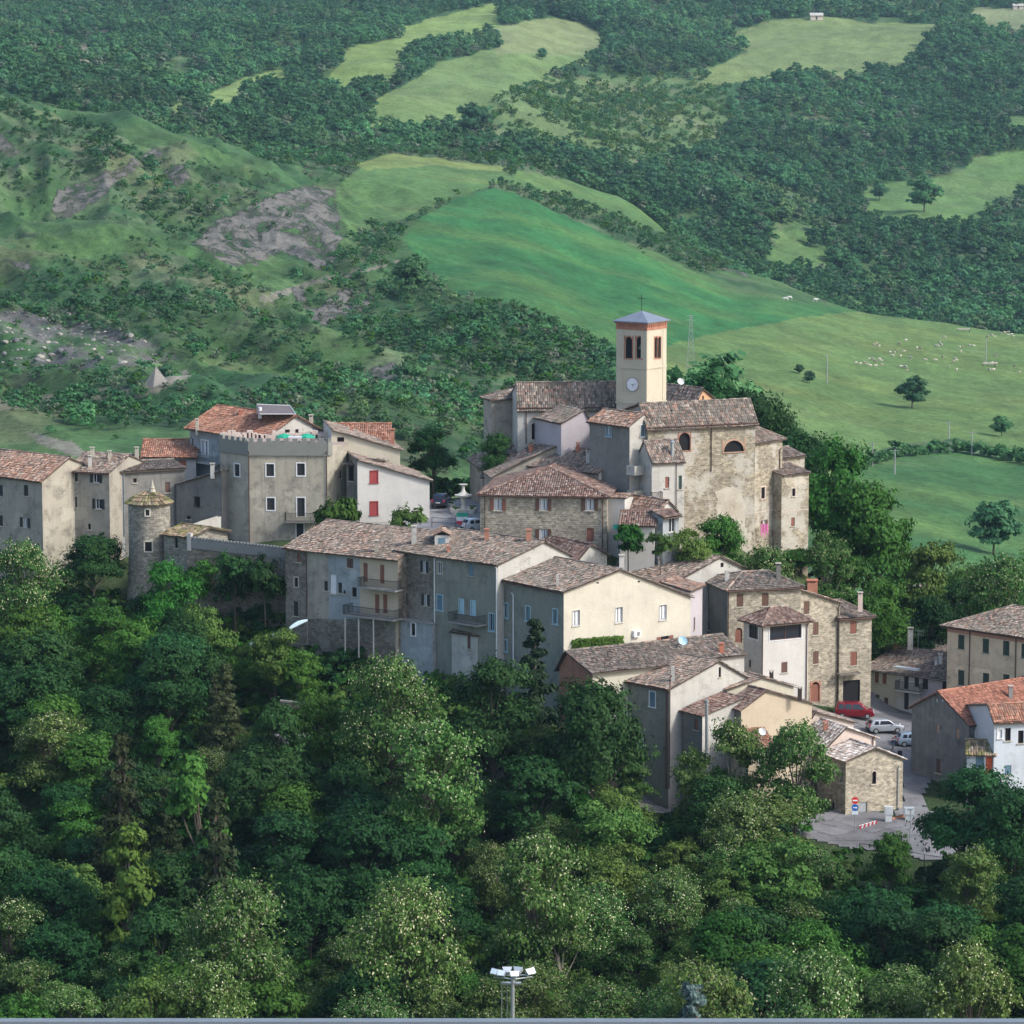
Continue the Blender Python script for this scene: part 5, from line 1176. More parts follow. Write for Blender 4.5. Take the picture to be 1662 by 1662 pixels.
    for x, y in ((1337, 1250), (1352, 1254), (1366, 1258)): h.win(3, x, y, .4, 1.5, 'dark', fr=TRIM_S)
    h.win(3, 1352, 1308, .5, .9, 'dark', arch=True); h.build(); h.pipe(0, 1458, 1245, 1320, GALV)
    h = House('house', 'low rendered house with an orange gable half hidden by blossoming trees', (1215, 1213), 326, 14, xL=1188, xR=1258, zb=-18, wall=P_PEACH); h.gable('v', (1232, 1190), mat=T_RED, oh=.4) if False else h.gable('u', (1195, 1184), mat=T_RED, oh=.35); h.win(0, 1235, 1234, .5, .9, 'glass', fr=FR_BLUE); h.build(); h.dish(1236, 1200, .4)
    h = House('house', 'blue-grey rendered house behind the stone house with arched window', (1330, 1225), 338, 22, xL=1262, lr=4, zb=-17, wall=P_BLUEGREY); h.gable('v', (1336, 1212), mat=T_GREY); h.build()
    # ---------------------------------------------------------------- right
    h = House('house', 'two-tone row house, beige left and white right, with a balcony above the car park', (1540, 1102), 374, 52, xL=1402, lr=9, zb=-16, wall=P_WHITE)
    h.split(3, [(1459, P_YELL), (1497, P_WHITE), (None, P_LILAC)]); h.gable('v', (1588, 1066), mat=T_ROSE, oh=.5, ov=.1) 
    for x, y in ((1423, 1093), (1435.5, 1096)): h.win(3, x, y, .55, 1.4, 'half', sh='closed', shc=SH_ROSE)
    for x, y in ((1424, 1136), (1438, 1141), (1458, 1144)): h.win(3, x, y, .55, 1.2, 'half', sh='closed', shc=SH_BROWN)
    h.win(3, 1457, 1105, .6, 1.8, 'closed', shc=SH_ROSE); h.win(3, 1471, 1103, .6, 1.9, 'closed', shc=SH_BLACK); h.win(3, 1488, 1101, .6, 1.2, 'closed', shc=SH_BLACK); h.win(3, 1502, 1103, .7, 1.4, 'closed', shc=SH_BLACK); h.win(3, 1535, 1109, .7, 1.4, 'closed', shc=SH_BLACK); h.win(3, 1471, 1138, .6, 1.9, 'door', shc=SH_BLACK)
    h.build(); h.balcony(3, 1452, 1492, 1122, 1.2, 1.0); h.gutter(3, GUT_W); h.chimney(1454, 1052, 1.1, .5, BRICK); h.chimney(1477, 1046, 1.7, .6, P_LIGHTGREY); h.aerial(1490, 1050, 2); h.chimney(1526, 1078, .9, .4, GUT_W); h.chimney(1519, 1080, .6, .3, GUT_W)
    mb = MB(); L = h.fr(3)[3]; s0 = h.hit(3, 1456, 1090)[0]; s1 = h.hit(3, 1494, 1090)[0]; a, b = min(s0, s1), max(s0, s1); h._bx(mb, 3, a, b, h.hit(3, 1475, 1084)[1]-.1, h.hit(3, 1475, 1084)[1]+.1, 0, .7); h.part('awning', mb, GUT_W)
    h = House('house', 'small house with a pinkish tile roof squeezed behind the two-tone row', (1535, 1060), 388, 42, xL=1482, lr=8, zb=-12, wall=P_GREYBEIGE); h.gable('v', (1562, 1034), mat=T_ROSE, oh=.3); h.build()
    h = House('palazzo', 'long ochre building with rows of dark green shutters at the right edge', (1700, 1038), 362, 46, xL=1538, lr=13, zb=-16, wall=P_OCHRE)
    h.gable('v', (1795, 985), mat=T_GREY, oh=.6, ov=.2) if False else h.hip(zat(985, 372)-h.zN, 'v', inset=5, mat=T_GREY, oh=.6, inset2=4)
    for x, y in ((1560, 1042), (1600, 1048.5), (1633, 1052), (1663, 1057)): h.win(3, x, y, .85, 1.6, 'half', sh='closed', shc=SH_GREEN)
    for x, y in ((1560, 1100), (1600, 1105), (1633, 1107), (1663, 1110)): h.win(3, x, y, .85, 1.7, 'half', sh='closed', shc=SH_GREEN)
    h.build(); h.gutter(3, oh=.6); h.pipe(3, 1574, 1025, 1115); h.pipe(3, 1649, 1035, 1120)
    for yy in (1083,): h.ledge(3, 1083, .1, .06, P_OCHRE, 1600)
    L = h.fr(3)[3]; mb = MB(); h._bx(mb, 3, 0, L, h.zN-.75, h.zN-.15, 0, .03); h.part('frieze', mb, plain('pink_frieze', (.40, .23, .18)))
    h = House('house', 'dark stained gable house with a new orange roof beside the car park', (1573, 1174), 341.5, 37, xL=1480, lr=14, zb=-16.5, wall=P_GREYGABLE)
    h.gable('u', (1524, 1122), mat=T_NEWRED, oh=.35, ov=.3, yfar=1146)
    for x, y in ((1522, 1183), (1554, 1191)): h.win(3, x, y, .55, .95, 'closed', shc=plain('bricked_opening', (.32, .22, .16)), sill=False)
    h.win(3, 1523, 1243, .6, 1.5, 'closed', shc=SH_BROWN); 
    for x in (1520, 1529): h.win(3, x, 1137, .3, .3, 'closed', shc=TRIM_W, sill=False)
    h.build(); h.gutter(0); h.chimney(1600, 1160, .9, .5, P_WHITE); h.chimney(1640, 1132, 1.0, .4, P_CONC)
    s_, z_ = h.hit(0, 1587, 1189); mb = MB(); h._bx(mb, 0, s_-.5, s_+.5, z_-.33, z_+.33, .05, .4); ac = h.part('air_conditioner', mb, plain('white_enamel', (.75, .76, .75), .4)); a_ = h.at(0, s_, z_, .41); nn = Vector((*h.fr(0)[2], 0)); mb = MB(); mb.tube(a_-nn*.01, a_+nn*.01, .24, n=14); mb.build('fan_grille', plain('grey_grille', (.2, .2, .2)), ac)
    h = House('house', 'bluish white house with an orange roof at the right edge', (1614, 1168), 337, 14, ll=8, lr=12, zb=-16.5, wall=P_WHITEBLUE)
    h.gable('u', (1605, 1143), mat=T_RED, oh=.4)
    h.win(0, 1623, 1191, .45, .9, 'closed', shc=TRIM_W, trim=TRIM_W); h.win(0, 1636, 1192, .6, 1.3, 'dark'); h.win(0, 1657, 1196, .6, 1.3, 'dark'); h.win(0, 1636, 1250, .7, 1.0, 'half', sh='closed', shc=SH_BLUE); h.build(); h.gutter(0)
    h = front_house('shed', 'mossy lean-to with an orange shutter between dark gable and bluish white house', 1570, 1614, 1220, 0, 337.5, 337.2, 3, -17, P_WHITEBLUE); h.gable('u', (1572, 1200), mat=T_MOSS, oh=.4); h.win(0, 1606, 1240, .7, 2.0, 'door', shc=plain('orange_tarp', (.62, .12, .05))); h.win(0, 1590, 1238, .8, 1.9, 'door', shc=SH_BLUE); h.build()
    h = front_house('hut', 'small hut with a grey tiled roof among the trees right of the village', 1482, 1521, 965, 0, 408, 408, 5, -14, P_WHITEBLUE); h.hip(zat(949, 410)-h.zN, 'u', inset=1.3, mat=T_PALE); h.build()
village()
# ------------------------------------------------------------------ foliage
def leafmat(name, c1, c2, trans=.25, vary=0):
    t = NT(name); oi = t.n('ObjectInfo'); g = t.geo(); a = t.n('Attribute', attribute_name='lv').outputs[2]
    c = t.mix(a, c1, c2)
    if vary: c = t.mix(t.ramp(t.noise(g, .012, 4, .6), [(.38, 0), (.62, 1)]), c, (.5, .5, .5), 'MULTIPLY'); c = t.mix(t.ramp(t.noise(t.map(g, (1, 1, 1), (500, 90, 0)), .02, 4, .6), [(.55, 0), (.7, .55)]), c, (.16, .23, .09))
    hs = t.n('HueSaturation', {'Color': c, 'Hue': t.math('ADD', t.math('MULTIPLY', oi.outputs['Random'], .045), .478), 'Saturation': 1.0, 'Value': t.math('ADD', t.math('MULTIPLY', t.n('TexWhiteNoise', {1: oi.outputs['Random']}, noise_dimensions='1D').outputs[0], .6), .68)})
    col = hs.outputs[0]; t.col(col); t.b.inputs['Roughness'].default_value = .6; t.b.inputs['Specular IOR Level'].default_value = .12
    tr = t.n('BsdfTranslucent', {'Color': col}); mx = t.n('MixShader', {0: trans, 1: t.b.outputs[0], 2: tr.outputs[0]})
    t.t.links.new(mx.outputs[0], t.t.nodes['Material Output'].inputs[0]); return t.m
LM = {'dark': leafmat('dark_leaves', (.012, .045, .012), (.034, .105, .027)), 'mid': leafmat('mid_green_leaves', (.024, .086, .012), (.068, .175, .028)),
      'light': leafmat('light_green_leaves', (.055, .12, .022), (.13, .215, .05)), 'pale': leafmat('acacia_leaves', (.036, .094, .018), (.108, .185, .045)),
      'blossom': leafmat('cream_blossom', (.26, .29, .14), (.50, .50, .30), .15), 'brown': leafmat('brownish_needles', (.026, .044, .018), (.07, .092, .036)),
      'needle': leafmat('dark_needles', (.014, .036, .018), (.035, .07, .03)), 'blue': leafmat('bluish_needles', (.06, .10, .10), (.13, .19, .18)), 'ivy': leafmat('ivy_leaves', (.03, .085, .012), (.085, .17, .03)),
      'far': leafmat('far_wood_leaves', (.045, .165, .07), (.13, .32, .12), trans=.35, vary=1), 'silver': leafmat('silvery_leaves', (.09, .13, .08), (.18, .24, .15))}
BARK = plain('bark', (.09, .075, .06), .95, 0, .3); BARKL = plain('pale_bark', (.24, .21, .17), .95, 0, .3)
def quads(name, C, Nn, size, mat, lv, asp=.6, seed=0):
    r = np.random.default_rng(seed); n = len(C); Nn = Nn/np.linalg.norm(Nn, axis=1, keepdims=True)
    t = r.normal(size=(n, 3)); a = np.cross(Nn, t); a /= np.linalg.norm(a, axis=1, keepdims=True)+1e-9; b = np.cross(Nn, a)
    s = (size*r.uniform(.6, 1.3, n))[:, None]
    V = np.stack([C-a*s, C-b*s*asp, C+a*s, C+b*s*asp], 1).reshape(-1, 3).astype(np.float32)
    me = bpy.data.meshes.new(name); me.vertices.add(4*n); me.vertices.foreach_set('co', V.ravel())
    me.loops.add(4*n); me.loops.foreach_set('vertex_index', np.arange(4*n, dtype=np.int32))
    me.polygons.add(n); me.polygons.foreach_set('loop_start', np.arange(0, 4*n, 4, dtype=np.int32)); me.polygons.foreach_set('loop_total', np.full(n, 4, np.int32))
    me.update(calc_edges=True); at = me.attributes.new('lv', 'FLOAT', 'POINT'); at.data.foreach_set('value', np.repeat(lv, 4).astype(np.float32))
    me.materials.append(mat); return me
def crown_pts(kind, n, seed, lobes=12, rx=3.6, h0=3.0, h1=11.0, loose=.5):
    """ leaf positions and normals: lobes (branch ends) filled with small twig clusters """
    r = np.random.default_rng(seed); Cs, Ns, Lv = [], [], []; cen = []
    hc = (h0+h1)/2; hz = (h1-h0)/2
    for k in range(lobes):
        if kind == 'cone':
            f = (k+.5)/lobes; z = h0+(h1-h0)*f; rr = rx*(1-f)**.85; an = k*2.4+r.uniform(-.4, .4); p = np.array([math.cos(an)*rr*.55, math.sin(an)*rr*.55, z]); lr = max(.5, rr*.62); lz = lr*.55
        else:
            an = k*2.399+r.uniform(-.5, .5); u = r.uniform(-.75, 1.0)
            rad = math.sqrt(max(0, 1-u*u))*r.uniform(.45, 1.0)
            p = np.array([math.cos(an)*rad*rx*.8, math.sin(an)*rad*rx*.8, hc+u*hz*.78]); lr = rx*r.uniform(.22, .50); lz = lr*r.uniform(.6, .95)
        m = int(n/lobes*r.uniform(.75, 1.25)); ntw = max(5, m//26)
        d = r.normal(size=(ntw, 3)); d /= np.linalg.norm(d, axis=1, keepdims=True); d[:, 2] = np.where(d[:, 2] < -.25, -d[:, 2]*.6, d[:, 2])
        tw = p+d*np.array([lr, lr, lz])*r.uniform(.35, 1.32, (ntw, 1))
        idx = r.integers(0, ntw, m); off = r.normal(size=(m, 3))*lr*r.uniform(.10, .26, (ntw, 1))[idx]*np.array([1, 1, .65])
        q = tw[idx]+off; c0 = np.array([0, 0, hc])
        out = (q-p)/np.array([lr, lr, lz]); out2 = (q-c0)/np.array([rx, rx, hz])
        N_ = out*.7+out2*.5+r.normal(size=(m, 3))*loose; N_[:, 2] += .35
        Cs.append(q); Ns.append(N_); Lv.append(np.clip(r.uniform(0, 1, m)*.5+r.uniform(0, 1, ntw)[idx]*.5, 0, 1)); cen.append(p)
    return np.concatenate(Cs), np.concatenate(Ns), np.concatenate(Lv), cen
def branchy(cen, h, tr, seed, mat, name='trunk'):
    r = random.Random(seed); mb = MB(); base = Vector((0, 0, -1.5)); top = Vector((r.uniform(-.3, .3), r.uniform(-.3, .3), h*.52))
    m1 = Vector((top.x*.3, top.y*.3, h*.22)); mb.tube(base, m1, tr, tr*.8, 8); mb.tube(m1, top, tr*.8, tr*.5, 8)
    for c in cen:
        c = Vector(c); z = min(max(c.z*.6, h*.18), top.z*.98); s = base+(top-base)*((z+1.5)/(top.z+1.5)); m = (s+c)/2+Vector((r.uniform(-.3, .3), r.uniform(-.3, .3), .2))
        mb.tube(s, m, tr*.38, tr*.24, 5); mb.tube(m, c, tr*.24, tr*.08, 5)
    me_o = mb.build(name, mat); me = me_o.data; bpy.data.objects.remove(me_o); return me
PROTO = {}
def proto(key, kind, leaf, n, size, seed, rx=3.6, h0=2.8, h=11, lobes=12, tr=.22, bark=BARK, blossom=0, loose=.5, asp=.6):
    C, Nn, lv, cen = crown_pts(kind, n, seed, lobes, rx, h0, h, loose); rr = np.random.default_rng(seed+5)
    parts = []
    if blossom:
        up = (C[:, 2]-h0)/(h-h0); pr = blossom*(.4+up*.9)*np.where(lv > .45, 1.5, .4); bm = rr.random(len(C)) < pr
        parts.append(('blossom', quads('blossom', C[bm]+Nn[bm]*.05, Nn[bm], size*.5, LM['blossom'], rr.random(bm.sum()), .7, seed)))
        C, Nn, lv = C[~bm], Nn[~bm], lv[~bm]
    parts.insert(0, ('crown', quads('crown', C, Nn, size, LM[leaf], lv, asp, seed)))
    if kind == 'cone': cen = cen[::2]
    parts.append(('trunk', branchy(cen, h if kind != 'cone' else h*1.9, tr, seed, bark)))
    PROTO[key] = (parts, h, rx)
for k in range(3): proto('dark%d' % k, 'round', 'dark', 20000, .17, 10+k, rx=3.7+.4*k, lobes=20+3*k)
for k in range(3): proto('mid%d' % k, 'round', 'mid', 19000, .165, 20+k, rx=3.5+.4*k, lobes=19+3*k)
for k in range(2): proto('light%d' % k, 'round', 'light', 16000, .165, 30+k, rx=3.1+.4*k, lobes=18, loose=.7)
for k in range(4): proto('acacia%d' % k, 'round', 'pale', 19000, .15, 40+k, rx=3.3+.3*k, h0=2.0, lobes=24, blossom=.10+.05*k, loose=.8, bark=BARKL if k == 1 else BARK)
proto('brown0', 'cone', 'brown', 11000, .19, 50, rx=2.8, h0=1.5, h=12, lobes=20, loose=.6); proto('spruce0', 'cone', 'needle', 12000, .2, 51, rx=2.9, h0=1.0, h=12, lobes=20)
proto('blue0', 'cone', 'blue', 11000, .17, 52, rx=2.2, h0=.6, h=10, lobes=18); proto('ivy0', 'round', 'ivy', 12000, .19, 53, rx=2.0, h0=1.0, h=11, lobes=12, loose=.4)
proto('far0', 'round', 'far', 9000, .34, 70, rx=4.6, h0=1.0, h=9.5, lobes=22)
proto('shrub0', 'round', 'mid', 6000, .16, 60, rx=2.0, h0=.1, h=3.2, lobes=9, tr=.08); proto('shrub1', 'round', 'light', 6000, .16, 61, rx=2.0, h0=.1, h=3.0, lobes=9, tr=.08); proto('shrub2', 'round', 'dark', 6000, .16, 62, rx=2.2, h0=.1, h=3.4, lobes=9, tr=.08)
TREES = []     # placed trees for labels
_seen = {}
def place(key, x, y, Y, width=None, hmin=3.0, label=None, cat='tree', name='tree', group=None, rz=None, zg=None):
    """ crown top at photo point (x, y) at distance Y, standing on the ground there; width in photo pixels """
    parts, h, rx = PROTO[key]; p = P(x, y, Y); g = gz(p.x, p.y) if zg is None else zg
    H = max(hmin, p.z-g); sz = H/h; sx = (width/(FPX/Y)/(2*rx*1.08)) if width else sz
    return _put(key, p.x, p.y, g, sx, sz, rz, label, cat, name, group, (x, y+ (width or 2*rx*sx*FPX/Y)*.45))
def _put(key, X, Y, g, sx, sz, rz, label, cat, name, group, pix):
    if PROTO[key][1] < 5: sx = max(sx, .62*sz)
    elif not key.startswith(('brown', 'spruce', 'blue')): sx = max(sx, .74*sz)
    else: sx = max(sx, .85*sz)
    o = empty(name, (X, Y, g), label, cat, group, rz if rz is not None else random.uniform(0, 6.28)); o.scale = (sx, sx, sz)
    for nm, me in PROTO[key][0]:
        c = bpy.data.objects.new(nm, me); COL.objects.link(c); c.parent = o
    if not label: TREES.append([o, key, pix])
    return o
random.seed(3)
# ---- singled-out trees and shrubs (photo x, y of the top, distance, width in px)
for a in [
 ('dark1', 703, 697, 404, 88, 'dark round tree standing alone behind the white house and the piazza', 'tree'),
 ('shrub0', 550, 803, 379, 96, 'leafy bright green tree in front of the crenellated block', 'tree'),
 ('shrub1', 662, 824, 375, 52, 'green bush dotted with white flowers at the corner of the white house', 'bush'),
 ('dark0', 808, 706, 392, 60, 'dark tree sprouting between church apse and tiled roofs', 'tree'),
 ('mid0', 1168, 838, 371, 84, 'green tree with pale blooms against the foot of the tall church wall', 'tree'),
 ('light1', 1122, 850, 369, 44, 'narrow green tree at the left corner of the church wall', 'tree'),
 ('shrub0', 1020, 850, 366, 60, 'leafy shrub tumbling from the terrace below the brown tiled lean-to', 'shrub', 905),
 ('shrub1', 1072, 872, 364, 50, 'small leafy shrub left of the church corner tree', 'shrub', 910),
 ('spruce0', 868, 1006, 334, 60, 'conical dark green conifer against the grey side wall of the cream house', 'conifer'),
 ('dark2', 968, 1102, 322, 195, 'huge dark green tree at the left of the tall grey gable house', 'tree'),
 ('dark1', 800, 1078, 328, 175, 'broad deep green tree below the grey-green house', 'tree'),
 ('acacia3', 628, 1062, 326, 170, 'large acacia covered in cream blossom below the orange balconied bay', 'tree'),
 ('acacia2', 700, 1165, 313, 190, 'wide blossoming acacia in the middle of the wooded slope', 'tree'),
 ('acacia3', 30, 876, 360, 140, 'blossom-covered acacia at the left edge under the grey house', 'tree'),
 ('dark2', 150, 866, 376, 120, 'dense dark shrubby tree filling the corner left of the round tower', 'tree'),
 ('mid2', 268, 912, 362, 110, 'bright green tree right at the foot of the round tower', 'tree'),
 ('light0', 340, 975, 352, 75, 'light green tree with cream tips below the crenellated wall', 'tree'),
 ('shrub2', 380, 905, 366, 100, 'dark ivy-like shrub hanging below the crenellated wall', 'shrub', 990), ('shrub2', 430, 912, 364, 80, 'dark shrub at the right end of the crenellated wall', 'shrub', 985), ('shrub0', 322, 908, 368, 70, 'green shrub below the left end of the crenellated wall', 'shrub', 975),
 ('light1', 445, 1010, 345, 90, 'yellow-green tree leaning beside the pale blue bundle', 'tree'),
 ('acacia2', 1290, 1170, 319, 150, 'tall acacia in cream blossom in front of the pink gable house', 'tree'),
 ('acacia1', 1190, 1165, 321, 100, 'slender acacia in blossom in front of the peach gable house', 'tree'),
 ('acacia0', 1130, 1215, 321, 85, 'thin pale acacia in front of the tall grey gable house', 'tree'),
 ('acacia1', 1250, 1290, 312, 200, 'spreading yellow-green acacia below the blossoming pair', 'tree'),
 ('dark0', 1165, 1262, 318, 130, 'dark rounded tree between the lower road and the acacias', 'tree'),
 ('dark1', 1575, 1250, 311, 180, 'big dark green tree beside the road fork, right of the stone house', 'tree'),
 ('dark2', 1650, 1275, 308, 130, 'dark spreading tree at the right edge beside the road fork', 'tree'),
 ('mid1', 1445, 1352, 309, 90, 'fresh green tree in front of the road railing', 'tree'),
 ('brown0', 195, 1195, 306, 85, 'brownish half-dead conifer in the left of the wooded slope', 'conifer'),
 ('ivy0', 320, 1178, 304, 75, 'ivy-covered bright green tree right of the brownish conifer', 'tree'),
 ('brown0', 350, 1285, 292, 100, 'second brownish conifer just below the ivy-covered tree', 'conifer'),
 ('ivy0', 208, 1300, 292, 40, 'narrow ivy-clad trunk under the brownish conifer', 'tree'),
 ('acacia3', 385, 1430, 276, 90, 'white blossomed acacia standing out in the lower left', 'tree'),
 ('acacia2', 340, 1560, 262, 130, 'pale blossoming acacia at the bottom left edge', 'tree'),
 ('acacia3', 660, 1430, 276, 110, 'pale silvery acacia in the lower middle, above the floodlight mast', 'tree'),
 ('acacia2', 870, 1350, 287, 160, 'broad creamy acacia above the floodlight mast', 'tree'),
 ('acacia3', 1330, 1545, 262, 210, 'wide creamy acacia at the bottom right', 'tree'), ('acacia2', 1570, 1530, 264, 180, 'creamy acacia in the bottom right corner', 'tree'), ('acacia3', 1150, 1560, 262, 150, 'silvery blossoming acacia right of the floodlight mast', 'tree'),
 ('blue0', 1125, 1600, 258, 60, 'small bluish spruce peeking up at the bottom edge', 'spruce'),
 ('light0', 255, 1570, 262, 90, 'light green tree near the bottom left edge', 'tree'),
 ('mid2', 1362, 718, 396, 115, 'big dark green tree rising right of the church wing', 'tree'), ('mid0', 1415, 785, 392, 80, 'brownish green tree beside the big dark one, right of the church', 'tree'),
 ('acacia1', 1340, 862, 378, 110, 'blossoming acacia at the foot of the stepped stone house', 'tree'), ('acacia2', 1245, 885, 370, 90, 'yellow-green acacia below the church wing', 'tree'), ('mid1', 1300, 925, 386, 100, 'green tree behind the dark hipped roof', 'tree'),
 ('light1', 1500, 862, 405, 90, 'thin olive tree right of the blossoming trees', 'tree'), ('mid2', 1440, 945, 385, 110, 'leafy tree above the two-tone row house', 'tree'), ('dark0', 1510, 970, 392, 100, 'dark tree above the two-tone row house chimney', 'tree'),
 ('acacia3', 1625, 900, 380, 120, 'cream blossomed tree above the long ochre building', 'tree'), ('mid0', 1385, 905, 380, 90, 'tree with brown undergrowth behind the chimneyed stone house', 'tree'),
 ('dark1', 1560, 945, 395, 90, 'dark tree between hut and ochre building', 'tree'),
]: place(a[0], a[1], a[2], a[3], a[4], label=a[5], cat=a[6], zg=zat(a[7], a[3]) if len(a) > 7 else None, name='conifer' if a[6] in ('conifer', 'spruce') else ('shrub' if a[6] in ('shrub', 'bush') else 'tree'))
# trimmed hedge along the cream gable wall
hr = empty('hedge', tuple(P(962, 1055, 338.5)), 'trimmed bright green hedge at the base of the cream gable wall', 'hedge'); a_, b_ = P(924, 1058, 341.5), P(1008, 1053, 345.5)
m_ = 5000; q_ = rng.random((m_, 3)); dv = np.array(b_-a_); C_ = np.array(a_)[None]+q_[:, :1]*dv[None]+np.stack([q_[:, 1]*.3, -q_[:, 1]*1.3, q_[:, 2]*1.35+.2*vn(q_[:, 0]*9, q_[:, 0])], 1); N_ = np.stack([q_[:, 0]-.5, -.6*np.ones(m_), .5+q_[:, 2]], 1)+rng.normal(size=(m_, 3))*.5
me = quads('foliage', C_-np.array(hr.location), N_, .13, LM['ivy'], rng.random(m_), .7, 9); o = bpy.data.objects.new('foliage', me); COL.objects.link(o); o.parent = hr
# ---- the rest of the wooded slope
EDGE = [(-300, 900), (0, 955), (60, 950), (100, 925), (200, 965), (250, 948), (300, 965), (420, 985), (460, 1022), (530, 1052), (560, 1046), (640, 1088), (700, 1060), (800, 1108), (860, 1085), (905, 1110), (960, 1130), (1040, 1190), (1058, 1322), (1110, 1320), (1130, 1250), (1200, 1235), (1290, 1225), (1330, 1330), (1345, 1372), (1400, 1395), (1480, 1425), (1500, 1400), (1560, 1330), (1620, 1300), (1662, 1300), (1950, 1290)]
ex, ey = zip(*EDGE); TP = []
def scatter(n, Ya, Yb, dens, seed):
    r = random.Random(seed); got = 0
    for _ in range(n*6):
        if got >= n: break
        Y = r.uniform(Ya, Yb); x = r.uniform(-260, 1920); X = (x-831)/FPX*(Y+9); g = gz(X, Y); H = r.uniform(7, 11.5)
        px, py = proj(X, Y, g+H)
        if py < np.interp(px, ex, ey)+r.uniform(0, 25) : continue
        bx, by = proj(X, Y, g)
        if abs(by-np.interp(bx, (380, 520, 950, 1330, 1500, 1900), (1194, 1212, 1290, 1350, 1370, 1385))) < 14 and bx > 370: continue
        if any((X-a)**2+(Y-b)**2 < dens*dens for a, b in TP): continue
        v = vn(X/18, Y/18, 5)+r.uniform(-.28, .28)
        key = r.choice(['dark0', 'dark1', 'dark2']) if v < .42 else (r.choice(['mid0', 'mid1', 'mid2']) if v < .62 else (r.choice(['light0', 'light1']) if v < .74 else r.choice(['acacia0', 'acacia1', 'acacia2', 'acacia3'])))
        if px < 500 and r.random() < .10: key = r.choice(['brown0', 'spruce0'])
        if Y < 285 and r.random() < .42: key = r.choice(['acacia1', 'acacia2', 'acacia3', 'acacia0'])
        if x < 900 and 285 < Y < 325 and r.random() < .45: key = r.choice(['dark0', 'dark2', 'dark1'])
        parts, h, rx = PROTO[key]; sz = H/h; sx = sz*r.uniform(.85, 1.2)
        _put(key, X, Y, g-.5, sx, sz, None, None, 'tree', 'conifer' if key in ('brown0', 'spruce0') else 'tree', 'trees of the wooded slope', (px, py+25)); TP.append((X, Y)); got += 1
scatter(250, 244, 368, 4.3, 1)
# right hand slope behind the houses and below the church
for i in range(16):
    x = random.uniform(1320, 1660); Y = random.uniform(405, 440); y = 905+random.uniform(0, 70)+(Y-400)*.3
    place(random.choice(['mid0', 'dark0', 'mid2', 'light0']), x, y, Y, None, cat='tree', group='trees behind the village')
    TREES[-1][0]['category'] = 'tree'
place('mid1', 512, 1128, 329, 105, label='bushy green tree partly screening the retaining wall of the slope road', cat='tree', rz=1.0)
place('dark0', 452, 1150, 326, 80, label='dark tree in front of the left end of the slope road', cat='tree', rz=2.0)
# labels for the remaining trees: look + nearest landmark, then made unique
LOOK = {'dark': 'dark green broadleaf tree', 'mid': 'mid green leafy tree', 'light': 'light green tree', 'acacia': 'acacia with cream blossom', 'brown': 'brownish conifer', 'spruce': 'dark conifer', 'ivy': 'ivy-covered tree', 'blue': 'bluish spruce', 'far': 'dark tree'}
MARKS = [(60, 985, 'under the far left house'), (240, 1010, 'below the round tower'), (400, 1060, 'below the crenellated wall'), (560, 1120, 'below the row houses'), (780, 1180, 'below the grey-green house'), (960, 1240, 'left of the tall grey gable house'), (1180, 1340, 'below the lower road'), (1400, 1440, 'below the stone house by the signs'), (1600, 1400, 'below the road fork'),
 (80, 1150, 'on the left edge of the slope'), (280, 1240, 'on the upper left slope'), (500, 1270, 'under the slope road'), (80, 1330, 'at the left edge'), (300, 1420, 'in the lower left wood'), (520, 1420, 'left of the wood centre'), (720, 1330, 'in the wood centre'), (760, 1480, 'above the floodlight mast'), (1000, 1420, 'in the wood right of centre'), (1220, 1470, 'in the lower right wood'), (1430, 1530, 'on the lower right slope'), (1620, 1520, 'at the right edge'),
 (80, 1480, 'low on the left edge'), (120, 1600, 'in the bottom left corner'), (350, 1620, 'along the bottom edge, left part'), (620, 1600, 'at the bottom, left of the mast'), (900, 1610, 'at the bottom beside the mast'), (1150, 1620, 'at the bottom, right of the mast'), (1400, 1640, 'along the bottom edge, right part'), (1620, 1640, 'in the bottom right corner'), (1480, 950, 'behind the right-hand houses')]
ORD = ['first', 'second', 'third', 'fourth', 'fifth', 'sixth', 'seventh', 'eighth', 'ninth', 'tenth', 'eleventh', 'twelfth']
byl = {}
for o, key, (px, py) in TREES:
    k = ''.join(c for c in key if c.isalpha()); mk = min(MARKS, key=lambda m: (m[0]-px)**2+1.6*(m[1]-py)**2)[2]
    byl.setdefault((LOOK[k], mk), []).append((px, o))
for (lk, mk), L in byl.items():
    L.sort(key=lambda t: t[0])
    for i, (px, o) in enumerate(L): o['label'] = f'{lk} {mk}' if len(L) == 1 else (f'{lk} {mk}, {ORD[i]} from the left' if i < 12 else f'{lk} {mk}, farthest right')
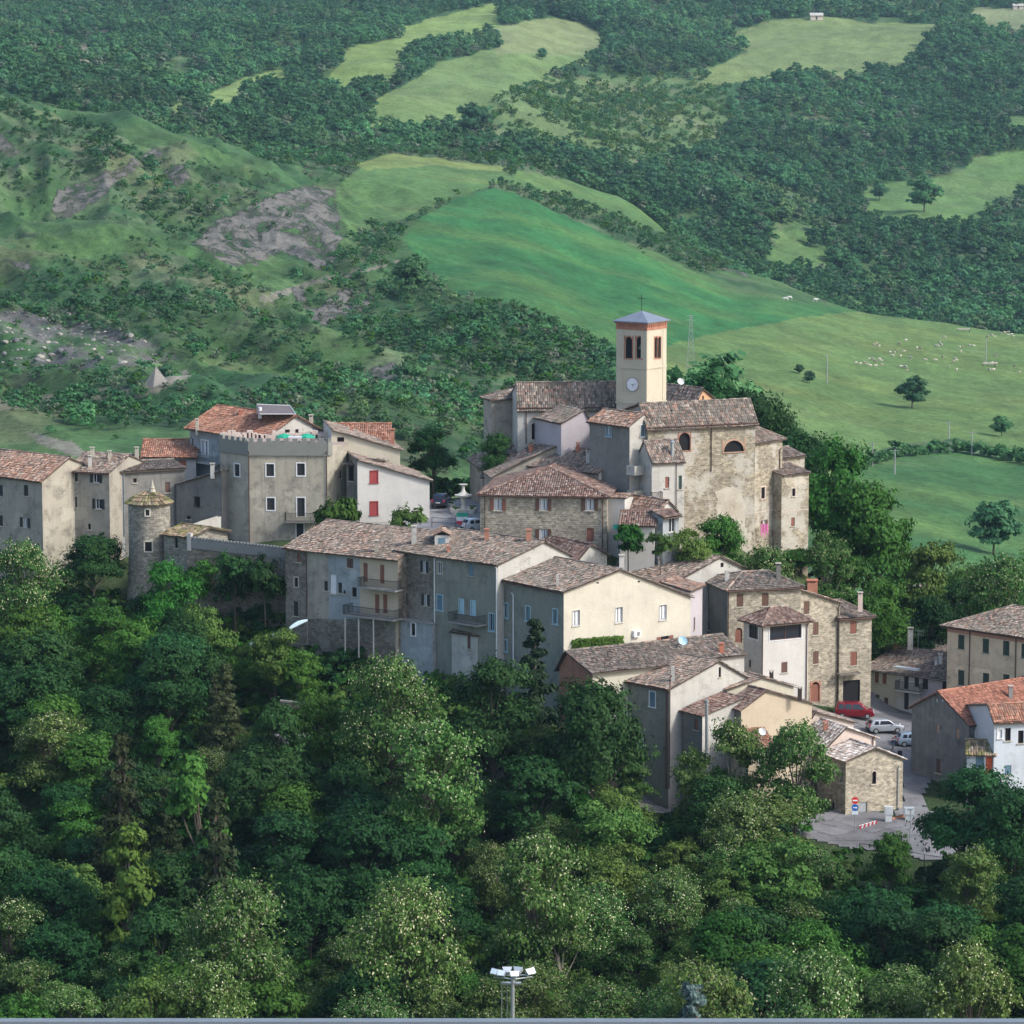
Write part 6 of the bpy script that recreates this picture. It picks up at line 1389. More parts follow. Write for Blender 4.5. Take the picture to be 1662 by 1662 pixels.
# undergrowth: one mass nobody could count
def inst_group(name, keys):
    c = bpy.data.collections.new(name)
    for k in keys:
        o = bpy.data.objects.new('foliage', k); c.objects.link(o)
    return c
def cloud(name, V, S_, coll, kind='stuff'):
    me = bpy.data.meshes.new(name); me.vertices.add(len(V)); me.vertices.foreach_set('co', np.asarray(V, np.float32).ravel())
    for nm, arr in (('sc', S_), ('rz', rng.uniform(0, 6.28, len(V)))): at = me.attributes.new(nm, 'FLOAT', 'POINT'); at.data.foreach_set('value', np.asarray(arr, np.float32))
    at = me.attributes.new('ix', 'INT', 'POINT'); at.data.foreach_set('value', rng.integers(0, 1000, len(V)).astype(np.int32))
    o = bpy.data.objects.new(name, me); COL.objects.link(o); tag(o, kind=kind)
    ng = bpy.data.node_groups.new(name+'_scatter', 'GeometryNodeTree'); ng.interface.new_socket('Geometry', in_out='INPUT', socket_type='NodeSocketGeometry'); ng.interface.new_socket('Geometry', in_out='OUTPUT', socket_type='NodeSocketGeometry')
    N = ng.nodes; gi = N.new('NodeGroupInput'); go = N.new('NodeGroupOutput'); ip = N.new('GeometryNodeInstanceOnPoints'); ci = N.new('GeometryNodeCollectionInfo')
    ci.inputs['Collection'].default_value = coll; ci.inputs['Separate Children'].default_value = True; ci.inputs['Reset Children'].default_value = True
    def na(n, t):
        q = N.new('GeometryNodeInputNamedAttribute'); q.data_type = t; q.inputs['Name'].default_value = n; return q.outputs['Attribute']
    cx = N.new('ShaderNodeCombineXYZ'); mm = N.new('ShaderNodeMath'); mm.operation = 'MODULO'; mm.inputs[1].default_value = len(coll.objects); L = ng.links.new
    L(na('ix', 'INT'), mm.inputs[0]); L(mm.outputs[0], ip.inputs['Instance Index']); L(na('rz', 'FLOAT'), cx.inputs[2]); L(cx.outputs[0], ip.inputs['Rotation'])
    L(gi.outputs[0], ip.inputs['Points']); L(ci.outputs[0], ip.inputs['Instance']); ip.inputs['Pick Instance'].default_value = True
    L(na('sc', 'FLOAT'), ip.inputs['Scale']); L(ip.outputs[0], go.inputs[0])
    md = o.modifiers.new('scatter', 'NODES'); md.node_group = ng; return o
def small(leaf, n, size, seed, rx, h0, h, lobes):
    C, Nn, lv, cen = crown_pts('round', n, seed, lobes, rx, h0, h, .45); return quads('foliage', C, Nn, size, LM[leaf], lv, .7, seed)
bush = inst_group('bushes', [small('mid', 700, .20, 81, 1.5, 0, 1.9, 6), small('dark', 700, .20, 82, 1.6, 0, 2.0, 6), small('light', 500, .18, 83, 1.3, 0, 1.5, 5)])
n = 9000; Y = rng.uniform(238, 420, n); x = rng.uniform(-300, 1960, n); X = (x-831)/FPX*(Y+9); Z = ground(X, Y); px, py = proj(X, Y, Z+1.5)
keep = (py > np.interp(px, ex, ey)+5) | ((px > 1330) & (Y > 379) & ~((px > 1380) & (px < 1600) & (Y < 393))) | ((px < 1000) & (Y > 404)) | ((px < 330) & (Y > 398)) | ((px < 470) & (Y < 370))
bx, by = proj(X, Y, Z); ry = np.interp(bx, (380, 520, 950, 1330, 1500, 1900), (1194, 1212, 1290, 1350, 1372, 1390)); keep &= ~((np.abs(by-ry) < 16) & (bx > 370))
keep &= ~((bx > 1290) & (by > 1130) & (by < 1400)); keep &= ~((bx > 1040) & (bx < 1130) & (by < 1325)&(by>1200))
cloud('undergrowth', np.stack([X, Y, Z-.1], 1)[keep], rng.uniform(.7, 1.5, keep.sum()), bush)
# ---- far woods and hillside scrub
farw = inst_group('far_trees', [small('far', 1100, .5, 90+k, 4.3, .5, 9.0, 14) for k in range(4)]+[small('far', 800, .48, 95, 3.0, .4, 10.5, 12), small('far', 1000, .5, 96, 5.2, .5, 8, 16), small('silver', 800, .45, 97, 3.6, .5, 8, 12)])
def fill(n, Ya, Yb, seed, spread=.19):
    r = np.random.default_rng(seed); Y = np.sqrt(r.uniform(Ya**2, Yb**2, n)); a = r.uniform(-spread, spread, n); X = Y*a; Z = ground(X, Y)
    c, d, far = zones(X, Y, Z); return X, Y, Z, d, far, r
X, Y, Z, d, far, r = fill(42000, 1250, 2650, 5, .175); px, py = proj(X, Y, Z)
dd = np.where((d > .5) & (d < .7), 0, d)*np.where(vn(X/45, Y/60, 19) > .30, 1, .35); k = far & (r.random(len(X)) < dd*.92) & (py > -160)
cloud('far_wood', np.stack([X, Y, Z-.6], 1)[k], (r.uniform(.5, 1.1, len(X))*np.where(d < .7, .27, 1)*(.75+.5*vn(X/60, Y/60, 4)))[k], farw)
ks = far & (d > .5) & (d < .7) & (r.random(len(X)) < .9*vn(X/20, Y/30, 33)+.15)
scr = inst_group('scrub_bushes', [small('mid', 350, .42, 120, 3.6, .1, 4.5, 8), small('light', 350, .42, 121, 3.4, .1, 4, 8), small('far', 350, .42, 122, 3.6, .1, 5, 8)])
cloud('upper_scrub', np.stack([X, Y, Z-.3], 1)[ks], r.uniform(.35, .95, len(X))[ks], scr)
X, Y, Z, d, far, r = fill(30000, 520, 1400, 6, .21); k = (~far) & (r.random(len(X)) < d**1.15)
sc = r.uniform(.35, .85, len(X))*np.where(d > .7, 1.0, np.where(d > .4, .62, .32))*(.6+.8*vn(X/30, Y/30, 4))
hill = inst_group('hill_bushes', [small('far', 520, .55, 100+q, 4.3, .4, 7.5, 8) for q in range(3)]+[small('silver', 420, .5, 104, 3.6, .4, 7.0, 8), small('mid', 420, .5, 105, 3.8, .4, 6, 8)])
cloud('hillside_scrub', np.stack([X, Y, Z-.3], 1)[k], sc[k], hill)
X, Y, Z, d, far, r = fill(26000, 540, 1400, 8, .20); k = (~far) & (r.random(len(X)) < np.clip(d*1.2, 0, 1)*.9) & (d > .1)
cloud('low_scrub', np.stack([X, Y, Z-.2], 1)[k], r.uniform(.10, .26, len(X))[k], hill)
# ---- single trees and bushes out in the fields
for x, y, Y, wd, lab, nm in [
 (1480, 613, 950, 54, 'lone round tree in the middle of the sheep pasture', 'tree'), (1298, 592, 1020, 17, 'small dark tree on the pasture left of the utility pole', 'tree'), (1314, 603, 1012, 22, 'low dark bush right beside the small pasture tree', 'bush'),
 (1626, 676, 880, 36, 'thin tree beside the ditch at the right edge of the pasture', 'tree'), (1612, 818, 680, 92, 'large dark tree in the green field at the right edge', 'tree'),
 (1152, 608, 440, 52, 'small dark round tree behind the church roof', 'tree'), (665, 424, 1010, 68, 'dark bushy tree at the lower left corner of the emerald field', 'tree'),
 (880, 79, 2150, 20, 'tiny lone tree in the pale upper meadow', 'tree'), (770, 172, 1900, 60, 'dark clump of trees below the pale upper meadow', 'tree'), (833, 492, 1080, 26, 'pointed dark tree on the ridge left of the belfry', 'tree'), (1216, 642, 436, 80, 'dark tree rising behind the church roof, left of the group', 'tree'), (1254, 662, 430, 85, 'dark tree in the middle behind the church wing', 'tree'), (1292, 698, 424, 80, 'dark tree sloping down at the right behind the church wing', 'tree'),
 (1428, 298, 1730, 30, 'dark round tree in the notch of the right-hand meadow', 'tree'), (1500, 290, 1720, 60, 'dark tree cluster beside the right-hand meadow', 'tree'), (1115, 598, 520, 30, 'dark bush just right of the belfry base', 'bush')]:
    p = P(x, y, Y); hh = wd/(FPX/Y)*.95; g = gz(p.x, p.y); top = p.z if Y < 600 else g+hh
    parts, h, rx = PROTO['far0']; H = max(hh, top-g) if Y < 600 else hh
    if Y < 500:
        kk = 'dark%d' % (int(x) % 3); _put(kk, p.x, p.y, g, wd/(FPX/Y)/(2*PROTO[kk][2]*1.0), H/11, None, lab, nm, nm, None, (x, y)); continue
    if Y > 600: p = surf(x, y+wd*.92); g = p.z; Y = p.y; hh = wd/(FPX/Y)*.95; H = hh
    _put('far0', p.x, p.y, g-.2, wd/(FPX/Y)/(2*rx*1.05), H/h, None, lab, nm, nm, None, (x, y))
# hedge line between pasture and lower field
hp = [(1385, 762), (1420, 748), (1455, 738), (1500, 734), (1560, 730), (1610, 738), (1662, 748), (1740, 760)]; hr = empty('hedge', tuple(P(1500, 740, 800)), 'ragged dark hedge running between the sheep pasture and the lower green field', 'hedge')
C_, N_, L_ = [], [], []
for a, b in zip(hp[:-1], hp[1:]):
    for t in np.linspace(0, 1, 9)[:-1]:
        x = a[0]+(b[0]-a[0])*t; y = a[1]+(b[1]-a[1])*t+4; lo, hi = 620, 1000
        for _ in range(24):
            m = (lo+hi)/2; q = XY(x, m, -38); 
            if proj(q.x, m, gz(q.x, m))[1] > y: lo = m
            else: hi = m
        q = XY(x, lo, -38); g = gz(q.x, lo); s = random.uniform(.8, 2.3)
        c, nn, lv, _c = crown_pts('round', 300, int(x), 5, s*1.3, 0, s*1.6, .5); C_.append(c+np.array([q.x, lo, g])-np.array(hr.location)); N_.append(nn); L_.append(lv)
me = quads('foliage', np.concatenate(C_), np.concatenate(N_), .45, LM['far'], np.concatenate(L_), .7, 3); o = bpy.data.objects.new('foliage', me); COL.objects.link(o); o.parent = hr
# ------------------------------------------------------------------ vehicles
def paint(name, c): 
    t = NT(name); t.b.inputs['Base Color'].default_value = (*c, 1); t.b.inputs['Roughness'].default_value = .3; t.b.inputs['Metallic'].default_value = .35
    try: t.b.inputs['Coat Weight'].default_value = .6
    except Exception: pass
    return t.m
TYRE = plain('tyre_rubber', (.02, .02, .02), .9); RIM = plain('wheel_rim', (.5, .52, .54), .35, .7); LAMP = plain('headlamp_glass', (.7, .72, .75), .2); RLAMP = plain('rear_lamp', (.45, .03, .03), .3); DARKP = plain('dark_plastic', (.03, .03, .033), .6)
def car(label, x, y, Y, yaw, col, L=3.8, Wd=1.6, H=1.45, van=False, name='parked_car'):
    """ body stretched over a side profile; nose points to +x before turning """
    p = P(x, y, Y); g = gz(p.x, p.y)+.12; o = empty(name, (p.x, p.y, g), label, 'car', 'parked cars', R(yaw))
    h = L/2
    if van: low = [(-h, .35), (-h, .95), (-h+.02, 1.0), (h-.95, 1.0), (h-.1, .85), (h, .6), (h, .35)]; cab = [(-h+.03, 1.0), (-h+.18, H-.04), (-h+.4, H), (h-1.6, H), (h-1.35, H-.06), (h-.75, 1.0)]
    else: low = [(-h, .4), (-h+.02, .78), (-h+.12, .92), (h-1.15, .92), (h-.25, .76), (h-.03, .6), (h, .38)]; cab = [(-h+.1, .92), (-h+.42, H-.1), (-h+.75, H), (h-1.75, H-.02), (h-1.5, H-.1), (h-.95, .90)]
    def loft(mb, prof, w0, w1, z0, z1, bot=None):
        n = len(prof); wd = lambda z: w0+(w1-w0)*min(1, max(0, (z-z0)/(z1-z0)))
        A = [(q[0], -wd(q[1]), q[1]) for q in prof]; B = [(q[0], wd(q[1]), q[1]) for q in prof]
        for i in range(n):
            j = (i+1) % n; mb.face([A[i], A[j], B[j], B[i]][::-1])
        mb.face(A); mb.face(B[::-1])
    mb = MB(); W2 = Wd/2
    arch = []
    lowp = [(-h, .28)]+[(-h+.35, .25)]+[(h-.35, .25)]+[(h, .3)]
    loft(mb, list(reversed([(h, .28), (h-.3, .24), (-h+.3, .24), (-h, .28)]))[::-1][:0]+[(-h+.2, .22)]+low+[(h-.2, .22)], W2-.03, W2, .22, .6)
    b = mb.build('body', col, o, loc=(0, 0, 0), weld=True); bm_ = b.modifiers.new('bevel', 'BEVEL'); bm_.width = .06; bm_.segments = 3; b.data.shade_smooth()
    mb = MB(); loft(mb, cab, W2-.05, W2-.22, .9, H); c = mb.build('cabin', col, o, loc=(0, 0, 0), weld=True); q = c.modifiers.new('bevel', 'BEVEL'); q.width = .05; q.segments = 3; c.data.shade_smooth()
    def side(z): return (W2-.05)+(-.17)*(z-.9)/(H-.9)
    z0, z1 = (1.02 if van else .95), H-.14; xr = cab[1][0]+.22; xf0, xf1 = h-1.0, h-1.6
    cuts = [(xr-.15, xr+.45), (xr+.53, (xr+xf1)/2+.25), ((xr+xf1)/2+.33, None)] if van else [(xr-.12, xr+.38), (xr+.48, None)]
    for s_ in (-1, 1):
        for a, bb in cuts:
            mb = MB(); pts = [(a, z0), (bb if bb else xf0-.05, z0), (bb if bb else xf1, z1), (a+.1, z1)]
            f = [(px, s_*(side(z)+.006), z) for px, z in pts]; mb.face(f if s_ < 0 else f[::-1]); mb.build('window', GLASS, o, loc=(0, 0, 0))
        for wx in (-h+.68, h-.7):
            mb = MB(); mb.tube((wx, s_*(W2-.16), .29), (wx, s_*(W2+.02), .29), .30, n=20); wh = mb.build('wheel', TYRE, o, loc=(0, 0, 0)); mb = MB(); mb.tube((wx, s_*(W2-.1), .29), (wx, s_*(W2+.035), .29), .19, n=16); mb.build('rim', RIM, wh, loc=(0, 0, 0))
        mb = MB(); mb.box(h-.06, s_*(W2-.26), .58, .16, .34, .14); mb.build('headlight', LAMP, o, loc=(0, 0, 0))
        mb = MB(); mb.box(-h+.05, s_*(W2-.15), .68, .16, .2, .26 if not van else .4); mb.build('tail_light', RLAMP, o, loc=(0, 0, 0))
        mb = MB(); mb.box(h-1.25, s_*(W2+.07), .92, .1, .16, .12); mb.build('wing_mirror', col, o, loc=(0, 0, 0))
    for nm, (xa, za), (xb, zb_) in (('windscreen', (h-.97, .95), (h-1.48, H-.12)), ('rear_window', (cab[0][0]+.08, 1.0), (cab[1][0]-.02, H-.14))):
        d = .03 if nm == 'windscreen' else -.03
        f = [(xa+d, -side(za)+.1, za+.01), (xa+d, side(za)-.1, za+.01), (xb+d, side(zb_)-.08, zb_+.02), (xb+d, -side(zb_)+.08, zb_+.02)]; mb = MB(); mb.face(f if d > 0 else f[::-1]); mb.build(nm, GLASS, o, loc=(0, 0, 0))
    for s_ in (-1, 1): mb = MB(); mb.box(s_*(h-.02), 0, .28, .14, Wd-.1, .22); mb.build('bumper', DARKP if not van else col, o, loc=(0, 0, 0))
    mb = MB(); mb.box(-h-.03, 0, .55, .03, .5, .11); mb.build('number_plate', plain('white_plate', (.7, .7, .68)), o, loc=(0, 0, 0))
    return o
car('small silver hatchback parked in the open car park, nose to the right', 1436, 1190, 361, 10, paint('silver_paint', (.40, .43, .46)), 3.75)
car('dark red people carrier parked behind the silver hatchback', 1387, 1169, 366, -4, paint('dark_red_paint', (.22, .01, .02)), 4.1, 1.7, 1.7, True)
car('blue-grey car half hidden behind the dark stained gable house', 1484, 1196, 357.5, 8, paint('blue_grey_paint', (.30, .38, .48)), 3.9)
car('dark blue car parked on the piazza beside the white house', 716, 812, 394, 80, paint('navy_paint', (.02, .03, .07)), 3.9, 1.65, 1.5)
car('white car showing beside the brown shuttered stone house on the piazza', 776, 863, 378.5, 25, paint('white_paint', (.7, .72, .74)), 3.6)
# ------------------------------------------------------------------ piazza
p = P(752, 825, 389); p.z = gz(p.x, p.y)+.1
f = empty('fountain', tuple(p), 'round white stone fountain with a bowl and pedestal in the piazza', 'fountain'); ST = plain('white_limestone', (.55, .53, .47), .8); c0 = (p.x, p.y, p.z)
for nm, pr in (('basin', [(1.5, 0), (1.55, .45), (1.35, .5), (1.3, .2), (.001, .2)]), ('pedestal', [(.3, .2), (.2, .9), (.3, 1.5), (.001, 1.5)]), ('bowl', [(.25, 1.5), (.95, 1.85), (1.0, 2.0), (.8, 1.98), (.3, 2.3), (.17, 2.6), (.17, 3.0), (.45, 3.12), (.5, 3.2), (.001, 3.2)])):
    mb = MB(); mb.lathe(pr, 20, c0); mb.build(nm, ST, f, smooth=True)
def planter(x, y, Y, lab):
    p = P(x, y, Y); p.z = gz(p.x, p.y)+.1; o = empty('planter', tuple(p), lab, 'planter', 'planters round the fountain'); mb = MB(); mb.lathe([(.3, 0), (.42, .45), (.36, .46), (.3, .3), (.001, .3)], 12, tuple(p)); mb.build('pot', ST, o)
    c, nn, lv, _ = crown_pts('round', 260, int(x), 4, .45, .35, 1.0, .5); me = quads('leaves', c, nn, .09, LM['mid'], lv, .7, 2); q = bpy.data.objects.new('leaves', me); COL.objects.link(q); q.parent = o
planter(738, 826, 387, 'stone planter just left of the piazza fountain'); planter(766, 826, 387, 'stone planter just right of the piazza fountain'); planter(733, 808, 393, 'stone planter near the navy car by the fountain')
def railing(name, lab, pts, h=1.0, step=1.6, rails=(1.0, .5), mat=IRON, r=.03, zoff=.1, cat='railing'):
    P3 = []
    for q in pts: v = P(*q); v.z = gz(v.x, v.y)+zoff; P3.append(v)
    o = empty(name, tuple(P3[0]), lab, cat); mr = MB()
    for a, b in zip(P3[:-1], P3[1:]):
        n = max(1, int((b-a).length/step))
        for k in range(n+1):
            q = a+(b-a)*(k/n); m = MB(); m.tube(q-Vector((0, 0, .3)), q+Vector((0, 0, h)), r*1.3); m.build('post', mat, o)
        for f_ in rails: mr.tube(a+Vector((0, 0, h*f_)), b+Vector((0, 0, h*f_)), r)
    mr.build('rail', mat, o); return o
railing('railing', 'dark iron railing along the near edge of the piazza carrying a flag banner', [(701, 850, 380), (740, 856, 379), (790, 858, 378.5)], 1.05, 2.2)
railing('railing', 'low iron railing on the outer edge of the road fork', [(1395, 1381, 321.5), (1450, 1388, 320), (1500, 1397, 318.3), (1560, 1403, 317), (1700, 1408, 316.5)], 1.1, 2.4)
railing('railing', 'thin railing along the lower road beneath the tall grey gable house', [(1020, 1304, 330.6), (1060, 1309, 330.2), (1120, 1320, 329)], 1.0, 1.5, r=.02)
# round tricolour banner on the railing
q = P(750, 842, 378.6); o = empty('flag', tuple(q), 'green, white and red flag banner hanging on the piazza railing', 'flag')
for nm, c, dz in (('green_band', (.03, .36, .22), .45), ('white_band', (.75, .76, .76), 0), ('red_band', (.62, .05, .09), -.45)):
    mb = MB(); n = 8; w = 1.25 if dz >= 0 else 1.15
    for k in range(n):
        x0, x1 = -w/2+w*k/n, -w/2+w*(k+1)/n; y0, y1 = .05*math.sin(k*1.3), .05*math.sin((k+1)*1.3)
        lo = lambda x: (-.22-.0 if dz >= 0 else -.22*math.sqrt(max(0, 1-(2*x/w)**2))-.02)
        mb.face([(q.x+x0, q.y-.1+y0, q.z+dz+lo(x0)), (q.x+x1, q.y-.1+y1, q.z+dz+lo(x1)), (q.x+x1, q.y-.1+y1, q.z+dz+.228), (q.x+x0, q.y-.1+y0, q.z+dz+.228)])
    b = mb.build(nm, plain(nm+'_cloth', c, .8, 0, .05), o); b.modifiers.new('thick', 'SOLIDIFY').thickness = .015
# ------------------------------------------------------------------ people
def person(label, x, y, Y, H, top, legs, yaw=0, stride=.12):
    p = P(x, y, Y); g = gz(p.x, p.y)+.12; o = empty('person', (p.x, p.y, g), label, 'person', None, R(yaw)); s = H/1.7
    J = [(0, 0, .95), (0, 0, 1.2), (0, .01, 1.42), (0, 0, 1.52), (0, 0, 1.66), (-.10, 0, .9), (-.11, -stride, .48), (-.11, -stride*.4, .06), (-.11, -stride*.4-.14, .03), (.10, 0, .9), (.11, stride*.5, .48), (.11, stride, .08), (.11, stride-.13, .04),
         (-.19, 0, 1.40), (-.25, .04, 1.13), (-.24, -.06, .9), (.19, 0, 1.40), (.25, .02, 1.13), (.25, -.1, .92)]
    E = [(0, 1), (1, 2), (2, 3), (3, 4), (0, 5), (5, 6), (6, 7), (7, 8), (0, 9), (9, 10), (10, 11), (11, 12), (2, 13), (13, 14), (14, 15), (2, 16), (16, 17), (17, 18)]
    Rr = [.15, .14, .14, .06, .10, .10, .07, .05, .04, .10, .07, .05, .04, .07, .05, .035, .07, .05, .035]
    me = bpy.data.meshes.new('body'); me.from_pydata([(a*s, b*s, c*s) for a, b, c in J], E, []); b = bpy.data.objects.new('body', me); COL.objects.link(b); b.parent = o
    md = b.modifiers.new('skin', 'SKIN'); sv = me.skin_vertices[0].data if me.skin_vertices else None
    if sv is None:
        import bmesh
        bm = bmesh.new(); bm.from_mesh(me); bm.verts.layers.skin.verify(); bm.to_mesh(me); bm.free(); sv = me.skin_vertices[0].data
    for v, r in zip(sv, Rr): v.radius = (r*s, r*s)
    sv[0].use_root = True; ss = b.modifiers.new('sub', 'SUBSURF'); ss.levels = ss.render_levels = 2; me.materials.append(plain('skin_tone', (.42, .27, .2), .6))
    for nm, z0, z1, c, w in (('jacket', .92, 1.47, top, .20), ('trousers', .1, .96, legs, .0)):
        mb = MB()
        if w: mb.lathe([(.19*s, z0*s), (.18*s, 1.15*s), (.21*s, 1.36*s), (.12*s, z1*s), (.06*s, (z1+.03)*s)], 14)
        if w:
            for sx in (-1, 1): mb.tube((sx*.19*s, 0, 1.41*s), (sx*.25*s, .03*s, 1.13*s), .075*s, .06*s, 8); mb.tube((sx*.25*s, .03*s, 1.13*s), (sx*.245*s, -.08*s, .95*s), .06*s, .05*s, 8)
        else:
            for sx, k in ((-1, -stride), (1, stride*.5)): mb.tube((sx*.1*s, 0, z1*s), (sx*.11*s, k*s, .48*s), .115*s, .085*s, 10); mb.tube((sx*.11*s, k*s, .48*s), (sx*.11*s, (k*.4 if sx < 0 else stride)*s, z0*s), .085*s, .07*s, 10)
        mb.build(nm, plain(nm+label[:6], c, .85), o, loc=(0, 0, 0))
    mb = MB(); mb.lathe([(.11*s, 1.6*s), (.118*s, 1.66*s), (.09*s, 1.75*s), (.001, 1.79*s)], 12); mb.build('hair', plain('dark_hair', (.03, .022, .018)), o, loc=(0, 0, 0))
    return o
person('small figure in dark blue jacket and grey trousers walking across the car park', 1449, 1221, 355, 1.32, (.03, .04, .09), (.12, .12, .17), 30)
# ------------------------------------------------------------------ street furniture at the fork
def at_ground(x, y, Y, dz=.12): p = P(x, y, Y); p.z = gz(p.x, p.y)+dz; return p
def disc(mb, c, r, n=24, y0=-.02, y1=.02): mb.tube(Vector(c)+Vector((0, y0, 0)), Vector(c)+Vector((0, y1, 0)), r, n=n)
b = at_ground(1387, 1352, 327.5); zt = zat(1300, 327.5); o = empty('road_sign', tuple(b), 'no entry sign above a blue arrow disc and a small white panel on one pole', 'road sign')
mb = MB(); mb.tube(b-Vector((0, 0, .5)), (b.x, b.y, zt+.45), .035); mb.build('pole', GALV, o); WHT = plain('sign_white', (.8, .8, .8), .5, 0, .02)
z = zat(1299, 327.5); mb = MB(); disc(mb, (b.x, b.y-.06, z), .34); s_ = mb.build('no_entry_disc', plain('sign_red', (.62, .02, .03), .5, 0, .03), o); mb = MB(); mb.box(b.x, b.y-.09, z-.07, .48, .02, .14); mb.build('white_bar', WHT, s_)
z = zat(1310.5, 327.5); mb = MB(); disc(mb, (b.x, b.y-.06, z), .33); s_ = mb.build('blue_disc', plain('sign_blue', (.01, .12, .50), .5, 0, .03), o); mb = MB(); mb.box(b.x-.05, b.y-.09, z-.04, .3, .02, .08)
mb.face([(b.x+.06, b.y-.1, z-.14), (b.x+.24, b.y-.1, z), (b.x+.06, b.y-.1, z+.14)]); mb.build('white_arrow', WHT, s_)
mb = MB(); mb.box(b.x, b.y-.07, zat(1320, 327.5)-.1, .62, .03, .32); mb.build('lower_panel', plain('panel_white_blue', (.62, .70, .78), .5, 0, .03), o)
def cabinet(lab, x, y, Y, w, h, d=.35, c=(.52, .55, .56), shape=0):
    p = at_ground(x, y, Y); o = empty('utility_cabinet', tuple(p), lab, 'cabinet'); m = plain('pale_grey_cabinet%d' % int(c[0]*100), c, .5)
    mb = MB(); mb.box(p.x, p.y, p.z+h*.42, w, d, h*.58); b_ = mb.build('housing', m, o); bv = b_.modifiers.new('bevel', 'BEVEL'); bv.width = .02
    mb = MB(); mb.box(p.x, p.y, p.z-.2, w*.75, d*.8, h*.42+.2); mb.build('base', m, o); mb = MB(); mb.box(p.x, p.y-d/2-.01, p.z+h*.47, w*.8, .02, h*.48); mb.build('door', plain('cabinet_door', (.46, .49, .5), .5), o)
cabinet('white utility cabinet standing against the arched-window stone house', 1442, 1333, 330.0, .85, 1.5); cabinet('pale two-part bin cabinet on the corner at the road fork', 1475, 1332, 330.5, 1.0, 1.25, .5, (.38, .43, .45))
def bin_(lab, x, y, Y, c): p = at_ground(x, y, Y); o = empty('litter_bin', tuple(p), lab, 'bin'); mb = MB(); mb.lathe([(.2, 0), (.24, .75), (.2, .77), (.001, .77)], 12, tuple(p)); mb.build('body', plain('bin_paint', c), o); mb = MB(); mb.lathe([(.26, .77), (.2, .9), (.001, .93)], 12, tuple(p)); mb.build('lid', plain('bin_lid', tuple(v*.7 for v in c)), o)
bin_('small dark bollard-shaped bin in the car park, right of the walking figure', 1460.5, 1225, 352, (.025, .025, .03))
# red and white tape fence
A_, B_ = at_ground(1395, 1341, 328.0), at_ground(1421, 1330, 329.3); o = empty('barrier', tuple(A_), 'low red and white barrier beside the grey noticeboard', 'barrier'); RW = [plain('barrier_red', (.6, .05, .07)), plain('barrier_white', (.75, .74, .74))]
for k in range(9):
    q = A_+(B_-A_)*(k/8); mb = MB(); mb.obox(q+Vector((0, 0, .0)), (.13, 0, 0), (0, .04, 0), (.08, 0, .32)); mb.build('stripe', RW[k % 2], o)
mb = MB(); mb.tube(A_+Vector((0, .08, .3)), B_+Vector((.1, .08, .3)), .02); mb.build('rail', RW[1], o)
# low red curb planter and red round sign back
p = at_ground(1523, 1352, 325); o = empty('traffic_mirror', tuple(p), 'red round traffic mirror half hidden by the dark tree at the fork', 'traffic mirror'); mb = MB(); mb.tube(p-Vector((0, 0, .3)), p+Vector((0, 0, 1.9)), .04); mb.build('pole', GALV, o); mb = MB(); disc(mb, (p.x, p.y-.06, p.z+1.75), .45); mb.build('disc', plain('mirror_red', (.6, .05, .02)), o)
A_, B_ = at_ground(1448, 1332, 330.4, .1), at_ground(1470, 1327, 331.4, .1); o = empty('brick_planter', tuple(A_), 'low red brick kerb bed at the corner of the stone house', 'planter'); mb = MB(); mb.obox(A_, B_-A_, (.1, .35, 0), (0, 0, .25)); mb.build('kerb', BRICK, o); mb = MB(); mb.obox(A_+Vector((.05, .05, .24)), (B_-A_)*.95, (.08, .25, 0), (0, 0, .05)); mb.build('soil', WOODD, o)
# street lamp post by the road fork
p = at_ground(1477, 1372, 322.5); o = empty('street_pole', tuple(p), 'thin grey pole standing at the road fork in front of the railing', 'pole'); mb = MB(); mb.tube(p-Vector((0, 0, .5)), p+Vector((0, 0, 3.6)), .045); mb.build('shaft', GALV, o); mb = MB(); mb.box(p.x-.05, p.y, p.z+3.6, .5, .25, .12); mb.build('head', GALV, o)
# laundry and bundles
q = P(1241, 856, 378.0)
o = empty('hanging_cloth', tuple(q), 'bright pink cloth hanging from the lower window of the church wing', 'cloth'); mb = MB(); q2 = P(1241, 862, 384.9)
for k in range(5):
    x0, x1 = -.42+k*.168, -.42+(k+1)*.168; h0 = [1.3, 1.0, 1.45, .9, 1.1][k]; mb.face([(q2.x+x0, q2.y+.03*(k % 2), q2.z-h0+.8), (q2.x+x1, q2.y+.03*((k+1) % 2), q2.z-h0+.8+(.1 if k % 2 else -.1)), (q2.x+x1, q2.y+.03*((k+1) % 2), q2.z+.8), (q2.x+x0, q2.y+.03*(k % 2), q2.z+.8)])
cl = mb.build('cloth', plain('pink_cloth', (.62, .18, .36), .8, 0, .05), o); cl.modifiers.new('t', 'SOLIDIFY').thickness = .015
a_, b_ = P(407, 1047, 348), P(498, 1008, 353.5); o = empty('rolled_tarpaulin', tuple(a_), 'long pale blue rolled tarpaulin lying up the slope below the row house', 'tarpaulin'); mb = MB(); n = 14
for k in range(n):
    f0, f1 = k/n, (k+1)/n; w = lambda f_: .2+.07*math.sin(f_*17); s0 = a_+(b_-a_)*f0+Vector((0, 0, .15*math.sin(f0*9))); s1 = a_+(b_-a_)*f1+Vector((0, 0, .15*math.sin(f1*9))); mb.tube(s0, s1, w(f0), w(f1), 7, caps=(k in (0, n-1)))
mb.build('sheet', plain('pale_blue_plastic', (.36, .47, .52), .5), o); 
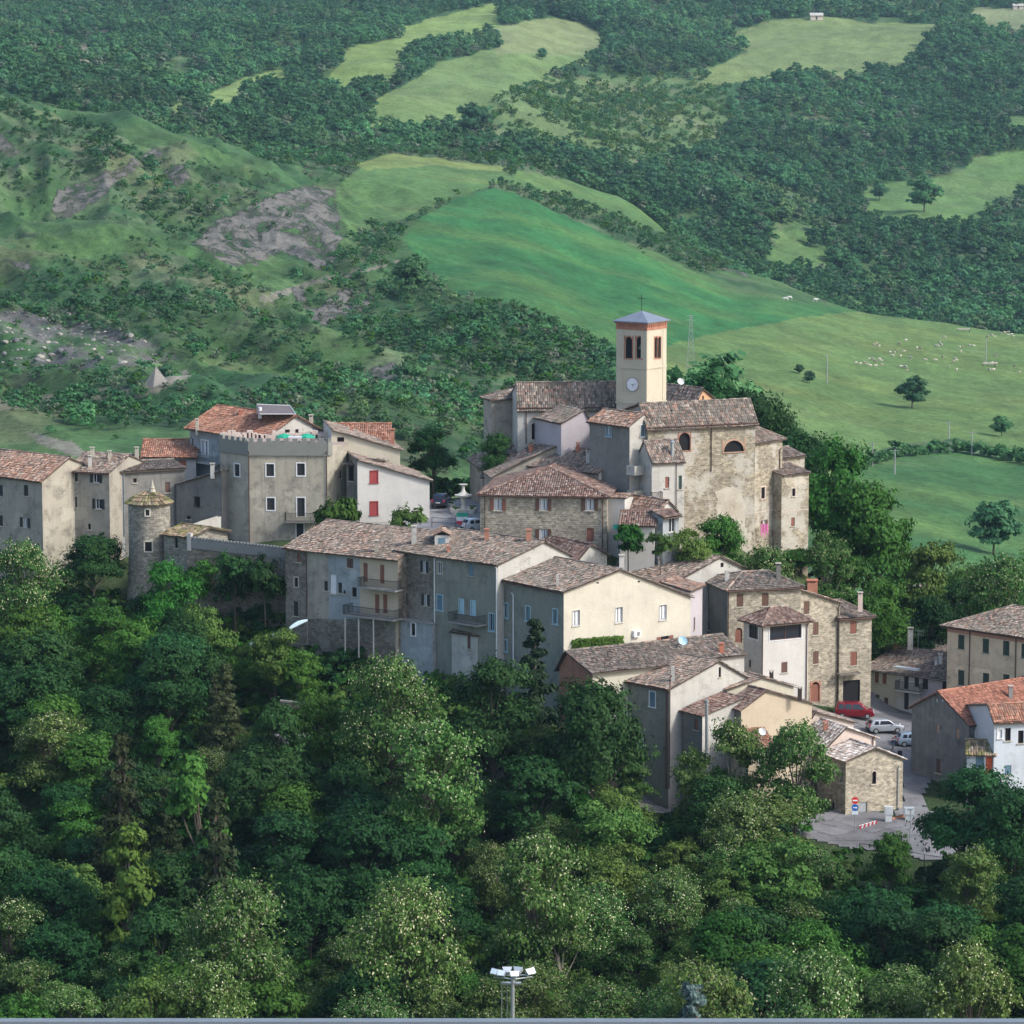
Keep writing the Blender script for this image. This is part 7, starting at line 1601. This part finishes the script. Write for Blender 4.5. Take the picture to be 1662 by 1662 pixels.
# ------------------------------------------------------------------ floodlight mast and parapet in the foreground
Yl = 215; p = P(832, 1590, Yl); g = gz(p.x, p.y); o = empty('floodlight_mast', (p.x, p.y, g), 'galvanised steel mast carrying a ring of floodlights at the bottom of the picture', 'floodlight mast')
zt = zat(1588, Yl); mb = MB(); mb.tube((p.x, p.y, g-1), (p.x, p.y, zt+.2), .19, .13, 14); mb.build('mast', GALV, o)
mb = MB(); zc = zat(1579, Yl); z2 = zat(1596, Yl)
for a, b in (((-1.2, .1), (.1, -.45)), ((.1, -.45), (1.25, .15)), ((-.9, .5), (1.0, .55))): mb.tube((p.x+a[0], p.y+a[1], zc-.3), (p.x+b[0], p.y+b[1], zc-.3), .05)
mb.tube((p.x-.75, p.y, z2), (p.x+.55, p.y, z2), .13); mb.tube((p.x, p.y, zt-.4), (p.x, p.y, zc-.3), .09); mb.build('crossbar', GALV, o)
mb = MB()
for s_ in (-.2, .15): mb.tube((p.x-.5+s_, p.y+.1, g+6), (p.x-.5+s_, p.y+.1, z2), .025)
for k in range(50): mb.tube((p.x-.7, p.y+.1, g+8+k*.35), (p.x-.35, p.y+.1, g+8+k*.35), .018)
mb.build('ladder', GALV, o)
for dx, dy, rz, tl in ((-1.1, .05, -40, 60), (-.68, -.2, -25, 55), (.12, -.5, 5, 65), (1.08, .1, 35, 60), (1.15, .3, 60, 50), (-.35, .5, 180, 60), (.35, .5, 160, 60)):
    mb = MB(); T = Matrix.Translation((p.x+dx, p.y+dy, zc)) @ Matrix.Rotation(R(rz), 4, 'Z') @ Matrix.Rotation(R(-tl+20), 4, 'X')
    prof = [(-.26, -.2), (.26, -.2), (.32, .2), (-.32, .2)]
    F = [T @ Vector((x_, -.18, z_)) for x_, z_ in prof]; Bk = [T @ Vector((x_*.55, .18, z_*.6)) for x_, z_ in prof]
    mb.face(F[::-1]); mb.face(Bk)
    for k in range(4): mb.face([F[k], F[(k+1) % 4], Bk[(k+1) % 4], Bk[k]])
    fl = mb.build('floodlight', plain('lamp_housing', (.50, .54, .57), .45, .4), o); mb = MB(); G_ = [T @ Vector((x_*.86, -.19, z_*.86)) for x_, z_ in prof]; mb.face(G_[::-1]); mb.build('lens', plain('lamp_lens', (.70, .80, .80), .15), fl)
a_ = P(-120, 1659, 190); o = empty('parapet_wall', tuple(a_), 'grey concrete parapet edge running along the very bottom of the picture', 'wall'); b_ = P(1800, 1659.5, 190); mb = MB(); mb.obox(a_-Vector((0, 0, 3)), b_-a_, (0, .5, 0), (0, 0, 2.9)); mb.build('wall', P_CONC, o); mb = MB(); mb.obox(a_-Vector((0, .1, .1)), b_-a_, (0, .7, 0), (0, 0, .16)); mb.build('coping', plain('blue_grey_coping', (.16, .19, .22)), o)
# ------------------------------------------------------------------ fields: animals, poles, boulders
WOOL = [plain('cream_wool', (.42, .39, .33), .95), plain('dusty_wool', (.28, .24, .19), .95)]
def beast(mat, s=1.0):
    """ one continuous body: deep chest, narrower belly, neck and lowered head, four jointed legs """
    V = [(0, 0, .72), (-.38, 0, .74), (.36, 0, .72), (.58, 0, .80), (.78, 0, .62), (.92, 0, .52), (-.42, .12, .5), (-.48, .13, .3), (-.42, .13, .02), (-.42, -.12, .5), (-.48, -.13, .3), (-.42, -.13, .02), (.38, .12, .45), (.38, .13, .25), (.4, .13, .02), (.38, -.12, .45), (.38, -.13, .25), (.4, -.13, .02), (-.55, 0, .6)]
    E = [(0, 1), (0, 2), (2, 3), (3, 4), (4, 5), (1, 6), (6, 7), (7, 8), (1, 9), (9, 10), (10, 11), (2, 12), (12, 13), (13, 14), (2, 15), (15, 16), (16, 17), (1, 18)]
    Rr = [.25, .24, .25, .14, .11, .07]+[.09, .045, .04]*4+[.05]
    me = bpy.data.meshes.new('body'); me.from_pydata([(a*s, b*s, c*s) for a, b, c in V], E, []); import bmesh
    bm = bmesh.new(); bm.from_mesh(me); bm.verts.layers.skin.verify(); bm.to_mesh(me); bm.free()
    for v, r in zip(me.skin_vertices[0].data, Rr): v.radius = (r*s, r*s)
    me.skin_vertices[0].data[0].use_root = True; o = bpy.data.objects.new('tmp', me); COL.objects.link(o); o.modifiers.new('s', 'SKIN'); q = o.modifiers.new('d', 'SUBSURF'); q.levels = 1
    dg = bpy.context.evaluated_depsgraph_get(); m2 = bpy.data.meshes.new_from_object(o.evaluated_get(dg)); bpy.data.objects.remove(o); m2.name = 'body'; m2.materials.clear(); m2.materials.append(mat); m2.shade_smooth(); return m2
SH = [beast(WOOL[0], .95), beast(WOOL[1], .95)]; COW = beast(plain('white_hide', (.55, .54, .5), .9), 1.5)
flock = [(1423,558),(1427,562),(1418,560),(1470,553),(1459,559),(1445,572),(1452,574),(1449,577),(1457,571),(1462,578),(1390,590),(1396,591),(1403,589),(1408,591),(1411,583),(1416,585),(1421,587),(1427,583),(1430,586),(1422,595),(1432,593),(1412,594),(1463,596),(1470,598),(1472,602),(1478,582),(1468,570),(1488,566),(1494,565),(1518,562),(1522,563),(1528,561),(1530,579),(1519,586),(1549,583),(1552,586),(1548,588),(1540,597),(1553,602),(1558,565),(1563,563),(1573,561),(1580,562),(1560,572),(1598,590),(1604,592),(1611,589),(1617,590),(1615,594),(1606,602),(1612,601),(1624,541),(1630,540),(1636,543),(1642,542),(1645,546),(1603,546),(1610,545),(1615,546),(1637,539),(1646,596),(1655,604),(1533,547),(1564,534),(1567,535),(1616,577),(1525,556),(1501,585)]
for k, (x, y) in enumerate(flock):
    p = surf(x, y+3); o = bpy.data.objects.new('sheep', SH[0 if k % 4 else 1]); COL.objects.link(o); o.location = p; o.rotation_euler.z = random.uniform(0, 6.28); o.scale = [random.uniform(.85, 1.15)]*3
    tag(o, 'cream sheep of the flock grazing on the right-hand pasture' if k % 4 else 'dusty brownish sheep of the flock grazing on the right-hand pasture', 'sheep', 'sheep of the flock' if k % 4 else 'brownish sheep of the flock')
for x, y, lab in ((1275, 487, 'left white cow of the pair above the emerald field'), (1282, 486, 'right white cow of the pair above the emerald field'), (1323, 489, 'single white cow lying right of the pair of cows')):
    p = surf(x, y+2); o = bpy.data.objects.new('cow', COW); COL.objects.link(o); o.location = p; o.rotation_euler.z = random.choice([0, 3.1]); tag(o, lab, 'cow')
# feed racks
for x, y, lab in ((1606, 594, 'low feed rack in the middle of the sheep flock'), (1564, 536, 'small pale trough near the top of the sheep pasture')):
    p = surf(x, y+3); o = empty('feed_rack', tuple(p), lab, 'feed rack'); mb = MB(); mb.box(p.x, p.y, p.z+.7, 4.2, .8, .45); mb.build('trough', TRIM_S, o); mb = MB()
    for dx in (-2, 2): mb.box(p.x+dx, p.y, p.z-.2, .15, .6, .95)
    mb.build('leg', WOODD, o)
def pole(x, yt, yb, lab, lattice=False, Ya=440):
    p = surf(x, yb, Ya); H = zat(yt, p.y)-p.z; o = empty('utility_pole', tuple(p), lab, 'utility pole'); mb = MB(); m = plain('weathered_pole', (.27, .28, .28), .8)
    if lattice:
        for k in range(9):
            z0, z1 = H*k/9, H*(k+1)/9; w0, w1 = 1.1*(1-k/11), 1.1*(1-(k+1)/11)
            for a, b in ((1, -1), (-1, 1)): mb.tube(p+Vector((a*w0, 0, z0)), p+Vector((b*w1, 0, z1)), .06, n=4); mb.tube(p+Vector((a*w0, 0, z0)), p+Vector((a*w1, 0, z1)), .08, n=4)
    else: mb.tube(p-Vector((0, 0, .5)), p+Vector((0, 0, H)), .17, .12)
    mb.build('mast', m, o); mb = MB()
    for dz in ((0, 1.2) if lattice else (.3,)): mb = MB(); mb.tube(p+Vector((-1.1, 0, H-dz)), p+Vector((1.1, 0, H-dz)), .07, n=4); mb.build('crossarm', m, o)
pole(1121, 512, 603, 'tall lattice pylon rising just right of the belfry', True); pole(1342, 575, 624, 'pole standing alone on the pasture between the small bush and the lone tree'); pole(1416, 718, 757, 'left one of the two poles beside the hedge'); pole(1452, 729, 770, 'right one of the two poles beside the hedge, slightly taller'); pole(1577, 700, 741, 'pole sticking out of the hedge line at the right'); pole(1540, 684, 712, 'faint pole in the dry lower pasture'); pole(1600, 550, 590, 'pole rising from the sheep flock')
# boulders of the rubble slope
def rock(seed, flat=.7):
    r = np.random.default_rng(seed); import bmesh
    bm = bmesh.new(); bmesh.ops.create_icosphere(bm, subdivisions=2, radius=1)
    for v in bm.verts:
        n = v.co.normalized(); f = 1+.35*(float(fbm(np.array([n.x*1.7+seed]), np.array([n.y*1.7+n.z*2.1]), seed)[0])-.5)*2
        v.co = Vector((round(n.x*f*2.2)/2.2*.5+n.x*f*.5, round(n.y*f*2.2)/2.2*.5+n.y*f*.5, (round(n.z*f*2)/2*.5+n.z*f*.5)*flat))
    me = bpy.data.meshes.new('boulder'); bm.to_mesh(me); bm.free(); me.materials.append(plain('pale_rock%d' % (seed % 3), [(.22, .21, .19), (.14, .14, .138), (.32, .295, .26)][seed % 3], .95, 0, .25)); return me
RK = [rock(k) for k in range(6)]; rr = random.Random(5); nrk = 0
big = [(131, 542, 9), (78, 522, 7), (70, 519, 5), (235, 558, 6), (152, 570, 8), (100, 548, 5), (45, 533, 5)]
while nrk < 230:
    if nrk < len(big): x, y, w = big[nrk]
    else:
        x, y = rr.uniform(-20, 262), rr.uniform(512, 596)
        if not inpoly(np.array([x]), np.array([y]), RUBBLE)[0]: continue
        w = rr.uniform(2, 6) if rr.random() < .8 else rr.uniform(6, 11)
    p = surf(x, y); o = bpy.data.objects.new('boulder', RK[rr.choice([0, 1, 1, 3, 4, 5, 2])]); COL.objects.link(o); s_ = w/(FPX/p.y)/1.6; o.location = p; o.scale = (s_*rr.uniform(.8, 1.5), s_, s_*rr.uniform(.6, 1.1)); o.rotation_euler = (rr.uniform(-.4, .4), rr.uniform(-.4, .4), rr.uniform(0, 6))
    if nrk < len(big): tag(o, ['largest pale slab boulder on the rubble slope, above the pyramid rock', 'pale boulder at the top of the rubble slope, right of a smaller one', 'small pale boulder touching the top boulder of the rubble slope', 'pale boulder at the right end of the rubble slope', 'upright pale boulder low in the middle of the rubble slope', 'rounded boulder left of the largest pale slab', 'pinkish boulder at the upper left of the rubble slope'][nrk], 'boulder')
    else: tag(o, 'grey boulder among many on the left-hand rubble slope', 'boulder', 'boulders of the rubble slope')
    nrk += 1
# pyramid-shaped rock
p = surf(252, 624); s_ = 46/(FPX/p.y)/2; o = empty('pyramid_rock', tuple(p), 'sharp pyramid-shaped rock, dark left face and pale right face, above the left houses', 'rock'); mb = MB(); t = (p.x, p.y+s_*.5, p.z+s_*1.25); A, B, C, D = (p.x-s_*1.0, p.y+s_*.2, p.z-1), (p.x-s_*.1, p.y-s_*.5, p.z-1), (p.x+s_*1.15, p.y+s_*.1, p.z-.5), (p.x, p.y+s_*1.6, p.z-1)
for f_ in ((A, B, t), (B, C, t), (C, D, t), (D, A, t)): mb.face(f_)
mb.build('rock', plain('grey_marl', (.22, .205, .185), .95, 0, .25), o)
# tiny huts in the far meadow
for x, y, w, lab in ((1325, 33, 20, 'tiny pale hut at the top of the far right meadow'), (1652, 16, 16, 'tiny pinkish farmhouse in the far top right corner')):
    p = surf(x, y, 1500); s_ = w/(FPX/p.y)/2; o = empty('hut', tuple(p), lab, 'hut'); mb = MB(); mb.box(p.x, p.y, p.z-.5, 2*s_, s_*1.2, s_*.7+.5); mb.build('wall', P_PINK, o); mb = MB(); z = p.z+s_*.7
    for pl in ([(p.x-s_*1.1, p.y-s_*.75, z-.05), (p.x+s_*1.1, p.y-s_*.75, z-.05), (p.x+s_*1.1, p.y, z+s_*.4), (p.x-s_*1.1, p.y, z+s_*.4)], [(p.x+s_*1.1, p.y+s_*.75, z-.05), (p.x-s_*1.1, p.y+s_*.75, z-.05), (p.x-s_*1.1, p.y, z+s_*.4), (p.x+s_*1.1, p.y, z+s_*.4)]): slab(mb, pl, .3, 0)
    mb.build('roof', P_LIGHTGREY, o); mb = MB(); mb.box(p.x, p.y-s_*.61, p.z, s_*.25, .1, s_*.5); mb.build('door', WOODD, o)
# roadside cutting wall on the slope road and green awning by the stone house
a_, b_ = at_ground(455, 1196, 340, -.5), at_ground(540, 1206, 339, -.5); o = empty('retaining_wall', tuple(a_), 'dark earth-coloured retaining wall beside the slope road under the trees', 'wall'); mb = MB(); mb.obox(a_, b_-a_, (0, .5, 0), (0, 0, 3.2)); mb.build('wall', S_DARK, o); mb = MB(); mb.obox(a_+Vector((0, -.06, 3.2)), b_-a_, (0, .6, 0), (0, 0, .15)); mb.build('coping', P_DARK, o)
p = P(995, 852, 369.5); o = empty('awning', tuple(p), 'small green awning right of the brown shuttered stone house', 'awning'); mb = MB(); mb.obox(p, (1.0, 0, 0), (0, -.9, -.35), (0, 0, .05)); mb.build('canvas', plain('green_canvas', (.02, .22, .14)), o); mb = MB(); mb.tube(p+Vector((0.03, 0, .02)), p+Vector((0.03, -.9, -.33)), .025); mb.tube(p+Vector((.97, 0, .02)), p+Vector((.97, -.9, -.33)), .025); mb.build('frame', IRON, o)
def haze():
    mb = MB(); mb.box(0, 1640, -80, 2400, 3360, 80+330)
    t = bpy.data.materials.new('thin_air'); t.use_nodes = True; nt = t.node_tree
    nt.nodes.remove(nt.nodes['Principled BSDF']); v = nt.nodes.new('ShaderNodeVolumePrincipled')
    v.inputs['Color'].default_value = (.50, .78, 1.0, 1); v.inputs['Density'].default_value = 0.00004; v.inputs['Anisotropy'].default_value = 0.0
    nt.links.new(v.outputs[0], nt.nodes['Material Output'].inputs['Volume'])
    o = mb.build('haze', t); tag(o, kind='stuff')
haze()
